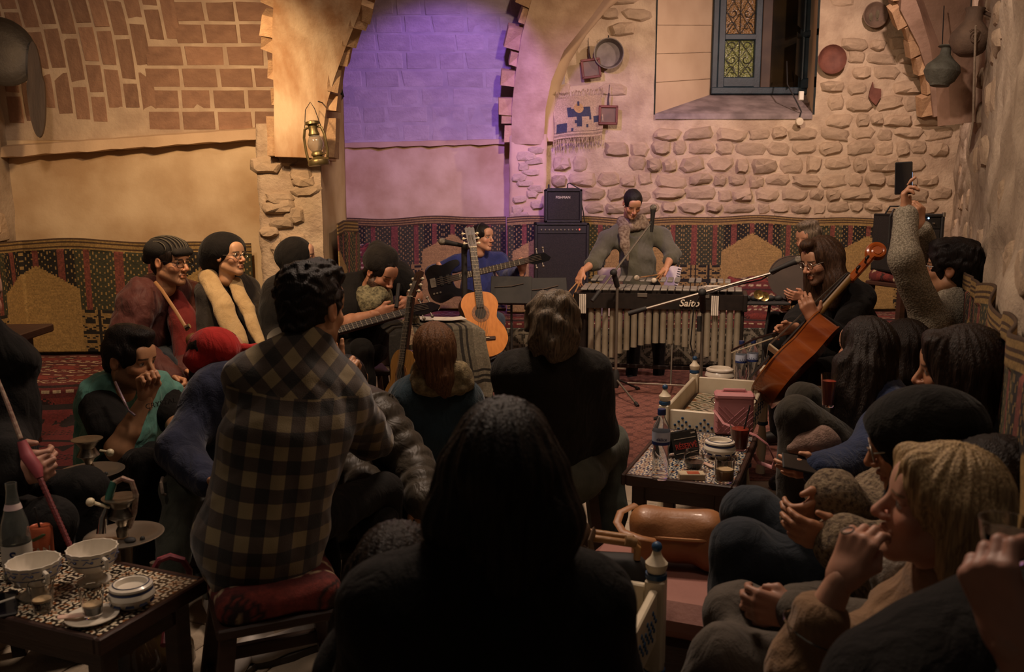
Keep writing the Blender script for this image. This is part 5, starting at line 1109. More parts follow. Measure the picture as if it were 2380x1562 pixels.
# pink bag
pk = mat('pink_quilt', 'c28486', 'b47678', .55, 6, .1, 40); pb0 = on(tt, 1703, 1008, ZT); bg = thing('pink_bag', 'small quilted pink box bag standing on the tiled table', 'bag', pb0, RZ+.22); s = Sdf()
obj('bag_body', MB().box((0, 0, .088), (.165, .085, .172), .012), pk, bg); obj('lid', MB().box((0, 0, .176), (.172, .092, .03), .01), pk, bg)
for i in range(7):
    for sg_ in (-1, 1):
        x = -.078+.026*i; z1 = .15; x1 = x+sg_*.12; pts = [(max(-.08, min(.08, x)), -.0435, .012), (max(-.08, min(.08, x1)), -.0435, .012+abs(max(-.08, min(.08, x1))-x))]
        if pts[1][2]-pts[0][2] > .02: obj('quilt_seam', MB().tube(pts, .0018, 4), mat('pink_seam', 'a86c70', None, .7), bg)
obj('handle', MB().tube([(-.05, 0, .19), (-.045, 0, .20), (.045, 0, .20), (.05, 0, .19)], .007, 8), pk, bg)
for sx in (-1, 1): obj('ring', MB().tube([(sx*.086+.012*math.cos(a), 0, .15+.012*math.sin(a)) for a in np.linspace(0, 6.28, 12)], .003, 5), chrome, bg)
st = [P(1700-35, 955, bg.location.y-.05), P(1690, 985, bg.location.y-.09), P(1735, 1000, bg.location.y-.11), P(1765, 1010, bg.location.y-.12), P(1790, 1030, bg.location.y-.1), P(1803, 1065, bg.location.y-.08), P(1797, 1082, bg.location.y-.08), P(1765, 1072, bg.location.y-.05), P(1752, 1055, bg.location.y-.02)]
obj('strap', MB().tube(st, .009, 8, flat=((0, 0, 1), .3)), pk, bg, world=True)
# items on the lower left table
def footed_bowl(label, p, s=1.0):
    t = thing('footed_bowl', label, 'bowl', p); sc = lambda L: [(a*s, b*s) for a, b in L]
    prf = sc([(0, 0), (.042, 0), (.043, .006), (.024, .018), (.022, .03), (.05, .045), (.062, .07), (.066, .10), (.062, .10), (.057, .07), (.045, .05), (0, .042)])
    obj('bowl', MB().lathe(prf, 48, lobes=((7, 8), 16, .03)), cer, t)
    for z_, r_ in ((.064, .0608), (.088, .0648)): obj('painted_line', MB().lathe(sc([(r_, z_), (r_+.001, z_+.0012), (r_, z_+.0024)]), 40), cer_b, t)
    for i in range(9):
        a = i*.698+.2; cx = lambda da, z_: (.0645*math.cos(a+da)*s, .0645*math.sin(a+da)*s, z_*s); obj('leaf_motif', MB().ball(cx(.05, .079), .0042*s, 8, sc=(1, 1, .8)), cer_b, t); obj('stem_motif', MB().tube([cx(-.3, .074), cx(-.15, .083), cx(0, .077)], .0013*s, 5), cer_b, t)
    obj('handle', MB(X4(rz=-.7)).tube([(.062*s, 0, .085*s), (.082*s, 0, .083*s), (.083*s, 0, .062*s), (.058*s, 0, .058*s)], .006*s, 8), cer, t); return t
footed_bowl('white footed bowl with leaf pattern, nearer the back edge of the lower left table', on(t2, 220, 1352, ZT), .98); footed_bowl('white footed bowl with leaf pattern, left of the other bowl on the lower left table', on(t2, 85, 1385, ZT), .98)
glass_cup('small coffee glass without saucer at the left of the lower left table', on(t2, 100, 1420, ZT), .030, .075, .38, coffee, .72, .006)
sau = thing('saucer', 'white saucer under a small coffee glass on the lower left table', 'saucer', on(t2, 215, 1440, ZT)); obj('dish', MB().lathe([(0, 0), (.035, 0), (.062, .011), (.062, .013), (.035, .004), (0, .004)], 30), cer, sau)
p_ = on(t2, 217, 1436, ZT); glass_cup('small coffee glass standing on the white saucer', (p_[0], p_[1], ZT+.0045), .030, .075, .38, coffee, .72, .006)
obj_ = obj('sugar_stick', MB(X4((p_[0]-.035, p_[1]-.022, ZT+.017), rz=.5, ry=.1)).box((0, 0, 0), (.075, .022, .004), .002), mat('sugar_paper', 'cdb9a6')); tag(obj_, 'torn paper sugar stick lying on the white saucer', 'sugar stick')
gb_ = thing('soda_bottle', 'tall clear glass bottle half full, at the left edge of the lower left table', 'bottle', on(t2, 45, 1345, ZT)); bgls = mat('bottle_glass', 'dfe3dc', None, .04, trans=.95, ior=1.3)
obj('glass_body', MB().lathe([(0, 0), (.034, 0), (.037, .006), (.037, .12), (.033, .16), (.018, .215), (.0135, .25), (.0145, .262), (.0145, .272), (.012, .272), (.0115, .25), (.016, .215), (.031, .16), (.035, .12), (.035, .01), (0, .008)], 28), bgls, gb_); obj('water', MB().lathe([(0, .0095), (.034, .0095), (.0345, .11), (0, .11)], 26), water, gb_)
lm = obj('label', MB().lathe([(.0376, .045), (.0376, .105)], 28), mat('paper_label', 'b5aea2', None, .6), gb_); me = text('lettering', 'So', .04, Matrix.Identity(4), lab_b, gb_, bold=True)
for v in me.data.vertices: a = v.co.x/.0382+.55; yy = v.co.y; v.co = (math.sin(a)*.0382, -math.cos(a)*.0382, .075+yy)
obj('neck_label', MB().lathe([(.0228, .20), (.0185, .216)], 20), mat('neck_label', 'b59a9a', 'c8b8b0', .6, 40), gb_)
cn = thing('drink_can', 'orange soft drink can with a black straw on the lower left table', 'can', on(t2, 100, 1312, ZT), .4); obj('can_body', MB().lathe([(0, 0), (.026, 0), (.032, .008), (.032, .105), (.027, .115), (.025, .113), (0, .111)], 26), mat('orange_can', 'a8583a', '984a30', .35, 5, metal=.3), cn); obj('straw', MB().tube([(0, 0, .105), (-.008, 0, .17)], .003, 6), black_m, cn)
me = text('lettering', 'FAN', .03, Matrix.Identity(4), mat('white_lettering', 'cfc4b0'), cn, bold=True)
for v in me.data.vertices: a = v.co.x/.0325; yy = v.co.y; v.co = (math.sin(a)*.0325, -math.cos(a)*.0325, .05+yy)
for k in range(5): obj('leaf_motif', MB(X4(rz=-.5+.2*k)).ball((0, -.0325, .085+.003*k), .007, 8, sc=(1, .15, .6)), mat('can_green', '3a4a28'), cn)
ph = thing('phone', 'black phone at the left edge of the lower left table', 'phone', on(t2, 2, 1410, ZT), .5); obj('phone_body', MB().box((0, 0, .004), (.075, .15, .008), .003), black_m, ph); obj('screen', MB().box((0, 0, .0084), (.068, .14, .0006), .0002), gloss_black, ph)
vp = thing('pen_vape', 'short white tube lying near the front left of the lower left table', 'vape pen', on(t2, 15, 1405, ZT), .9); vp.location = on(t2, 18, 1402+48-48, ZT); pv = on(t2, 12, 1403, ZT); vp.location = (pv[0], pv[1]-.02, ZT); vp.location = on(t2, 20, 1438-38, ZT); vp.location = on(t2, 18, 1402+0, ZT)
vp.location = on(t2, 20, 1401, ZT); obj('tube', MB().tube([(-.04, 0, .006), (.04, 0, .006)], .006, 8), cer, vp); obj('tip', MB().tube([(.04, 0, .006), (.055, 0, .006)], .0045, 8), black_m, vp)
# ---------------------------------------------------------------- hookahs
def hookah(label, x, y, ztray, hose, hose_m, tip_m, lit=False, bowl_h=.16, hose2=None):
    t = thing('hookah', label, 'hookah', (x, y, 0)); 
    obj('base_vase', MB().lathe([(0, 0), (.085, 0), (.10, .03), (.095, .08), (.06, .15), (.032, .19), (.03, .21), (.04, .215), (.04, .225), (0, .228)], 28), mat('dark_glass_base', '2a2018', '3c2c1c', .12, 4, coat=.5), t)
    obj('stem', MB().lathe([(.018, .22), (.03, .25), (.016, .28), (.026, .31), (.014, .34), (.014, ztray)], 18), silver, t)
    obj('ash_tray', MB(X4((0, 0, ztray))).lathe([(0, 0), (.085, .004), (.108, .016), (.112, .018), (.105, .019), (.083, .008), (0, .004)], 36), silver, t)
    obj('coal_ash', MB(X4((.03, -.03, ztray+.006))).ball((0, 0, .006), .014, 8, sc=(1.3, 1, .6)).ball((.03, .015, .004), .008, 7), black_m, t)
    zb = ztray+.012; obj('tobacco_bowl', MB(X4((-.005, 0, zb))).lathe([(.016, 0), (.018, .02), (.012, .032), (.02, .05), (.038, .062), (.03, .075), (.024, .09), (.036, .108), (.05, .118), (.052, .122), (.04, .121), (.0, .117)], 28), mat('bowl_metal', '8c8376', '75695a', .3, 10, .2, 50, metal=.85), t)
    if hose is not None: obj('hose', MB().tube(hose, .0085, 8), hose_m, t, world=True)
    return t
hose_red = mat('red_hose', '7c3030', '5e2226', .5, 60, .4, 90, stretch=(1, 1, 3)); hose_pale = mat('patterned_hose', '9a8672', '6e4a40', .6, 70, .3, 90); green_m = mat('green_tip', '2f5a4c', None, .3)
Yh = 2.45; cxh = P(290, 1255, Yh); hz = [P(300, 1225, Yh+.02), P(312, 1190, Yh), P(316, 1150, Yh), P(306, 1120, Yh), P(285, 1112, Yh), P(266, 1122, Yh)]
hk = hookah('silver hookah with curled pale hose beside the torn jeans', cxh[0], Yh, cxh[2], hz, hose_pale, green_m); obj('mouthpiece', MB().tube([P(265, 1120, Yh), P(255, 1150, Yh-.01), P(247, 1180, Yh-.02)], [.011, .012, .009], 10), green_m, hk, world=True); obj('mouthpiece_tip', MB().tube([P(247, 1180, Yh-.02), P(238, 1205, Yh-.03), P(235, 1240, Yh-.04)], [.007, .012, .014], 10), chrome, hk, world=True)
obj('tongs', MB().tube([P(205, 1165, Yh-.05), P(255, 1180, Yh-.03)], [.006, .004], 6).ball(P(210, 1167, Yh-.05), .013, 8), ivory, hk, world=True)
Y2_ = 2.95; c_ = P(212, 1105, Y2_); hk2 = hookah('silver hookah in front of the turquoise vest', c_[0], Y2_, c_[2], None, None, None); obj('tongs', MB().tube([P(232, 1047, Y2_-.02), P(252, 1050, Y2_-.02)], .004, 6).ball(P(256, 1052, Y2_-.02), .014, 8), ivory, hk2, world=True)
h3 = thing('hookah_pipe', 'long red ribbed hookah pipe held by the person at the left edge', 'hookah pipe', P(120, 1180, 2.35)); pts = [P(-10, 870, 2.42), P(20, 945, 2.40), P(48, 1020, 2.38)]; obj('mouthpiece', MB().tube(pts, [.005, .0065, .007], 8), hose_pale, h3, world=True); obj('grip', MB().tube([P(50, 1025, 2.38), P(62, 1058, 2.375), P(85, 1090, 2.36), P(92, 1110, 2.355)], [.012, .018, .018, .010], 10), mat('pink_grip', '9a4a50', '843a42', .45, 8), h3, world=True)
obj('hose', MB().tube([lerp(P(92, 1110, 2.355), P(172, 1290, 2.33), f) for f in np.linspace(0, 1, 40)]+[P(182, 1330, 2.4), P(195, 1420, 2.5)], [(.0085 if i % 2 else .007) for i in range(42)], 8), hose_red, h3, world=True)
h4 = MB().tube([P(360, 1320, 2.32), P(370, 1302, 2.32), P(395, 1293, 2.33), P(425, 1302, 2.34), P(440, 1325, 2.36), P(440, 1360, 2.4), P(425, 1400, 2.42), P(390, 1430, 2.40), P(380, 1500, 2.3)], .0095, 8); tag(obj('hookah_hose', h4, mat('pink_hose', '8c3c44', '762e38', .5, 50, .3)), 'pink-red hookah hose looping over the right corner of the lower left table', 'hose')
bv = thing('hookah', 'dark hookah base standing under the lower left table', 'hookah', (PZ(330, 1500, .15)[0], PZ(330, 1500, .15)[1]+.12, 0)); obj('base_vase', MB().lathe([(0, 0), (.085, 0), (.105, .03), (.10, .08), (.06, .13), (.045, .15), (.045, .17), (.03, .18), (.035, .2), (0, .21)], 28), mat('brassy_glass', '4a3820', '5c482c', .18, 5, coat=.5), bv); obj('stem', MB().lathe([(.015, .2), (.022, .23), (.013, .26), (.013, .36), (0, .36)], 16), silver, bv)
# ---------------------------------------------------------------- bags, cushions, seats near the camera
leather = mat('tan_leather', '9c6a40', '8a5a34', .45, 5, .15, 90, coat=.1); pinkl = mat('pink_leather', '94655a', '85574d', .55, 5, .15, 80)
po = Q(1555, .30, 2.42); pf = thing('leather_pouf', 'low seat with worn pinkish leather top under the tan handbag', 'stool', (po[0]-.02, po[1]+.03, 0), RZ)
obj('pouf_top', MB().box((0, 0, .30), (.52, .42, .11), .04), pinkl, pf); obj('plinth', MB().box((0, 0, .125), (.46, .38, .25), .02), dark_wood, pf)
hbg = thing('leather_handbag', 'tan leather handbag with rounded zip edge on the pinkish leather seat', 'handbag', (P(1578, 1210, 2.5)[0], 2.52, .358), RZ+.18); s = Sdf()
for sx in (-1, 1):
    for sy in (-1, 1): s.cone((sx*.10, sy*.045, .035), (sx*.095, sy*.03, .125), .035, .03, k=.05)
s.ell((0, 0, .075), (.125, .075, .07), k=.05); s.cone((-.1, 0, .13), (.1, 0, .13), .035, k=.05); V, F = s.mesh(.008, waves(2, 25, .002)); mesh_np('bag_body', V, F, leather, hbg, world=False)
lp = [(.128*(abs(math.cos(a))**.5)*np.sign(math.cos(a)), .07*(abs(math.sin(a))**.6)*np.sign(math.sin(a)), .108+.006*math.sin(a)) for a in np.linspace(0, 2*math.pi, 40)]; obj('zip_piping', MB().tube(lp, .006, 6), mat('tan_piping', '9a6a40', None, .5), hbg)
ls = [P(1490, 1180, 2.45), P(1462, 1200, 2.40), P(1460, 1225, 2.36), P(1480, 1245, 2.32), P(1530, 1258, 2.28), P(1560, 1262, 2.3)]; obj('strap', MB().tube(ls, .012, 8, flat=((0, -.3, 1), .3)), leather, hbg, world=True); obj('buckle', MB().tube([(-.125+.012*math.cos(a), -.02, .10+.018*math.sin(a)) for a in np.linspace(0, 6.28, 14)], .003, 6), chrome, hbg)
bm = thing('bamboo_handbag', 'black cloth handbag with a double bamboo handle beside the cream post', 'handbag', P(1400, 1330, 2.15)); bam = mat('bamboo', 'a67a4a', '8f6538', .45, 12, .2, 30, stretch=(1, 6, 1))
for k in (0, 1): obj('bamboo_handle', MB().tube([P(1300+6*k, 1228+14*k, 2.2-.05*k), P(1380, 1238+13*k, 2.18-.05*k), P(1470, 1251+13*k, 2.15-.05*k), P(1482, 1266+8*k, 2.15-.05*k), P(1480, 1300, 2.15-.05*k)], .0095, 10), bam, bm, world=True)
obj('handle_wrap', MB().tube([P(1453, 1256, 2.10), P(1478, 1262, 2.10)], .0135, 12), mat('wrap_thread', '8a6a44', '75562f', .7, 90), bm, world=True)
obj('ribbon', MB().tube([P(1368, 1232, 2.14), P(1356, 1250, 2.10), P(1345, 1275, 2.09), P(1362, 1290, 2.1)], .022, 8, flat=((1, 0, .2), .3)).tube([P(1380, 1238, 2.12), P(1372, 1256, 2.09), P(1375, 1285, 2.1)], .02, 8, flat=((1, 0, 0), .3)), mat('taupe_ribbon', '64503f', '574536', .7, 8), bm, world=True)
s = Sdf(); a0, a1 = P(1340, 1320, 2.16), P(1465, 1330, 2.12); s.cone(a0, a1, .05, k=.05); s.cone(a0-(0, 0, .07), a1-(0, 0, .07), .062, k=.05); V, F = s.mesh(.01, waves(6, 28, .006)); mesh_np('cloth_body', V, F, black_m, bm)
# seating under the audience
stool('dark wooden stool with red kilim cushion under the man in the plaid shirt', P(632, 1340, 2.2)[0]-.01, 2.24, .42, .46, .33, True, .05)
for (lab, x, y, h) in (('low stool hidden under the person in the teal sweater', P(1010, 1000, 3.5)[0], 3.52, .22), ('low stool hidden under the grey-haired person in black', P(1285, 1000, 3.3)[0], 3.32, .36), ('chair-height stool hidden under the long-haired woman in the foreground', P(1150, 1400, 1.36)[0], 1.30, .40), ('low stool hidden under the person in the turquoise vest', P(275, 1050, 3.7)[0], 3.70, .18), ('low stool hidden under the person in the red cap', P(500, 1050, 3.3)[0], 3.3, .24), ('low stool hidden under the person in the quilted jacket', P(870, 1050, 3.02)[0], 3.02, .26), ('stool hidden under the dark-haired head at the bottom', P(925, 1400, 1.5)[0]-.02, 1.52, .18), ('stool hidden under the pipe smoker at the left edge', P(-50, 1100, 2.6)[0]-.12, 2.72, .38), ('stool hidden under the bass player in blue', P(1110, 700, 7.3)[0], 7.3, .40), ('stool hidden under the bearded man in the beanie', P(840, 800, 5.45)[0], 5.5, .40), ('black stool hidden under the cello player', P(2005, 880, 5.05)[0], 5.08, .40), ('stool hidden under the drummer behind the cello', P(1885, 700, 6.9)[0], 6.9, .42)):
    stool(lab, x, y, .3, h, .30, False, .03)
rbd = nrm((RW(8)-RW(2), 6, 0)); rb = thing('built_in_bench', 'long low bench with dark red kilim along the right wall', 'bench', (0, 0, 0)); o0 = np.array([RW(1.5)-.18, 1.35, 0]); nrv = np.array([-rbd[1], rbd[0], 0])
M = frame(o0, rbd, -nrv, (0, 0, 1)); Lb = 4.0
obj('seat_board', MB(M).box((Lb/2, -.24, .33), (Lb, .50, .05), .006), bench_wood, rb); obj('front_board', MB(M).box((Lb/2, .0-.0, .155), (Lb, .03, .30), .004), bench_wood, rb)
def rk(u, v):
    x = u*Lb; y = v*.5; e = .008*np.sin(x*13)*np.sin(y*9); return (o0[0]+rbd[0]*x+(-nrv[0])*(.02-y), o0[1]+rbd[1]*x+(-nrv[1])*(.02-y), .366+e-.02*(v < .02))
kk = pattern('kilim', kilim_fn(Lb, .5), rk, 330, 46, woven); tag(kk, 'dark red kilim covering the bench along the right wall', 'rug')
ht = thing('high_table', 'dark high table with thick top at the left frame edge', 'table', (P(0, 790, 4.1)[0]-.22, 4.1, 0), .1); hz_ = P(0, 780, 4.1)[2]
obj('table_top', MB().box((0, 0, hz_), (.72, .5, .04), .006), dark_wood, ht); obj('pedestal', MB().box((.12, 0, hz_/2), (.34, .34, hz_-.04), .006), dark_wood, ht)
wt = thing('white_napkin', 'crumpled white napkin beside the yellowish guitar', 'napkin', P(905, 985, 3.3)); wt.location = P(905, 965, 3.55); s = Sdf(); s.cone((0, 0, -.04), (-.005, 0, .03), .02, .008, k=.03); s.cone((.01, 0, -.05), (.02, 0, .0), .02, .01, k=.03); V, F = s.mesh(.006, waves(9, 60, .006)); mesh_np('cloth', V, F, mat('napkin', 'b5a594', None, .9), wt, world=False)
for k, (px, yy) in enumerate(((572, 2.55), (682, 2.62))):
    q = Q(px, 0, yy); sh_ = thing('white_shoe', ['white trainer with grey sole between the stool legs, left one', 'white trainer between the stool legs, right one turned sideways'][k], 'shoe', (q[0], q[1], 0), [2.9, 2.2][k]); s = Sdf(); s.cone((0, -.08, .05), (0, .06, .045), .042, .038, k=.03); s.cone((0, -.09, .07), (0, -.08, .10), .04, .04, k=.03); s.ell((0, .1, .04), (.045, .06, .032), k=.03); s.cut((0, 0, .022), (0, 0, -1)); V, F = s.mesh(.007); mesh_np('upper', V, F, mat('white_shoe', 'a8a099', '958c84', .6, 8), sh_, world=False)
    obj('sole', MB().prism([(.047*math.cos(a)*(1 if math.sin(a) > 0 else .85), .035*0+.145*math.sin(a)) for a in np.linspace(0, 2*math.pi, 28)[:-1]], 0, .024), mat('grey_sole', '4a443e', None, .8), sh_)
# ---------------------------------------------------------------- people: builders
def skinmat():
    nt = NT('skin'); at = nt.n('ShaderNodeVertexColor', layer_name='Col'); tc = nt.n('ShaderNodeTexCoord'); no = nt.n('ShaderNodeTexNoise', {'Vector': tc.outputs['Object'], 'Scale': 35, 'Detail': 4})
    r = ramp(nt, no.outputs[0], [(.3, (.86, .84, .82)), (.7, (1, 1, 1))]); mx = nt.n('ShaderNodeMix', {0: 1.0, 6: at.outputs[0], 7: r}, data_type='RGBA', blend_type='MULTIPLY')
    nt.set(Base_Color=mx.outputs[2], Roughness=.5); nt.b.inputs['Subsurface Weight'].default_value = .06; nt.b.inputs['Subsurface Radius'].default_value = (.012, .005, .003); return nt.m
SKIN = skinmat()
def hairmat(name, c1, c2, s=1):
    nt = NT(name); tc = nt.n('ShaderNodeTexCoord'); mp = nt.n('ShaderNodeMapping', {0: tc.outputs['Object'], 'Scale': (1, 1, .07)}); no = nt.n('ShaderNodeTexNoise', {'Vector': mp.outputs[0], 'Scale': 260*s, 'Detail': 4})
    b = ramp(nt, no.outputs[0], [(.35, lin(c1)), (.65, lin(c2))]); bp = nt.n('ShaderNodeBump', {'Height': no.outputs[0], 'Strength': .7, 'Distance': .006}); nt.set(Base_Color=b, Roughness=.5, Normal=bp.outputs[0]); nt.b.inputs['Specular IOR Level'].default_value = .22; return nt.m
H_BLACK, H_DARK, H_BROWN, H_BLOND, H_GREY = hairmat('black_hair', '0f0c0a', '1c1512'), hairmat('dark_hair', '140e0b', '251a13'), hairmat('brown_hair', '472f1e', '6e4c32'), hairmat('blond_hair', '8a7050', 'c4a87c'), hairmat('grey_brown_hair', '3a3128', '6b5d4c', .6)
def cloth(name, c1, c2=None, bump=.35, bs=220, sheen=.3, rough=.9, sc=12, folds=.32):
    """fabric: weave bump over broad soft folds"""
    if name in MATS: return MATS[name]
    nt = NT(name); tc = nt.n('ShaderNodeTexCoord'); no = nt.n('ShaderNodeTexNoise', {'Vector': tc.outputs['Object'], 'Scale': sc, 'Detail': 4}); b = ramp(nt, no.outputs[0], [(.35, lin(c1)), (.65, lin(c2 or c1))])
    mp = nt.n('ShaderNodeMapping', {0: tc.outputs['Object'], 'Rotation': (.5, .4, .3), 'Scale': (1, 1, .45)}); f = nt.n('ShaderNodeTexNoise', {'Vector': mp.outputs[0], 'Scale': 15, 'Detail': 3, 'Roughness': .45, 'Distortion': 1.2}); w = nt.n('ShaderNodeTexNoise', {'Vector': tc.outputs['Object'], 'Scale': bs, 'Detail': 3})
    b1 = nt.n('ShaderNodeBump', {'Height': f.outputs[0], 'Strength': folds, 'Distance': .05}); b2 = nt.n('ShaderNodeBump', {'Height': w.outputs[0], 'Strength': bump, 'Distance': .004, 'Normal': b1.outputs[0]})
    nt.set(Base_Color=b, Roughness=rough, Normal=b2.outputs[0]); nt.b.inputs['Specular IOR Level'].default_value = .25; nt.b.inputs['Sheen Weight'].default_value = sheen*.35; MATS[name] = nt.m; return nt.m
def headframe(f, roll=0):
    f = nrm(f); r = nrm(np.cross(f, (0, 0, 1))); u = np.cross(r, f); c, s = math.cos(roll), math.sin(roll); return np.stack([r*c+u*s, f, u*c-r*s])      # rows x,y,z
def head_mesh(vox, skin, hair=(.02, .015, .01), beard=0, eyes='open', fem=False, lips=1.0):
    s = Sdf(); jw = .92 if fem else 1.0
    s.ell((0, -.012, .035), (.075, .094, .086), k=.02); s.ell((0, .028, -.028), (.060*jw, .062, .084), k=.03)
    for q in (-1, 1):
        s.cone((q*.050*jw, -.004, -.058), (q*.012, .064, -.098), .024*jw, .017, k=.025); s.ell((q*.040, .058, -.024), (.021, .02, .02), k=.02)
    s.ell((0, .071, -.100), (.019, .017, .016), k=.02); s.cone((-.036, .075, .024), (.036, .075, .024), .012, k=.02); s.ell((0, .07, .055), (.05, .022, .03), k=.03)
    for q in (-1, 1): s.ell((q*.032, .099, .004), (.016, .017, .011), k=.012, sub=True)
    for q in (-1, 1): s.ell((q*.031, .0735, .004), .0127, k=.002); s.cone((q*.018, .084, .0125), (q*.046, .077, .0115), .005, k=.005)
    s.cone((0, .086, .016), (0, .111, -.024), .0075, .0105, k=.012); s.ell((0, .110, -.030), (.011, .011, .009), k=.008)
    for q in (-1, 1): s.ell((q*.0125, .098, -.033), (.008, .011, .008), k=.006); s.ell((q*.006, .104, -.040), (.003, .005, .004), k=.003, sub=True)
    s.cone((-.020, .084, -.060), (0, .0925, -.057), .0055, .0075, k=.006); s.cone((.020, .084, -.060), (0, .0925, -.057), .0055, .0075, k=.006); s.cone((-.013, .088, -.0715), (.013, .088, -.0715), .0075, k=.006)
    s.cone((-.018, .0965, -.0645), (.018, .0965, -.0645), .0022, k=.004, sub=True)
    for q in (-1, 1): s.ell((q*.079, -.012, .0), (.010, .020, .031), k=.006); s.ell((q*.087, -.006, .002), (.006, .011, .018), k=.006, sub=True)
    s.cone((0, -.022, -.04), (0, -.034, -.14), .050*jw, .052*jw, k=.03)
    if beard > 1:
        for q in (-1, 1): s.cone((q*.052, .02, -.05), (q*.02, .078, -.11), .022, .02, k=.02)
        s.ell((0, .078, -.112), (.034, .024, .03), k=.02)
    V, F = s.mesh(vox); x, y, z = V.T; ax = np.abs(x); C = np.tile(np.asarray(skin, float), (len(V), 1)); hair = np.asarray(hair)
    red = np.exp(-((ax-.0)**2/.0003+(z+.03)**2/.0003))*(y > .09)+np.exp(-((ax-.042)**2/.0006+(z+.025)**2/.0007))*(y > .04)+(ax > .078)*.8; C *= 1-np.minimum(red, 1)[:, None]*np.array([.0, .16, .18])
    if beard: 
        m = (z < -.038) & (y > -.01) & ((ax > .03) | (z < -.05)) | ((ax > .052) & (z < .0) & (y < .035) & (y > 0)); m |= (ax < .03) & (np.abs(z+.048) < .006) & (y > .08); m &= z > -.135
        w_ = min(beard, 1)*(.65+.35*hash2(np.floor(x*900), np.floor(z*900))); C = np.where(m[:, None], C*(1-w_[:, None])+hair*w_[:, None], C)
    m = (ax < .025) & (z < -.0545) & (z > -.0795) & (y > .079) & (np.abs(z+.066) < .0125*(1-(ax/.026)**2)+.001); C[m] = np.asarray(skin)*np.array([.86, .66, .64])*lips
    bw = (ax > .012) & (ax < .052) & (y > .045) & (np.abs(z-(.0255-.06*(ax-.034)**2*18)) < (.0042 if not fem else .003)); C[bw] = C[bw]*.15+hair*.85
    for q in (-1, 1):
        d = np.sqrt((x-q*.031)**2+(y-.0735)**2+(z-.004)**2); e = (d < .0139) & (y > .0775) & (np.abs(z-.004) < .0075)
        if eyes == 'open': C[e] = (.50, .46, .42); g = e & (np.hypot(x-q*.031, z-.004) < .0056); C[g] = (.025, .015, .01)
        l = (np.abs(d-.0145) < .0022) & (z > .008) & (y > .07); C[l] *= .35
        if eyes != 'open': l = (d < .0145) & (np.abs(z+.004) < .0022) & (y > .075); C[l] *= .25
    return V, F, C
def hand_mesh(wr, d, thumb, palm, curl, vox=.0042, sc=1.0, thumb_in=.4):
    y = nrm(d); x = np.asarray(thumb, float); x = nrm(x-y*np.dot(x, y)); z = np.cross(x, y); z = z if np.dot(z, palm) > 0 else -z; s = Sdf()
    if np.ndim(curl) == 0: curl = [curl]*4
    bx, by, ln = (.029, .0095, -.0105, -.029), (.088, .092, .088, .080), (.068, .077, .071, .055)
    for i in range(4):
        b = np.array([bx[i], by[i], 0.]); s.cone((bx[i]*.62, .004, .002), b, .0135, .0112, k=.012); a = 0; p = b
        for seg, fr_, bd, r0, r1 in ((0, .45, .95, .0096, .0088), (1, .31, 1.15, .0088, .0080), (2, .24, .75, .0080, .0066)):
            a += curl[i]*bd; q = p+ln[i]*fr_*np.array([bx[i]*.9*(1-min(curl[i], 1)), math.cos(a), math.sin(a)]); s.cone(p, q, r0, r1, k=.0035); p = q
    s.ell((.018, .035, .010), (.018, .03, .012), k=.014); t0, t1 = np.array([.020, .016, .006]), lerp((.056, .046, .004), (.040, .052, .024), thumb_in); t2 = lerp((.072, .074, .004), (.024, .078, .036), thumb_in)
    s.cone(t0, t1, .0145, .0115, k=.012); s.cone(t1, t2, .0112, .0080, k=.004); s.cone((0, -.035, 0), (0, .012, 0), .0235, .025, k=.02, flat=(np.array([0, 0, 1.]), .78))
    V, F = s.mesh(vox); V = V*sc; W = np.asarray(wr)+V[:, :1]*x+V[:, 1:2]*y+V[:, 2:]*z
    if np.dot(np.cross(x, y), z) < 0: F = F[:, ::-1]
    return W, F
def folds2(seed, ff, fold):
    a, b, c = waves(seed*7+3, ff, fold, 6, (1, 1, .7)), waves(seed*3+1, ff*2.6, fold*.55, 6, (1, 1, 1.8)), waves(seed+11, ff*5, fold*.22, 6, (1, 1, 1.5)); return (fold*2.6, lambda p: a[1](p)+b[1](p)+c[1](p))
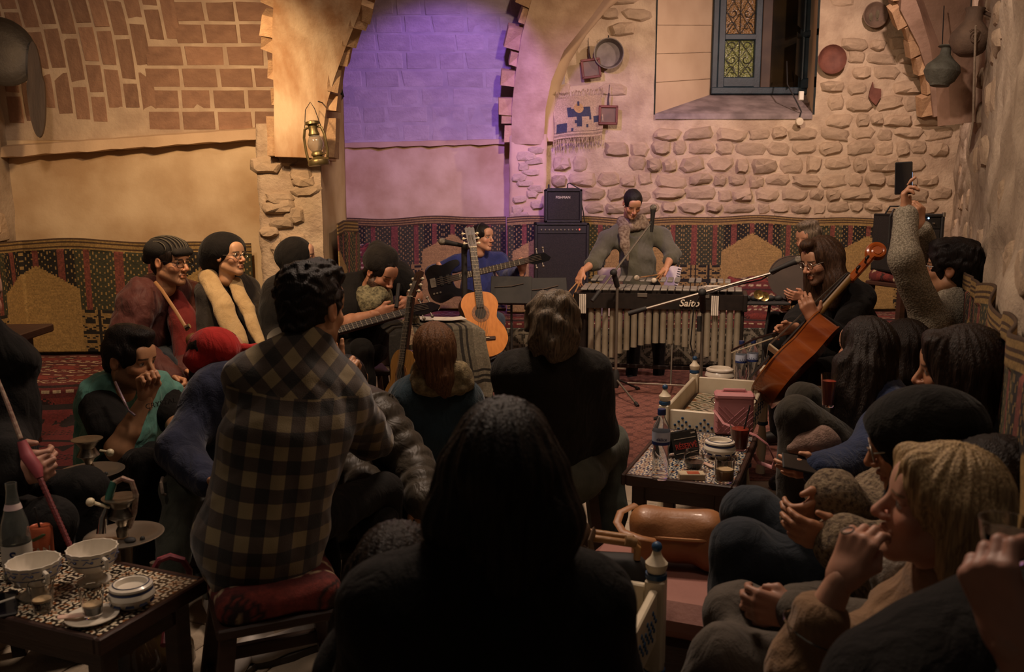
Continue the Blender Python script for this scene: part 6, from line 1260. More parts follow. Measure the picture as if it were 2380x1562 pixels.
class Person:
    """skeleton of joints in metres; builds one skin mesh, then clothes and hair as children"""
    def __init__(s, label, J, f, sc=1.0, fem=False, skin='b98a68', roll=0, group=None):
        s.J = {k: np.asarray(v, float) for k, v in J.items()}; s.sc = sc; s.fem = fem; s.skin = np.array(lin(skin)); s.hc = s.J['head']; s.R = headframe(f, roll); J = s.J
        s.w = nrm(J['sr']-J['sl']); s.up = nrm(J['neck']-J['pel']); s.n = nrm(np.cross(s.w, s.up)); s.hs = sc*(.95 if fem else 1.0)
        hv = nrm(np.array([s.w[0], s.w[1], 0])); 
        for k, q in (('hl', -1), ('hr', 1)):
            if k not in J: J[k] = J['pel']+hv*q*.09*sc
        p = J['pel']; s.t = thing('person', label, 'person', (p[0], p[1], 0), 0, group)
    def hw(s, p): return s.hc+(np.asarray(p, float)*s.hs)@s.R           # head coordinates to world
    def hl(s, p): return ((np.asarray(p, float)-s.hc)@s.R.T)/s.hs
    def body(s, vox=.009, hvox=.0036, face={}, hands={}, bare=()):
        J = s.J; b = Sdf(); c = s.sc; g = .9 if s.fem else 1
        b.cone(J['pel'], lerp(J['pel'], J['neck'], .8), .095*c, .10*c, k=.04, flat=(s.n, .7)); b.cone(s.hw((0, -.03, -.06)), J['neck'], .048*s.hs*g, .055*c*g, k=.03); b.cone(J['sl'], J['sr'], .035*c, k=.04)
        for q in 'lr':
            r = 1 if q in bare else .8
            b.cone(J['s'+q], J['e'+q], .046*c*r*g, .039*c*r*g, k=.02); b.cone(J['e'+q], lerp(J['e'+q], J['w'+q], .35), .039*c*r*g, .041*c*r*g, k=.05); b.cone(lerp(J['e'+q], J['w'+q], .35), J['w'+q], .042*c*r*g, .0265*c*r*g, k=.015)
            if 'k'+q in J: b.cone(J['h'+q], J['k'+q], .06*c, .042*c, k=.03); b.cone(J['k'+q], J['a'+q], .042*c, .03*c, k=.02)
        V, F = b.mesh(vox); C = np.tile(s.skin, (len(V), 1)); Vs, Fs, Cs = [V], [F], [C]; o = len(V)
        hv, hf, hcx = head_mesh(hvox, s.skin, fem=s.fem, **face); Vs.append(s.hw(hv)); Fs.append(hf+o); Cs.append(hcx); o += len(hv)
        for q, kw in hands.items():
            hv, hf = hand_mesh(J['w'+q], sc=s.sc*(.92 if s.fem else 1), **kw); Vs.append(hv); Fs.append(hf+o); Cs.append(np.tile(s.skin*np.array([1.02, .96, .95]), (len(hv), 1))); o += len(hv)
        mesh_np('body', np.concatenate(Vs), np.concatenate(Fs), SKIN, s.t, np.concatenate(Cs)); return s
    def top(s, m, name='sweater', sl=1.0, th=.0, vox=.010, br=1.0, fold=.006, ff=24, collar=0, hem=0, puff=0, extra=None, seed=1, waist=1.0, armr=1.0, sleeves='lr', body=True, dep=.66):
        J = s.J; c = s.sc; g = .92 if s.fem else 1; a = Sdf(); P0, N0 = J['pel'], J['neck']; fl = (s.n, dep); mid = lerp(P0, N0, .5); hi = lerp(P0, N0, .82); R = .165*c*g*br+th
        if body:
            a.cone(P0+s.up*(R*.5-hem), mid, R*.98*waist, R*.97, k=.05, flat=fl); a.cone(mid, hi, R*.97, R*.82, k=.05, flat=fl)
            a.cone(lerp(J['sl'], J['sr'], .08), lerp(J['sl'], J['sr'], .92), .062*c*g+th, k=.06)
            for q in 'lr': a.cone(J['s'+q], N0+s.up*.02, .058*c*g+th, .056*c+th, k=.05)
        for q in 'lr':
            if q not in sleeves: continue
            S_, E_, W_ = J['s'+q], J['e'+q], J['w'+q]; r0, r1, r2 = .066*c*g*armr+th, .056*c*g*armr+th, .040*c*g*armr+th
            if sl <= 0: a.cone(S_, lerp(S_, E_, 1+sl), r0, r1*1.12, k=.04); continue
            if puff:
                for A_, B_, ra, rb in ((S_, E_, r0, r1), (E_, W_, r1, r2*1.1)):
                    n = int(np.linalg.norm(B_-A_)/.045)+1
                    for i in range(n+1): f = i/n; a.cone(lerp(A_, B_, max(0, f-.02)), lerp(A_, B_, min(1, f+.02)), lerp(ra, rb, f)+.008, k=.010)
            else:
                a.cone(S_, E_, r0, r1, k=.04); a.cone(E_, lerp(E_, W_, sl), r1, lerp(r1, r2, sl), k=.03)
        if puff and body:
            n = int(np.linalg.norm(N0-P0)/.06)
            for i in range(n): a.cone(lerp(P0, N0, i/n*.85), lerp(P0, N0, i/n*.85+.01), R*1.04, k=.012, flat=fl)
        if collar: 
            for i in range(12): q = i*.5236; a.cone(N0+.062*c*(math.cos(q)*s.w+math.sin(q)*s.n)+s.up*.03, N0+.064*c*(math.cos(q+.52)*s.w+math.sin(q+.52)*s.n)+s.up*.03, collar, k=.012)
        if extra: extra(a)
        nz = folds2(seed, ff, fold) if fold else None
        if puff:
            segs = [(J['s'+q], J['e'+q], 0) for q in sleeves]+[(J['e'+q], J['w'+q], np.linalg.norm(J['e'+q]-J['s'+q])) for q in sleeves]+[(P0, N0, 0)]
            def quilt(p):
                best = np.full(len(p), 9.); L_ = np.zeros(len(p))
                for i, (A_, B_, o) in enumerate(segs):
                    d = B_-A_; l = np.linalg.norm(d); h = np.clip((p-A_)@d/l/l, 0, 1); r = np.linalg.norm(p-A_-h[:, None]*d, axis=1)-(.07 if i == len(segs)-1 else 0); m_ = r < best; best[m_] = r[m_]; L_[m_] = o+h[m_]*l
                return (.011*(.55-np.abs(np.sin(np.pi*L_/.062)))).astype(np.float32)
            nz = (.013, quilt)
        V, F = a.mesh(vox, nz); return mesh_np(name, V, F, m, s.t)
    def trousers(s, m, name='trousers', vox=.011, fold=.006, br=1.0, low=1.0, seed=2, shoes=None):
        J = s.J; c = s.sc; a = Sdf(); hv = nrm(np.array([s.w[0], s.w[1], 0])); a.ell(J['pel']-np.array([0, 0, .01]), (.16*c*br, .105*c*br, .115*c), R=np.stack([hv, np.cross((0, 0, 1.), hv), np.array([0, 0, 1.])]), k=.06)
        for q in 'lr':
            if 'k'+q not in J: continue
            a.cone(J['h'+q], J['k'+q], .092*c*br, .066*c*br, k=.05); a.cone(J['k'+q], lerp(J['k'+q], J['a'+q], low), .066*c*br, .05*c*br, k=.03)
        V, F = a.mesh(vox, folds2(seed+3, 24, fold)); o = mesh_np(name, V, F, m, s.t)
        if shoes is not None:
            for q in 'lr':
                if 'k'+q not in J: continue
                fd = J['k'+q]-J['pel']; fd[2] = 0; fd = nrm(fd); A_ = J['a'+q].copy(); b = Sdf(); b.cone(A_+fd*-.02-np.array([0, 0, .02]), A_+fd*.13-np.array([0, 0, .045]), .042, .034, k=.03); V, F = b.mesh(.009); mesh_np('shoe', V, F, shoes, s.t)
        return o
    def hair(s, m, kind='short', vox=.006, L=.3, seed=1, extra=None, curl=.0035, cf=110, name='hair', fringe=0):
        a = Sdf(); dn = s.R@np.array([0, 0, -1.])                         # world down in head coordinates
        if kind in ('short', 'curly', 'quiff', 'tied'):
            t = {'short': .008, 'curly': .022, 'quiff': .012, 'tied': .005}[kind]
            a.ell((0, -.014, .038), (.076+t, .096+t, .087+t), k=.02)
            a.cone((0, -.075, -.03), (0, -.06, -.06), .045, .035, k=.03)
            if kind == 'quiff': a.ell((0, .055, .115), (.058, .045, .032), k=.03); a.ell((0, -.02, .11), (.065, .075, .04), k=.03)
            if kind == 'curly': a.ell((0, .06, .10), (.06, .045, .04), k=.02); a.ell((0, -.03, .10), (.08, .08, .05), k=.03)
            if kind == 'tied': a.ell((0, -.115, .06), (.035, .035, .035), k=.02)
            a.ell((0, .135, -.035), (.10, .085, .098), k=.012, sub=True); a.ell((0, .03, -.12), (.12, .08, .085), k=.015, sub=True)
            for q in (-1, 1): a.ell((q*.09, -.005, -.012), (.03, .03, .035), k=.01, sub=True)
        elif kind == 'long':
            a.ell((0, -.016, .038), (.090, .110, .098), k=.03)
            for q in (-1, 1):
                p0 = np.array([q*.062, -.035, .0]); a.cone(p0, p0+dn*L*.5+np.array([q*.02, -.01, 0]), .052, .055, k=.04); a.cone(p0+dn*L*.5+np.array([q*.02, -.01, 0]), p0+dn*L, .055, .042, k=.04)
            a.cone((0, -.07, 0), np.array([0, -.075, 0])+dn*L, .065, .055, k=.05); a.ell((0, .13, -.04), (.062, .09, .105), k=.02, sub=True)
        elif kind == 'bob':
            a.ell((0, -.016, .040), (.094, .112, .100), k=.03)
            for q in (-1, 1): a.cone((q*.070, -.015, .03), (q*.074, -.022, -.095), .036, .026, k=.03); a.cone((q*.066, -.06, 0), (q*.055, -.06, -.11), .042, .034, k=.03); a.cone((q*.040, .070, .092), (q*.074, .030, .04), .022, .018, k=.025)
            a.cone((0, -.085, .0), (0, -.075, -.10), .05, .035, k=.03); a.ell((0, .145, -.05), (.085, .115, .105), k=.012, sub=True)
        if extra: extra(a, dn)
        nz = waves(seed, cf, curl, 6)
        if kind in ('long', 'bob') or name == 'straight_hair':
            def gr(p):
                th = np.arctan2(p[:, 0], p[:, 1]+.02); z = p[:, 2]; w = .5*np.sin(z*21+seed)+.35*np.sin(z*47+th*3)
                return (curl*1.25*(.5*np.sin(th*17+2.2*w+seed)+.45*np.sin(th*33-1.8*w)+.25*np.sin(th*9+3*w))).astype(np.float32)
            nz = (curl*2.2, gr)
        V, F = a.mesh(vox, nz); return mesh_np('hair', s.hw(V), F, m, s.t)
    def hijab(s, m, vox=.008, drape=.12, seed=4, name='headscarf', back=0.0, under=None):
        a = Sdf(); dn = s.R@np.array([0, 0, -1.]); a.ell((0, -.022, .036), (.098, .114+back, .102), k=.03); a.ell((0, -.09-back, .01), (.06, .06, .07), k=.05); a.cone((0, -.02, -.03), np.array([0, -.02, -.05])+dn*.09, .088, .085, k=.04); a.cone(np.array([0, -.03, -.05])+dn*.09, np.array([0, -.03, -.05])+dn*(.09+drape), .085, .12, k=.05)
        a.ell((0, .135, -.012), (.060, .085, .092), k=.014, sub=True); V, F = a.mesh(vox, waves(seed, 26, .004, 5, (1, 1, 2))); return mesh_np(name, s.hw(V), F, m, s.t)
    def glasses(s, m, r=.024, square=.0):
        b = MB(); fr = s.R.T
        def ring(cx): return [s.hw((cx+r*1.08*np.sign(math.cos(a))*abs(math.cos(a))**(1-square), .099-.2*abs(cx+r*math.cos(a)-0)*.12, .002+r*.86*np.sign(math.sin(a))*abs(math.sin(a))**(1-square))) for a in np.linspace(0, 2*math.pi, 22)]
        for q in (-1, 1): b.tube(ring(q*.033), .0022, 6); b.tube([s.hw((q*.060, .094, .008)), s.hw((q*.074, .05, .010)), s.hw((q*.080, -.005, .010))], .0022, 6)
        b.tube([s.hw((-.011, .103, .006)), s.hw((0, .106, .009)), s.hw((.011, .103, .006))], .002, 6); return obj('glasses', b, m, s.t, world=True)
    def blob(s, name, m, build, vox=.009, noise=None):
        a = Sdf(); build(a); V, F = a.mesh(vox, noise); return mesh_np(name, V, F, m, s.t)
glm = mat('black_frames', '15110f', None, .3)
def sit(px, z, Y, fwd, sc=1.0, drop=None):                               # pelvis, knees and ankles for a seated figure facing fwd
    p = Q(px, z, Y); f = nrm((fwd[0], fwd[1], 0)); sd = np.array([f[1], -f[0], 0]); L = .43*sc; J = {'pel': p}; dz = .03 if drop is None else drop
    for q, k in ((-1, 'l'), (1, 'r')):
        kn = p+f*L+sd*q*.12+np.array([0, 0, dz]); J['k'+k] = kn; an = kn+f*.03; an[2] = .08; J['a'+k] = an
    return J
# ---------------------------------------------------------------- people: the musicians
shoe_b = mat('black_shoe', '14110f', '1c1815', .5, 8)
denim = cloth('denim', '2b3340', '3a4452', .4, 400); denim_g = cloth('grey_denim', '3d4038', '54564c', .4, 400); denim_d = cloth('dark_denim', '1d232a', '272e36', .4, 400); blk = cloth('black_cloth', '0e0c0a', '14110f', .3, 200, .05); blk2 = cloth('black_knit', '110e0b', '19150f', .5, 300, .1)
# woman behind the vibraphone
J = dict(head=P(1470, 474, 7.12), neck=P(1470, 528, 7.28), sl=P(1412, 556, 7.25), sr=P(1536, 548, 7.35), el=P(1385, 606, 7.15), wl=P(1352, 632, 6.95), er=P(1563, 592, 7.25), wr=P(1547, 625, 7.05), pel=P(1490, 672, 7.30), kl=P(1478, 770, 7.2), al=P(1468, 872, 7.22), kr=P(1530, 780, 7.25), ar=P(1530, 878, 7.28))
p = Person('standing woman in a grey-green sweatshirt and patterned scarf bending over the vibraphone', J, (.12, -.80, -.58), .95, True, 'b98868')
p.body(face=dict(eyes='down', hair=(.015, .01, .008)), hands=dict(l=dict(d=(-.35, -.5, -.75), thumb=(.6, -.6, 0), palm=(.2, .5, -.6), curl=.55), r=dict(d=(-.5, -.6, -.6), thumb=(-.6, .6, .3), palm=(-.2, 0, -1), curl=.95, thumb_in=.8)), bare='lr')
p.top(cloth('olive_sweat', '4c4a3d', '58564a', .4, 260, .5, sc=5), 'sweatshirt', .25, .010, .009, .98, .009, 26, 0, .05, armr=1.18, waist=1.05); p.trousers(blk, shoes=shoe_b); p.hair(H_BLACK, 'short', curl=.002)
scf = mat('patterned_scarf', '5a4638', '8a7a68', .95, 55, .5, 120)
def scarf(p, m, r=.085, t=.034, z=.03, n=3, name='scarf', seed=3, tail=None, off=(0, 0, 0), vox=.008):
    def b(a):
        N0 = p.J['neck']+np.asarray(off)
        for k in range(n):
            for i in range(12):
                q = i*.5236+k*.2; rr = r*(1+.12*k); h = z+.028*(1-k)+.008*math.sin(q*2+k); a.cone(N0+rr*(math.cos(q)*p.w*1.05+math.sin(q)*p.n*.9)+p.up*h, N0+rr*(math.cos(q+.53)*p.w*1.05+math.sin(q+.53)*p.n*.9)+p.up*(z+.028*(1-k)+.008*math.sin(2*q+1.06+k)), t*(.8+.2*math.sin(q*3+k)), k=.012)
        if tail: [a.cone(A_, B_, ra, rb, k=.03, flat=(np.array([0, 1., 0]), .5)) for A_, B_, ra, rb in tail]
    return p.blob(name, m, b, vox, waves(seed, 40, .004, 5))
scarf(p, scf, .082, .036, .035, 3, tail=[(P(1450, 535, 7.12), P(1452, 570, 7.08), .05, .035), (P(1452, 570, 7.08), P(1459, 604, 7.06), .035, .012)])
for (a_, b_, y0) in ((P(1345, 652, 6.92), P(1303, 700, 6.8), 0), (P(1348, 655, 6.9), P(1325, 705, 6.75), 1)):
    t = thing('mallet', ['vibraphone mallet held low at the left end of the bars, outer one', 'vibraphone mallet held low at the left end of the bars, inner one'][y0], 'mallet', a_); obj('stick', MB().tube([a_, b_], .0055, 6), bam, t, world=True); obj('wound_head', MB().ball(b_, .02, 10), mat('wound_yarn', 'c2b5a0', None, .9), t, world=True)
for k, (a_, b_) in enumerate(((P(1545, 640, 6.98), P(1480, 646, 6.78)), (P(1545, 632, 6.98), P(1520, 652, 6.74)))):
    t = thing('mallet', ['mallet in the right hand of the vibraphone player, striking further left', 'mallet in the right hand of the vibraphone player, nearer the hand'][k], 'mallet', a_); obj('stick', MB().tube([a_+(0.02, .06, .01), b_], .0055, 6), bam, t, world=True); obj('wound_head', MB().ball(b_, .022, 10), mat('wound_yarn', 'c2b5a0'), t, world=True)
# bass player in blue
J = dict(head=P(1122, 552, 7.15), neck=P(1112, 596, 7.25), sl=P(1058, 612, 7.15), sr=P(1160, 606, 7.35), el=P(1005, 634, 7.1), wl=P(1022, 622, 6.92), er=P(1178, 642, 7.2), wr=P(1214, 630, 6.85)); J.update(sit(1112, .50, 7.3, (.1, -1)))
p = Person('woman in a royal blue sweater playing the black bass guitar, dark hair tied back', J, (.82, -.57, -.02), .95, True, 'b98a70')
p.body(face=dict(hair=(.015, .01, .008)), hands=dict(l=dict(d=(.35, -.3, -.85), thumb=(.8, -.2, .3), palm=(.1, .8, -.3), curl=.4), r=dict(d=(.1, -.25, .95), thumb=(-.8, -.3, 0), palm=(.2, .8, 0), curl=.9, thumb_in=.7)))
p.top(cloth('royal_blue', '232a5c', '2a3270', .45, 240, .5), 'sweater', .85, .008, .009, 1.0, .007, 24, seed=2); p.trousers(denim, shoes=shoe_b); p.hair(H_BLACK, 'tied')
obj('headphones', MB().tube([p.hw((.085*math.cos(a), -.01, .03+.10*math.sin(a))) for a in np.linspace(.1, math.pi-.1, 12)], .005, 6).ball(p.hw((.088, -.01, .0)), .022, 10).ball(p.hw((-.088, -.01, .0)), .022, 10), black_m, p.t, world=True)
# bearded man in beanie
J = dict(head=P(884, 636, 5.15), neck=P(862, 662, 5.30), sl=P(812, 672, 5.22), sr=P(926, 640, 5.50), el=P(812, 752, 5.0), wl=P(880, 728, 4.93), er=P(964, 688, 5.3), wr=P(956, 700, 5.05)); J.update(sit(845, .53, 5.45, (.45, -1)))
J['kl'], J['kr'] = P(840, 815, 4.95), P(760, 840, 4.95); J['al'], J['ar'] = Q(860, .08, 4.85), Q(780, .08, 4.85)
p = Person('bearded man in a black beanie and neck scarf bending over his hands behind the blanket', J, (.72, -.52, -.46), 1.0, False, 'b07e62', roll=.1)
p.body(face=dict(beard=2, eyes='down', hair=(.012, .009, .008)), hands=dict(l=dict(d=(.95, -.1, .15), thumb=(0, -.2, 1), palm=(.1, 1, 0), curl=.45), r=dict(d=(-.55, -.55, -.35), thumb=(-.3, -.2, .9), palm=(-.3, .7, -.2), curl=.5)), bare='lr')
p.top(blk, 't_shirt', -.35, .012, .010, 1.05, .007, 22, hem=.02, armr=1.15); p.trousers(blk, shoes=shoe_b)
p.hair(H_BLACK, 'short', curl=.004)
p.blob('beanie', cloth('black_beanie', '1a1613', '25201b', .6, 160, .2), lambda a: (a.ell(p.hw((0, -.03, .07)), np.array([.098, .112, .085])*p.hs, R=p.R, k=.02), a.cone(p.hw((-.01, -.07, .08)), p.hw((-.03, -.12, .10)), .075, .052, k=.05), a.ell(p.hw((0, .13, -.03)), np.array([.12, .09, .10])*p.hs, R=p.R, k=.01, sub=True)), .008, waves(4, 30, .004))
scarf(p, mat('olive_scarf', '4a4634', '8a8262', .95, 60, .5, 120), .078, .032, .025, 3, off=P(866, 692, 5.14)-p.J['neck']-p.up*.03, tail=[(P(860, 678, 5.12), P(868, 704, 5.04), .05, .03), (P(882, 684, 5.08), P(874, 706, 5.02), .05, .03)])
tag(obj('small_whistle', MB().tube([P(921, 715, 4.9), P(927, 660, 4.98)], .012, 8), black_m), 'short black flute held upright between the bearded man’s hands', 'flute')
# cello player
J = dict(head=P(1908, 606, 4.72), neck=P(1958, 668, 4.92), sl=P(1905, 690, 5.15), sr=P(2000, 694, 4.80), el=P(1850, 752, 5.0), wl=P(1838, 762, 4.72), er=P(1948, 784, 4.48), wr=P(1890, 742, 4.36)); J.update(sit(2000, .52, 5.05, (-1, -.25))); J['kl'], J['kr'] = P(1800, 800, 5.0), P(1850, 870, 4.45); J['al'], J['ar'] = Q(1810, .08, 5.1), Q(1830, .08, 4.35)
p = Person('long-haired cello player in black with glasses and short beard, facing left', J, (-.92, -.30, -.30), 1.0, False, 'c09070')
p.body(face=dict(beard=.8, eyes='down', hair=(.03, .02, .014)), hands=dict(l=dict(d=(-.9, -.35, -.15), thumb=(-.2, -.3, .9), palm=(0, .2, -1), curl=.5), r=dict(d=(-.45, -.15, .85), thumb=(.85, -.3, .3), palm=(-.2, .95, .1), curl=[.6, .55, .6, .6], thumb_in=.1)))
p.top(blk, 'jumper', .72, .012, .010, 1.05, .006, 22); p.trousers(blk, shoes=shoe_b); p.hair(H_BROWN if 0 else hairmat('dark_brown_hair', '2a1c14', '4a3424'), 'long', L=.24, extra=lambda a, dn: (a.cone((.06, .045, .085), (.082, .02, -.02), .03, .03, k=.03), a.cone((.08, .01, 0), np.array([.085, -.0, -.0])+dn*.22, .032, .03, k=.03), a.ell((-.01, .07, .115), (.045, .04, .03), k=.02))); p.glasses(silver, .021)
# drummer behind
J = dict(head=P(1878, 556, 6.75), neck=P(1895, 606, 6.9), sl=P(1852, 622, 6.95), sr=P(1940, 625, 6.75), el=P(1836, 690, 6.8), wl=P(1838, 690, 6.6), er=P(1930, 690, 6.6), wr=P(1868, 690, 6.5)); J.update(sit(1895, .52, 6.9, (-.7, -.7)))
p = Person('dark-haired drummer in black half hidden behind the cello player', J, (-.80, -.55, -.15), 1.0, False, 'a87a60'); p.body(hvox=.0045, face=dict(beard=.8, eyes='down'), hands=dict(l=dict(d=(-.3, -.6, -.6), thumb=(0, -.4, .8), palm=(-.3, .5, 0), curl=.4), r=dict(d=(-.8, -.2, .1), thumb=(0, -.4, .8), palm=(0, .8, -.3), curl=.4)))
p.top(blk, 'jumper', .95, .006); p.trousers(blk, shoes=shoe_b); p.hair(H_GREY, 'quiff', curl=.006)
# ---------------------------------------------------------------- people: audience at left
J = dict(head=P(396, 610, 4.80), neck=P(378, 668, 4.92), sl=P(322, 702, 4.72), sr=P(432, 690, 5.12), el=P(296, 808, 4.62), wl=P(398, 880, 4.42), er=P(446, 790, 4.98), wr=P(432, 866, 4.70)); J.update(sit(352, .55, 5.05, (.75, -.75), 1.05))
p = Person('man in a striped black beret and maroon padded jacket with black-rimmed glasses', J, (.93, -.36, -.06), 1.03, False, 'c4916c')
p.body(face=dict(beard=.35, hair=(.02, .014, .01)), hands=dict(l=dict(d=(.9, -.3, -.25), thumb=(.1, -.5, .8), palm=(.1, .4, -.9), curl=.9, thumb_in=.7), r=dict(d=(.8, -.5, -.3), thumb=(-.2, -.4, .8), palm=(0, .3, -.9), curl=.7)))
mar = cloth('maroon_nylon', '4a231f', '57302a', .25, 60, .3, .65); p.top(mar, 'padded_jacket', .97, .022, .010, 1.10, .012, 26, .026, .06, armr=1.28, seed=5, waist=1.06)
p.blob('red_shirt', cloth('red_shirt', '641f1c', '742622'), lambda a: (a.cone(P(426, 745, 4.86), P(440, 860, 4.78), .07, .085, k=.05), a.cone(P(408, 690, 4.88), P(426, 745, 4.86), .045, .07, k=.05)), .010, waves(5, 24, .006)); p.trousers(denim_d, shoes=shoe_b)
p.hair(H_DARK, 'short', curl=.002)
def beretf():
    def b(a): a.ell(p.hw((0, -.02, .080)), np.array([.092, .112, .060])*p.hs, R=p.R, k=.02); a.ell(p.hw((0, -.04, .055)), np.array([.088, .10, .05])*p.hs, R=p.R, k=.03); a.cone(p.hw((0, -.12, .03)), p.hw((0, -.155, .01)), .05, .03, k=.04); a.cone(p.hw((-.05, .085, .062)), p.hw((.05, .085, .062)), .022, k=.02)
    o = p.blob('beret', mat('beret_felt', '1b1713', '25201a', .95, 30, .3, 200), b, .007, waves(8, 26, .003))
    st_ = MB()
    for k in range(9):
        x = -.08+.02*k; pts = []
        for t_ in np.linspace(-.35, 2.55, 16):
            yy, zz = .112*math.cos(t_)*math.sqrt(max(0, 1-(x/.095)**2)), .060*math.sin(t_)*math.sqrt(max(0, 1-(x/.095)**2)); pts.append(p.hw((x*1.0, -.02+yy*1.02, .081+zz*1.05)))
        st_.tube(pts, .0024, 4)
    obj('pinstripe', st_, mat('pinstripe', '5c5444', None, .9), o, world=False) if 0 else obj('pinstripes', st_, mat('pinstripe', '5c5444', None, .9), p.t, world=True, kind='stuff')
beretf(); p.glasses(glm, .024, .35)
cbag = thing('crossbody_bag', 'light brown crossbody bag worn by the man in the beret', 'bag', P(455, 790, 4.42)); obj('strap', MB().tube([P(360, 655, 4.70), P(376, 674, 4.60), P(408, 722, 4.50), P(436, 768, 4.44)], .009, 8, flat=((.3, -1, .2), .3)), mat('strap_leather', '9a7048', None, .5), cbag, world=True); sb = Sdf(); sb.cone(P(448, 790, 4.42), P(478, 870, 4.38), .035, .045, k=.04); sb.cone(P(456, 790, 4.46), P(490, 865, 4.42), .03, .04, k=.04); V, F = sb.mesh(.008); mesh_np('bag_body', V, F, mat('bag_brown', '6b4526', '59381f', .5, 6), cbag); obj('buckle', MB().tube([P(431, 762, 4.44), P(441, 757, 4.44)], .013, 8), chrome, cbag, world=True)
# two women in headscarves
J = dict(head=P(532, 596, 4.95), neck=P(520, 650, 5.06), sl=P(486, 684, 4.92), sr=P(574, 672, 5.22), el=P(484, 790, 4.85), wl=P(560, 830, 4.66), er=P(596, 770, 5.0), wr=P(590, 835, 4.8)); J.update(sit(520, .54, 5.1, (.7, -.7)))
p = Person('woman in a black headscarf and round glasses wearing a long beige scarf', J, (.92, -.38, .06), .97, True, 'c89a76')
p.body(face=dict(hair=(.02, .014, .01)), hands=dict(l=dict(d=(.8, -.5, -.2), thumb=(-.1, -.4, .8), palm=(0, .2, -1), curl=.6), r=dict(d=(.6, -.6, -.2), thumb=(-.3, -.4, .8), palm=(0, .2, -1), curl=.6)))
p.top(cloth('charcoal_coat', '2b2622', '37312b'), 'coat', 1, .014, .010, 1.05, .008, 22, hem=.08); p.trousers(blk, shoes=shoe_b)
hj = cloth('black_scarf_cloth', '0f0c0a', '16120f', .4, 200, .2)
def turban(a): a.ell(p.hw((0, -.035, .05)), np.array([.104, .135, .106])*p.hs, R=p.R, k=.03); a.ell(p.hw((0, -.13, .0)), np.array([.09, .085, .11])*p.hs, R=p.R, k=.05); a.ell(p.hw((0, .14, -.015)), np.array([.085, .095, .092])*p.hs, R=p.R, k=.012, sub=True)
p.blob('headscarf', hj, turban, .008, waves(6, 30, .003)); p.glasses(silver, .023)
bsc = cloth('beige_wool', 'a88c60', 'bba074', .5, 200, .5)
def bs(a):
    for A_, B_, ra, rb in ((P(486, 648, 4.92), P(520, 720, 4.80), .055, .06), (P(520, 720, 4.80), P(556, 800, 4.70), .06, .05), (P(548, 660, 4.96), P(574, 720, 4.86), .04, .04), (P(574, 720, 4.86), P(608, 800, 4.72), .04, .03), (P(486, 645, 5.05), P(486, 650, 4.92), .06, .055), (P(500, 640, 5.15), P(548, 655, 5.12), .05, .05)): a.cone(A_, B_, ra, rb, k=.012, flat=(np.array([.5, -.85, .1]), .55))
p.blob('long_scarf', bsc, bs, .008, waves(9, 34, .005))
J = dict(head=P(695, 600, 5.05), neck=P(680, 654, 5.12), sl=P(640, 684, 5.0), sr=P(735, 676, 5.30), el=P(625, 780, 4.95), wl=P(700, 830, 4.72), er=P(755, 760, 5.1), wr=P(745, 830, 4.9)); J.update(sit(672, .54, 5.15, (.75, -.65)))
p = Person('woman wrapped in a black headscarf in front of the stone pier, face turned right', J, (.97, .12, .02), .97, True, 'c89a7c'); p.body(face=dict(hair=(.02, .014, .01)), hands=dict(l=dict(d=(.8, -.5, -.2), thumb=(-.1, -.4, .8), palm=(0, .2, -1), curl=.6)))
p.top(cloth('black_abaya', '14110e', '1c1813'), 'robe', 1, .02, .011, 1.08, .008, 20, hem=.1); p.trousers(blk, shoes=shoe_b); p.hijab(hj, drape=.10, seed=6)
# young man in turquoise vest
J = dict(head=P(303, 838, 3.55), neck=P(282, 905, 3.66), sl=P(226, 932, 3.52), sr=P(372, 918, 3.86), el=P(276, 1045, 3.32), wl=P(340, 924, 3.37), er=P(412, 985, 3.72), wr=P(408, 1062, 3.42)); J.update(sit(285, .30, 3.72, (.55, -.8), 1.0, .12)); J['kl'], J['kr'] = P(340, 1085, 3.2), P(430, 1080, 3.35); J['al'], J['ar'] = Q(350, .08, 3.0), Q(420, .08, 3.2)
p = Person('young man in a turquoise padded vest resting his fist on his mouth', J, (.94, -.26, -.12), 1.03, False, 'b98a66')
p.body(face=dict(beard=.45, hair=(.012, .009, .007)), hands=dict(l=dict(d=(.05, -.1, 1), thumb=(.5, .75, .2), palm=(.85, -.1, 0), curl=[1.15, 1.2, 1.2, 1.2], thumb_in=.9), r=dict(d=(-.1, -.7, -.5), thumb=(-.6, -.4, .4), palm=(0, .2, -1), curl=.7)), bare='lr')
p.top(blk, 't_shirt', -.30, .008, .010, 1.0, .005, armr=1.12, body=False); p.top(cloth('turquoise_vest', '4f7f73', '5b8e82', .3, 40, .4, .7, sc=5), 'padded_vest', 1, .026, .009, 1.10, .012, 34, .022, .05, sleeves='', seed=8); p.trousers(blk, shoes=shoe_b); p.hair(H_BLACK, 'quiff', curl=.003)
obj('chain_necklace', MB().tube([P(268, 888, 3.40), P(285, 925, 3.34), P(300, 955, 3.31), P(314, 966, 3.30)], .0055, 6), mat('glitter_chain', 'b5a9a0', '8a6a90', .2, 200, metal=.9), p.t, world=True); obj('wristband', MB().tube([P(321, 912, 3.375)+(0, 0, 0), P(352, 914, 3.375)], .004, 6).tube([lerp(P(338, 912, 3.38), P(332, 930, 3.375), f) for f in (0, .4)], .031, 12), black_m, p.t, world=True)
vd = nrm(P(410, 930, 3.5)-P(345, 945, 3.42)); vn = np.cross(vd, (0, 0, 1)); cm_ = frame(P(374, 938, 3.36), vd, np.cross(vn, vd), vn)
tx = text('vest_lettering', 'CRYSTAL', .030, cm_, black_m, p.t, .001); 
tx.data.transform(Matrix.Translation(Vector(-p.t.location))); tx.data.update()
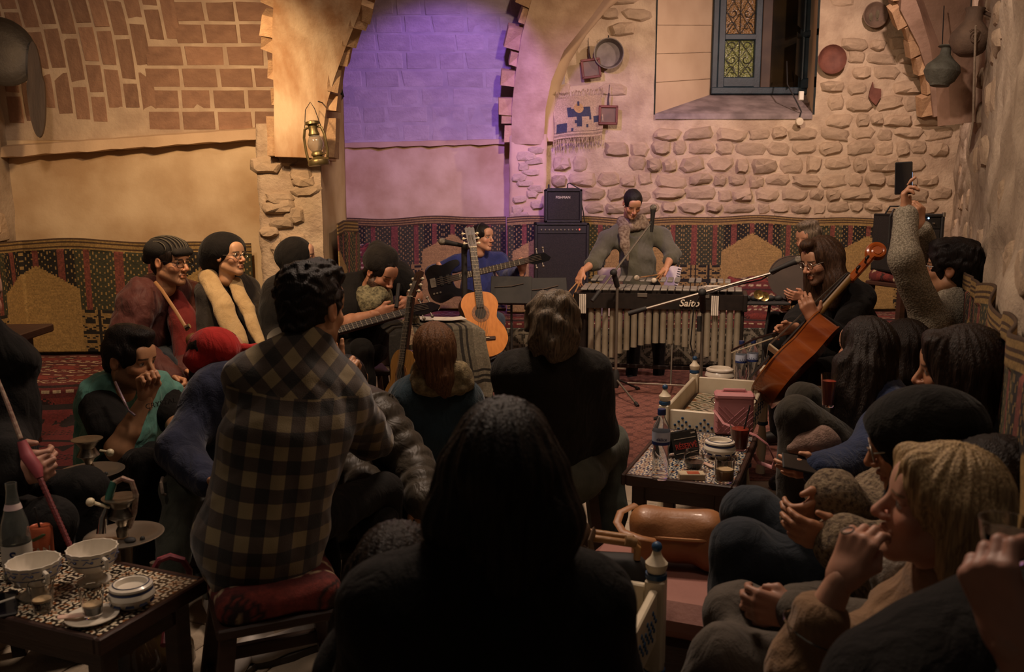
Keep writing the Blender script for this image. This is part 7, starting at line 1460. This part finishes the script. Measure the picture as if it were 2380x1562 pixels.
# red cap
J = dict(head=P(512, 842, 3.20), neck=P(520, 900, 3.12), sl=P(478, 945, 3.08), sr=P(625, 945, 3.3), el=P(410, 1050, 2.92), wl=P(480, 1120, 2.8), er=P(640, 1040, 3.3), wr=P(600, 1120, 3.1)); J.update(sit(520, .34, 3.28, (-.3, -.9), 1.0, .1)); J['kl'], J['kr'] = P(420, 1140, 2.88), P(560, 1150, 3.0); J['al'], J['ar'] = Q(385, .09, 2.72), Q(500, .09, 2.85)
p = Person('person in a bright red cap worn backwards, navy sweater and torn grey jeans', J, (.80, .50, .16), 1.0, False, 'b98a66'); p.body(hvox=.0045, hands=dict(l=dict(d=(.8, -.4, -.3), thumb=(0, -.4, .8), palm=(0, .2, -1), curl=.7)))
p.top(cloth('navy_knit', '1d2134', '262b42', .4, 200, .5), 'sweater', 1, .016, .010, 1.02, .009, 20, .02); p.trousers(denim_g, fold=.009, low=.92, br=1.02, shoes=mat('white_shoe', 'a8a099')); p.hair(H_BLACK, 'short')
redc = cloth('red_cap', 'b0241f', 'a01f1b', .25, 300, .3)
def capf(a):
    a.ell(p.hw((0, -.012, .055)), np.array([.090, .108, .085])*p.hs, R=p.R, k=.02); a.ell(p.hw((0, -.05, .02)), np.array([.085, .075, .06])*p.hs, R=p.R, k=.02); a.cone(p.hw((-.045, .095, .035)), p.hw((.045, .095, .035)), .012, k=.02); a.cone(p.hw((-.03, .15, .022)), p.hw((.03, .15, .022)), .008, k=.05); a.ell(p.hw((0, .125, .028)), np.array([.07, .05, .008])*p.hs, R=p.R, k=.02); a.ell(p.hw((0, -.135, .0)), np.array([.034, .03, .030])*p.hs, R=p.R, k=.006, sub=True); a.ell(p.hw((0, .09, -.06)), np.array([.11, .10, .085])*p.hs, R=p.R, k=.01, sub=True); a.cut(p.hw((0, 0, -.035)), -p.R[2])
p.blob('cap', redc, capf, .006)
# torn knees
for (A_, B_) in ((P(452, 1098, 2.82), P(480, 1108, 2.86)), (P(378, 1110, 2.83), P(384, 1150, 2.80))): obj('torn_fringe', MB().tube([A_, lerp(A_, B_, .3)+(0, -.02, .005), lerp(A_, B_, .7)+(0, -.018, -.008), B_], .006, 6), mat('torn_threads', '8a7a6c', '5c5248', .9, 60), p.t, world=True)
# plaid man
def plaid():
    nt = NT('plaid_flannel'); tc = nt.n('ShaderNodeTexCoord'); mp = nt.n('ShaderNodeMapping', {0: tc.outputs['Object'], 'Rotation': (0, math.radians(-9), math.radians(-14))}); sx = nt.n('ShaderNodeSeparateXYZ', {0: mp.outputs[0]})
    def sq(o, ph=0): return nt.n('ShaderNodeMath', {0: nt.n('ShaderNodeMath', {0: nt.n('ShaderNodeMath', {0: o, 1: 1/.073}, operation='MULTIPLY').outputs[0], 1: ph+50}, operation='ADD').outputs[0], 1: 1.0}, operation='MODULO').outputs[0]
    def st(o): return nt.n('ShaderNodeMath', {0: o, 1: .5}, operation='GREATER_THAN').outputs[0]
    a, b = st(sq(sx.outputs[0], .1)), st(sq(sx.outputs[2], .3)); so = nt.n('ShaderNodeSeparateXYZ', {0: tc.outputs['Object']})
    yk = nt.n('ShaderNodeMath', {0: nt.n('ShaderNodeMath', {0: so.outputs[0], 1: -.16}, operation='MULTIPLY').outputs[0], 1: so.outputs[2]}, operation='SUBTRACT'); yk = nt.n('ShaderNodeMath', {0: yk.outputs[0], 1: -.945}, operation='LESS_THAN').outputs[0]
    m2 = nt.n('ShaderNodeMapping', {0: mp.outputs[0], 'Rotation': (0, math.radians(48), 0)}); s2 = nt.n('ShaderNodeSeparateXYZ', {0: m2.outputs[0]}); a2, b2 = st(sq(s2.outputs[0], .3)), st(sq(s2.outputs[2], .2))
    def mixf(f, p_, q_): return nt.n('ShaderNodeMix', {0: f, 2: p_, 3: q_}).outputs[0]
    a, b = mixf(yk, a, a2), mixf(yk, b, b2); ad = nt.n('ShaderNodeMath', {0: a, 1: b}, operation='ADD'); ad2 = nt.n('ShaderNodeMath', {0: ad.outputs[0], 1: .5}, operation='MULTIPLY')
    c = ramp(nt, ad2.outputs[0], [(0, lin('766748')), (.25, lin('766748')), (.26, lin('3b2f25')), (.75, lin('3b2f25')), (.76, lin('110e0b'))]); c
    no = nt.n('ShaderNodeTexNoise', {'Vector': tc.outputs['Object'], 'Scale': 300}); bp = nt.n('ShaderNodeBump', {'Height': no.outputs[0], 'Strength': .3, 'Distance': .003}); nt.set(Base_Color=c, Roughness=.95, Normal=bp.outputs[0]); nt.b.inputs['Sheen Weight'].default_value = .3; return nt.m
J = dict(head=P(727, 722, 2.52), neck=P(712, 828, 2.46), sl=P(594, 892, 2.38), sr=P(796, 930, 2.50), el=P(575, 1045, 2.62), wl=P(650, 1100, 2.85), er=P(858, 1010, 2.74), wr=P(813, 908, 2.80)); J.update(sit(628, .52, 2.28, (.35, .93), 1.0)); J['pel'] = P(610, 1235, 2.26)
p = Person('man seen from behind in a checked flannel shirt on the red-cushioned stool', J, (.42, .88, -.08), 1.02, False, 'b98a66')
p.body(hvox=.0035, face=dict(hair=(.012, .009, .007)), hands=dict(l=dict(d=(.6, .6, 0), thumb=(0, .4, .8), palm=(.5, 0, -.4), curl=.6), r=dict(d=(-.12, -.02, 1), thumb=(-.75, .3, .1), palm=(-.35, .9, 0), curl=[.06, .12, 1.2, 1.25], thumb_in=.5)), bare='r')
p.top(plaid(), 'flannel_shirt', .35, .008, .0085, 1.0, .009, 26, .014, .115, armr=1.12, seed=9, waist=1.02, dep=.80); p.trousers(blk, br=.80, shoes=mat('white_shoe', 'a8a099')); p.hair(H_BLACK, 'short', .005, curl=.007, cf=150, seed=4, extra=lambda a, dn: (a.ell((0, .03, .105), (.068, .07, .045), k=.02), a.ell((0, -.04, .06), (.082, .085, .085), k=.02)))
tag(obj('cigarette', MB().tube([P(805, 806, 2.83), P(797, 738, 2.85)], .0045, 8), cer), 'thin pale cigarette held upright by the man in the checked shirt', 'cigarette') if 0 else None
# person in the quilted jacket, hidden behind the plaid shirt
J = dict(head=P(840, 905, 2.86)+np.array([-.06, .30, -.04]), neck=P(838, 960, 3.05), sl=P(770, 985, 2.95), sr=P(878, 965, 2.98), el=P(800, 1080, 2.9), wl=P(850, 1130, 2.8), er=P(965, 1090, 2.88), wr=P(985, 1165, 2.72)); J.update(sit(850, .36, 3.0, (.3, -.5), .95, .1)); J['head'] = P(800, 900, 3.12)
p = Person('person in a dark quilted jacket, mostly hidden behind the checked shirt', J, (.4, .8, -.3), .93, False, 'b98a66'); p.body(hvox=.005, hands=dict(r=dict(d=(.1, -.4, -.8), thumb=(-.6, -.4, 0), palm=(-.5, 0, 0), curl=.6))); p.top(cloth('quilted_nylon', '332d24', '3d362c', .2, 40, .2, .5), 'quilted_jacket', 1, .014, .009, 1.0, .003, 20, .02, .05, puff=1); p.trousers(blk, shoes=shoe_b); p.hair(H_BLACK, 'short', .008)
# teal sweater woman
J = dict(head=P(1008, 818, 3.40), neck=P(1012, 890, 3.42), sl=P(945, 928, 3.40), sr=P(1082, 925, 3.46), el=P(930, 1020, 3.5), wl=P(960, 1050, 3.68), er=P(1100, 1020, 3.52), wr=P(1060, 1050, 3.7)); J.update(sit(1010, .30, 3.45, (.0, 1), .9, .15))
p = Person('person with long brown hair tied low, teal sweater and olive scarf, seen from behind', J, (-.25, .96, -.05), .97, True, 'b98a66'); p.body(hvox=.005, hands=dict(l=dict(d=(.3, .8, 0), thumb=(0, 0, 1), palm=(.8, 0, 0), curl=.6)))
p.top(cloth('teal_knit', '1c2a30', '243640', .4, 220, .5), 'sweater', 1, .010, .010, 1.02, .006, 20, 0, .04); p.trousers(blk, shoes=shoe_b)
p.hair(H_BROWN, 'short', .005, curl=.003, name='straight_hair', extra=lambda a, dn: (a.ell((0, -.03, .03), (.092, .108, .10), k=.02), a.cone((.0, -.06, -.03), (.01, -.085, -.10), .078, .058, k=.04), a.cone((.01, -.085, -.10), (.03, -.09, -.16), .055, .03, k=.03)))
scarf(p, mat('khaki_scarf', '5c5038', '8a7a58', .95, 50, .5, 120), .085, .034, .03, 3, off=(.02, 0, .0))
# grey curly head in black
J = dict(head=P(1286, 772, 3.16), neck=P(1284, 845, 3.16), sl=P(1198, 872, 3.14), sr=P(1372, 868, 3.22), el=P(1195, 1000, 3.2), wl=P(1240, 1060, 3.42), er=P(1398, 1000, 3.26), wr=P(1335, 1060, 3.42)); J.update(sit(1280, .44, 3.26, (.3, .9), 1.0, .05)); J['kr'] = P(1422, 1028, 3.45); J['ar'] = Q(1418, .08, 3.32); J['kl'] = P(1200, 1060, 3.6); J['al'] = Q(1200, .08, 3.6); J['hr'] = P(1335, 1120, 3.22)
p = Person('person with greying curly hair and black sweater seen from behind, knee in jeans raised', J, (.10, .98, -.06), 1.02, False, 'b98a66'); p.body(hvox=.005, hands=dict(r=dict(d=(-.3, .6, -.3), thumb=(0, 0, 1), palm=(0, .3, -1), curl=.5)))
p.top(blk2, 'sweater', 1, .012, .010, 1.04, .006, 20, .016, .03); p.trousers(denim_g, br=1.05, fold=.009, shoes=shoe_b); p.hair(H_GREY, 'curly', .006, curl=.012, cf=85, extra=lambda a, dn: a.ell((0, -.05, -.02), (.088, .075, .085), k=.03))
# foreground long hair
J = dict(head=P(1172, 1092, 1.38), neck=P(1150, 1245, 1.36), sl=P(900, 1400, 1.30), sr=P(1375, 1405, 1.40), el=P(860, 1600, 1.32), wl=P(1000, 1640, 1.55), er=P(1410, 1600, 1.40), wr=P(1250, 1640, 1.55)); J.update(sit(1150, .52, 1.32, (.1, 1), .95)); J['neck'] = lerp(J['sl'], J['sr'], .5)+np.array([0, 0, .065])
p = Person('woman with long straight black hair and black top, largest figure in the foreground', J, (.06, .99, -.06), .97, True, 'b98a66'); p.body(hvox=.005, hands=dict(l=dict(d=(.4, .8, -.2), thumb=(.4, 0, .8), palm=(0, 0, -1), curl=.5)))
p.top(blk, 'top', 1, .010, .010, 1.0, .005, 18); p.trousers(blk, shoes=shoe_b); p.hair(H_BLACK, 'long', .005, L=.17, curl=.003, cf=120, extra=lambda a, dn: (a.cone((.075, -.03, 0), (.085, -.03, -.15), .03, .03, k=.03), a.cone((-.075, -.03, 0), (-.095, -.03, -.18), .03, .035, k=.03)))
# lower dark head
J = dict(head=P(925, 1345, 1.50), neck=P(905, 1480, 1.46), sl=P(830, 1560, 1.42), sr=P(985, 1560, 1.48), el=P(820, 1750, 1.5), wl=P(880, 1800, 1.7), er=P(1000, 1750, 1.5), wr=P(950, 1800, 1.7)); J.update(sit(905, .29, 1.48, (.1, 1), .8, .15))
p = Person('dark-haired person low at the bottom, beside the woman with long black hair', J, (.25, .95, -.1), .86, True, 'b98a66'); p.body(hvox=.006); p.top(blk, 'top', 1, .008, .012); p.trousers(blk, shoes=shoe_b); p.hair(H_DARK, 'long', .007, L=.22, curl=.004)
# pipe smoker at the left edge
J = dict(head=P(-75, 690, 2.62), neck=P(-70, 790, 2.66), sl=P(-165, 840, 2.62), sr=P(15, 850, 2.72), el=P(-150, 1050, 2.5), wl=P(38, 1108, 2.42), er=P(22, 1010, 2.70), wr=P(28, 1062, 2.44)); J.update(sit(-60, .48, 2.70, (.6, -.6), 1.0)); J['kr'] = P(195, 1135, 2.66); J['ar'] = Q(215, .08, 2.62); J['kl'] = P(120, 1210, 2.42); J['al'] = Q(130, .08, 2.66)
p = Person('person in a black hooded jacket holding the red hookah pipe at the left edge', J, (.85, -.3, -.1), 1.0, False, 'a8806c'); p.body(hvox=.005, hands=dict(l=dict(d=(.85, -.1, .28), thumb=(.1, -.2, 1), palm=(.3, .9, -.2), curl=[1.0, 1.05, 1.05, 1.05], thumb_in=.6), r=dict(d=(.8, -.2, -.1), thumb=(.1, -.2, 1), palm=(.2, .7, -.4), curl=.9)))
p.top(blk, 'hooded_jacket', .97, .014, .010, 1.05, .010, 26); p.trousers(blk, shoes=shoe_b); p.hair(H_BLACK, 'short', .007)
# ---------------------------------------------------------------- people: the right-hand side
J = dict(head=P(2208, 628, 4.02), neck=P(2215, 712, 4.0), sl=P(2160, 745, 3.88), sr=P(2262, 762, 4.12), el=P(2103, 600, 3.80), wl=P(2103, 496, 3.90), er=P(2165, 610, 4.25), wr=P(2138, 528, 4.12)); J.update(sit(2210, .50, 3.96, (-.85, .2), 1.0)); J['sr'] = P(2235, 750, 4.14)
p = Person('man in a grey knitted sweater raising a phone with both hands at the right wall', J, (-.80, .56, .12), 1.02, False, 'b98a68')
p.body(face=dict(hair=(.012, .009, .007)), hands=dict(l=dict(d=(-.05, .1, 1), thumb=(.5, .8, .1), palm=(.75, .4, 0), curl=[.8, .35, .8, .9], thumb_in=.3), r=dict(d=(-.1, -.1, 1), thumb=(-.6, -.5, .3), palm=(-.8, .3, 0), curl=.8)), bare='lr')
knit = NT('chunky_knit'); tc = knit.n('ShaderNodeTexCoord'); vo = knit.n('ShaderNodeTexVoronoi', {'Vector': tc.outputs['Object'], 'Scale': 130}); kb = ramp(knit, vo.outputs['Distance'], [(.1, lin('a39a86')), (.75, lin('6e6656'))]); bp = knit.n('ShaderNodeBump', {'Height': vo.outputs['Distance'], 'Strength': .7, 'Distance': .003}, invert=True); knit.set(Base_Color=kb, Roughness=.95, Normal=bp.outputs[0])
p.top(knit.m, 'knitted_sweater', .9, .010, .009, 1.05, .005, 20, .012, .04, armr=1.0); p.trousers(denim_d, shoes=shoe_b); p.hair(H_BLACK, 'curly', .005, curl=.006, cf=140); p.glasses(glm, .022)
M = look_frame(P(2100, 414, 3.92), (-.35, -.93, .1), (1, 0, 0)); pm = thing('phone', 'black phone held up high by the man in the grey sweater', 'phone', P(2100, 414, 3.92)); M.translation = (0, 0, 0); obj('phone_body', MB(M).box((0, 0, 0), (.072, .145, .009), .004), black_m, pm); obj('screen', MB(M).box((0, 0, .0048), (.066, .134, .0006), .0002), gloss_black, pm); obj('lit_edge', MB(M).box((.0365, -.02, .0), (.0015, .09, .005), .0004), mat('lit_screen', '7a88a0', emit=('a0b8e0', .6)), pm); obj('stand_ring', MB(M).box((.045, -.04, -.02), (.02, .02, .03), .003), black_m, pm)
# long dark hair, blue sweater
J = dict(head=P(2010, 812, 3.20), neck=P(2030, 905, 3.22), sl=P(1985, 965, 3.35), sr=P(2075, 960, 3.05), el=P(1985, 1060, 3.2), wl=P(1945, 1080, 2.9), er=P(2010, 1070, 2.85), wr=P(1905, 1090, 2.75)); J.update(sit(2060, .45, 3.1, (-.95, .1), 1.0))
J['kl'], J['kr'] = P(1870, 930, 3.28), P(1850, 962, 3.02); J['al'], J['ar'] = Q(1850, .08, 3.3), Q(1835, .08, 3.0)
p = Person('woman with very long dark hair and blue sweater sitting behind the tiled coffee table', J, (-.50, .86, -.05), 1.0, True, 'b98a6c')
p.body(hvox=.005, hands=dict(l=dict(d=(-.9, -.2, -.1), thumb=(0, 0, 1), palm=(0, .3, -1), curl=.4), r=dict(d=(-.95, -.1, .05), thumb=(.1, -.2, 1), palm=(0, .6, -.8), curl=.35)))
p.top(cloth('blue_knit', '172038', '202b48', .7, 150, .5), 'sweater', 1, .016, .010, 1.0, .006, 24, .015, armr=1.2); p.trousers(cloth('olive_trousers', '27231b', '312c23', .3, 250), shoes=shoe_b); p.hair(H_DARK, 'long', .006, L=.50, curl=.0035, extra=lambda a, dn: (a.cone(p.hl(P(1968, 850, 3.12)), p.hl(P(1958, 1060, 3.02)), .055, .05, k=.04), a.cone(p.hl(P(2020, 860, 3.10)), p.hl(P(1985, 1050, 3.02)), .06, .05, k=.05)))
J = dict(head=P(2098, 806, 3.62), neck=P(2105, 880, 3.62), sl=P(2060, 930, 3.7), sr=P(2140, 935, 3.5), el=P(2040, 1000, 3.6), wl=P(2000, 1020, 3.4), er=P(2100, 1020, 3.4), wr=P(2020, 1040, 3.3)); J.update(sit(2120, .46, 3.58, (-.95, .1), .95))
p = Person('dark-haired woman half hidden behind the woman with very long hair', J, (-.6, .78, -.05), .96, True, 'b98a6c'); p.body(hvox=.006); p.top(blk, 'top', 1, .008, .012); p.trousers(blk, shoes=shoe_b); p.hair(H_DARK, 'long', .007, L=.26, curl=.003)
# woman with fringe
J = dict(head=P(2222, 862, 2.40), neck=P(2255, 960, 2.42), sl=P(2190, 1010, 2.50), sr=P(2320, 1020, 2.32), el=P(2150, 1120, 2.4), wl=P(2080, 1150, 2.28), er=P(2260, 1150, 2.2), wr=P(2150, 1180, 2.12)); J.update(sit(2290, .45, 2.36, (-.95, .1), .95))
p = Person('woman with dark brown hair and bare cheek in profile against the right-hand mat', J, (-.90, .40, -.10), 1.0, True, 'b0805f'); p.body(hvox=.0045, face=dict(hair=(.03, .02, .014))); p.top(blk, 'top', 1, .010, .011); p.trousers(blk, shoes=shoe_b); p.hair(hairmat('brown_black_hair', '18100b', '2e2017'), 'long', .0055, L=.30, curl=.003, extra=lambda a, dn: (a.cone((.05, .06, .09), (.085, .03, -.03), .03, .03, k=.03), a.cone((-.05, .06, .09), (-.08, .03, -.03), .03, .03, k=.03), a.ell((0, -.05, .0), (.10, .10, .13), k=.04)))
# headscarf woman with glasses and shearling coat
J = dict(head=P(2125, 1030, 1.92), neck=P(2165, 1130, 1.96), sl=P(2080, 1170, 2.10), sr=P(2200, 1230, 1.82), el=P(1985, 1240, 2.05), wl=P(1935, 1150, 2.0), er=P(2060, 1330, 1.8), wr=P(1960, 1260, 1.85)); J.update(sit(2160, .44, 1.96, (-.95, .1), 1.0)); J['kl'], J['kr'] = P(1745, 1195, 2.22), P(1722, 1275, 2.02); J['al'], J['ar'] = Q(1700, .08, 2.2), Q(1665, .08, 1.98)
p = Person('woman in a black headscarf and thin glasses with a speckled shearling coat sleeve', J, (-.90, .32, -.28), 1.0, True, 'b0805f')
p.body(face=dict(eyes='down'), hands=dict(l=dict(d=(-.75, -.2, -.45), thumb=(-.3, -.4, .7), palm=(.4, .5, -.7), curl=.7), r=dict(d=(-.9, .1, .2), thumb=(0, -.2, 1), palm=(0, .5, -.8), curl=.4)))
shr = NT('shearling'); tc = shr.n('ShaderNodeTexCoord'); no = shr.n('ShaderNodeTexNoise', {'Vector': tc.outputs['Object'], 'Scale': 75, 'Detail': 5, 'Roughness': .7}); cr_ = ramp(shr, no.outputs[0], [(.38, lin('4a3e34')), (.52, lin('8a7860')), (.7, lin('a8987c'))]); bp = shr.n('ShaderNodeBump', {'Height': no.outputs[0], 'Strength': 1, 'Distance': .012}); shr.set(Base_Color=cr_, Roughness=1, Normal=bp.outputs[0])
p.top(shr.m, 'shearling_coat', .92, .020, .009, 1.06, .006, 40, .02, .04, armr=1.35); p.trousers(denim_d, br=1.08, shoes=shoe_b, fold=.008)
p.blob('coat_cuff', mat('cream_fleece', 'a8987c', '8a7a62', 1, 40, .8, 90), lambda a: a.cone(P(1962, 1190, 2.02), P(1952, 1172, 2.01), .062, .058, k=.03), .008, waves(2, 60, .005)); p.hijab(cloth('black_green_scarf', '0c0b08', '14130d', .4, 200, .2), .007, .10, 5, back=.02); p.glasses(silver, .024)
cw = thing('knit_scarf', 'loose brown and cream knitted scarf lying on dark jeans at the right', 'scarf', P(1900, 1205, 2.1)); s = Sdf()
for k, pts in enumerate(([(1835, 1198), (1880, 1182), (1930, 1190), (1965, 1205)], [(1830, 1206), (1880, 1205), (1930, 1214), (1960, 1222)], [(1885, 1180), (1900, 1150), (1925, 1160), (1905, 1175)])):
    for a_, b_ in zip(pts[:-1], pts[1:]): s.cone(P(*a_, 2.04+.02*k), P(*b_, 2.02+.02*k), .020, k=.01)
V, F = s.mesh(.007, waves(3, 70, .005)); mesh_np('knit', V, F, mat('brown_cream_knit', '6a563e', '9a8868', .95, 60, .7, 120), cw)
# person in grey between
J = dict(head=P(2300, 1150, 1.75), neck=P(2290, 1270, 1.78), sl=P(2150, 1330, 1.92), sr=P(2330, 1370, 1.68), el=P(1990, 1400, 1.86), wl=P(1850, 1408, 1.72), er=P(2080, 1470, 1.62), wr=P(1855, 1430, 1.62)); J.update(sit(2250, .43, 1.74, (-.95, .1), 1.0)); J['kl'], J['kr'] = P(1715, 1435, 1.82), P(1680, 1530, 1.66); J['al'], J['ar'] = Q(1610, .08, 1.9), Q(1520, .08, 1.7)
p = Person('person in grey trousers with clasped hands, hidden behind the blonde woman', J, (-.9, .3, -.1), .98, True, 'a8806a'); p.body(hvox=.006, hands=dict(l=dict(d=(-.9, .1, -.2), thumb=(-.2, .2, .9), palm=(0, 0, -1), curl=.75, thumb_in=.7), r=dict(d=(-.85, .25, .1), thumb=(-.2, .2, .9), palm=(0, .3, -.9), curl=.7, thumb_in=.7)))
p.top(cloth('grey_cardigan', '4a443c', '585147', .4, 200), 'cardigan', .97, .012, .010, 1.0, .008, 24); p.trousers(cloth('grey_cotton', '4c453d', '59524a', .3, 250), br=1.06, fold=.009, shoes=shoe_b); p.hair(H_DARK, 'bob', .008)
p.blob('fur_collar', mat('white_fur', 'a39b90', '7a7268', 1, 60, 1, 140), lambda a: (a.cone(P(2040, 1300, 1.78), P(2085, 1330, 1.72), .05, .06, k=.03), a.cone(P(2085, 1330, 1.72), P(2070, 1380, 1.7), .06, .04, k=.03)), .008, waves(3, 90, .008))
# blonde woman
J = dict(head=P(2182, 1184, 1.50), neck=P(2245, 1345, 1.50), sl=P(2120, 1440, 1.58), sr=P(2330, 1470, 1.34), el=P(1850, 1560, 1.46), wl=P(1955, 1345, 1.44), er=P(2150, 1700, 1.28), wr=P(1950, 1680, 1.36)); J.update(sit(2290, .42, 1.42, (-.95, .1), 1.0))
p = Person('woman with short blonde hair and beige sweater holding her hand to her mouth', J, (-.93, .24, .12), .97, True, 'c0927a')
p.body(hvox=.0026, vox=.008, face=dict(hair=(.20, .14, .08)), hands=dict(l=dict(d=(.38, .05, .9), thumb=(.6, -.6, .1), palm=(.8, .2, -.2), curl=[.75, .85, .95, 1.0], thumb_in=.8, vox=.0034)), bare='l')
p.top(cloth('beige_knit', '7d6146', '8b6e52', .4, 260, .5), 'sweater', .55, .010, .009, 1.04, .008, 30, .016, armr=.9); p.trousers(blk, shoes=shoe_b); p.hair(H_BLOND, 'bob', .004, curl=.003, seed=6)
obj('ring', MB().tube([p.J['wl']+(.0, -.015, .095)+np.array([.010*math.cos(a), .010*math.sin(a), .004*math.cos(a)]) for a in np.linspace(0, 6.28, 14)], .002, 5), chrome, p.t, world=True)
br_ = lerp(p.J['el'], p.J['wl'], .45); ax_ = nrm(p.J['wl']-p.J['el']); b1 = nrm(np.cross(ax_, (0, 1, 0))); b2_ = np.cross(ax_, b1); obj('bracelet', MB().tube([br_+.060*(math.cos(a)*b1+math.sin(a)*b2_) for a in np.linspace(0, 6.28, 20)], .0022, 5), chrome, p.t, world=True)
ec = p.hw((.088, -.01, -.05)); er_ = MB()
for k in range(5): er_.ball(P(2132-3*(k % 2), 1380+9*k, 1.31), .0042, 7)
obj('necklace', er_, chrome, p.t)
for v in D.objects[p.t.children[-1].name].data.vertices: v.co -= p.t.location
p.blob('black_coat', blk, lambda a: (a.cone(P(2330, 1465, 1.22), P(2230, 1545, 1.18), .085, .10, k=.05), a.cone(P(2230, 1545, 1.18), P(2100, 1640, 1.16), .10, .12, k=.05), a.cone(P(2390, 1500, 1.34), P(2330, 1465, 1.22), .10, .085, k=.05)), .010, waves(4, 20, .006))
# hand with a glass at the frame edge, its owner sits outside the frame
J = dict(head=P(2720, 1130, 1.06), neck=P(2720, 1330, 1.06), sl=P(2560, 1450, 1.16), sr=P(2850, 1520, .95), el=P(2480, 1690, 1.06), wl=P(2352, 1490, .96), er=P(2800, 1900, 1.0), wr=P(2600, 1900, 1.1)); J.update(sit(2750, .44, 1.04, (-.9, .3), 1.0))
p = Person('hand with a dark glass at the right frame edge, owner outside the view', J, (-.8, .6, -.1), 1.0, False, 'a87e6c'); p.body(hvox=.006, hands=dict(l=dict(d=(-.28, .25, .92), thumb=(.5, -.8, .1), palm=(.85, .4, -.1), curl=[.8, .95, 1.05, 1.1], thumb_in=.35)), bare='l'); p.top(blk, 'top', .45, .01, .012); p.trousers(blk, shoes=shoe_b); p.hair(H_BLACK, 'short', .008)
g_ = P(2335, 1282, 1.05); glass_cup('round dark drinking glass held up at the right frame edge', (g_[0]+.012, g_[1]+.02, g_[2]-.02), .034, .055, .7, coffee, .75)
stool('stool outside the frame under the person with the dark glass', J['pel'][0], J['pel'][1], .3, .31, .30, False, .03)

t = thing('phone', 'black phone in the hands of the woman with very long dark hair', 'phone', P(1868, 1080, 2.72)); M = look_frame((0, 0, 0), (.1, -.5, .85), (.9, -.2, 0)); obj('phone_body', MB(M).box((0, 0, 0), (.14, .07, .008), .003), black_m, t); obj('screen', MB(M).box((0, 0, .0043), (.13, .062, .0006), .0002), gloss_black, t)
t = thing('knitted_hat', 'pinkish beige knitted hat lying on the lap behind the black phone', 'hat', P(1885, 1030, 2.95)); s = Sdf(); s.cone((-.07, 0, -.02), (.04, 0, .01), .02, .05, k=.03); s.ell((.03, 0, 0), (.075, .06, .05), k=.03); V, F = s.mesh(.007, waves(3, 60, .004)); mesh_np('knit', V, F, mat('pink_knit', '8a7064', '6a5448', .95, 40, .8, 150), t, world=False)
q = PZ(1555, 1480, 0); t = thing('cream_box', 'small cream carton with a scribbled line on the floor behind the cream post', 'box', (q[0], q[1]+.14, 0), -.2); obj('carton', MB().box((0, 0, .11), (.16, .12, .22), .004), white_paint, t); obj('scribble', MB().tube([(-.02, -.061, .17), (-.01, -.062, .09), (.02, -.062, .10), (.045, -.062, .17), (.05, -.062, .19)], .002, 5), black_m, t); obj('lid', MB().box((0, 0, .228), (.166, .126, .016), .003), white_paint, t)
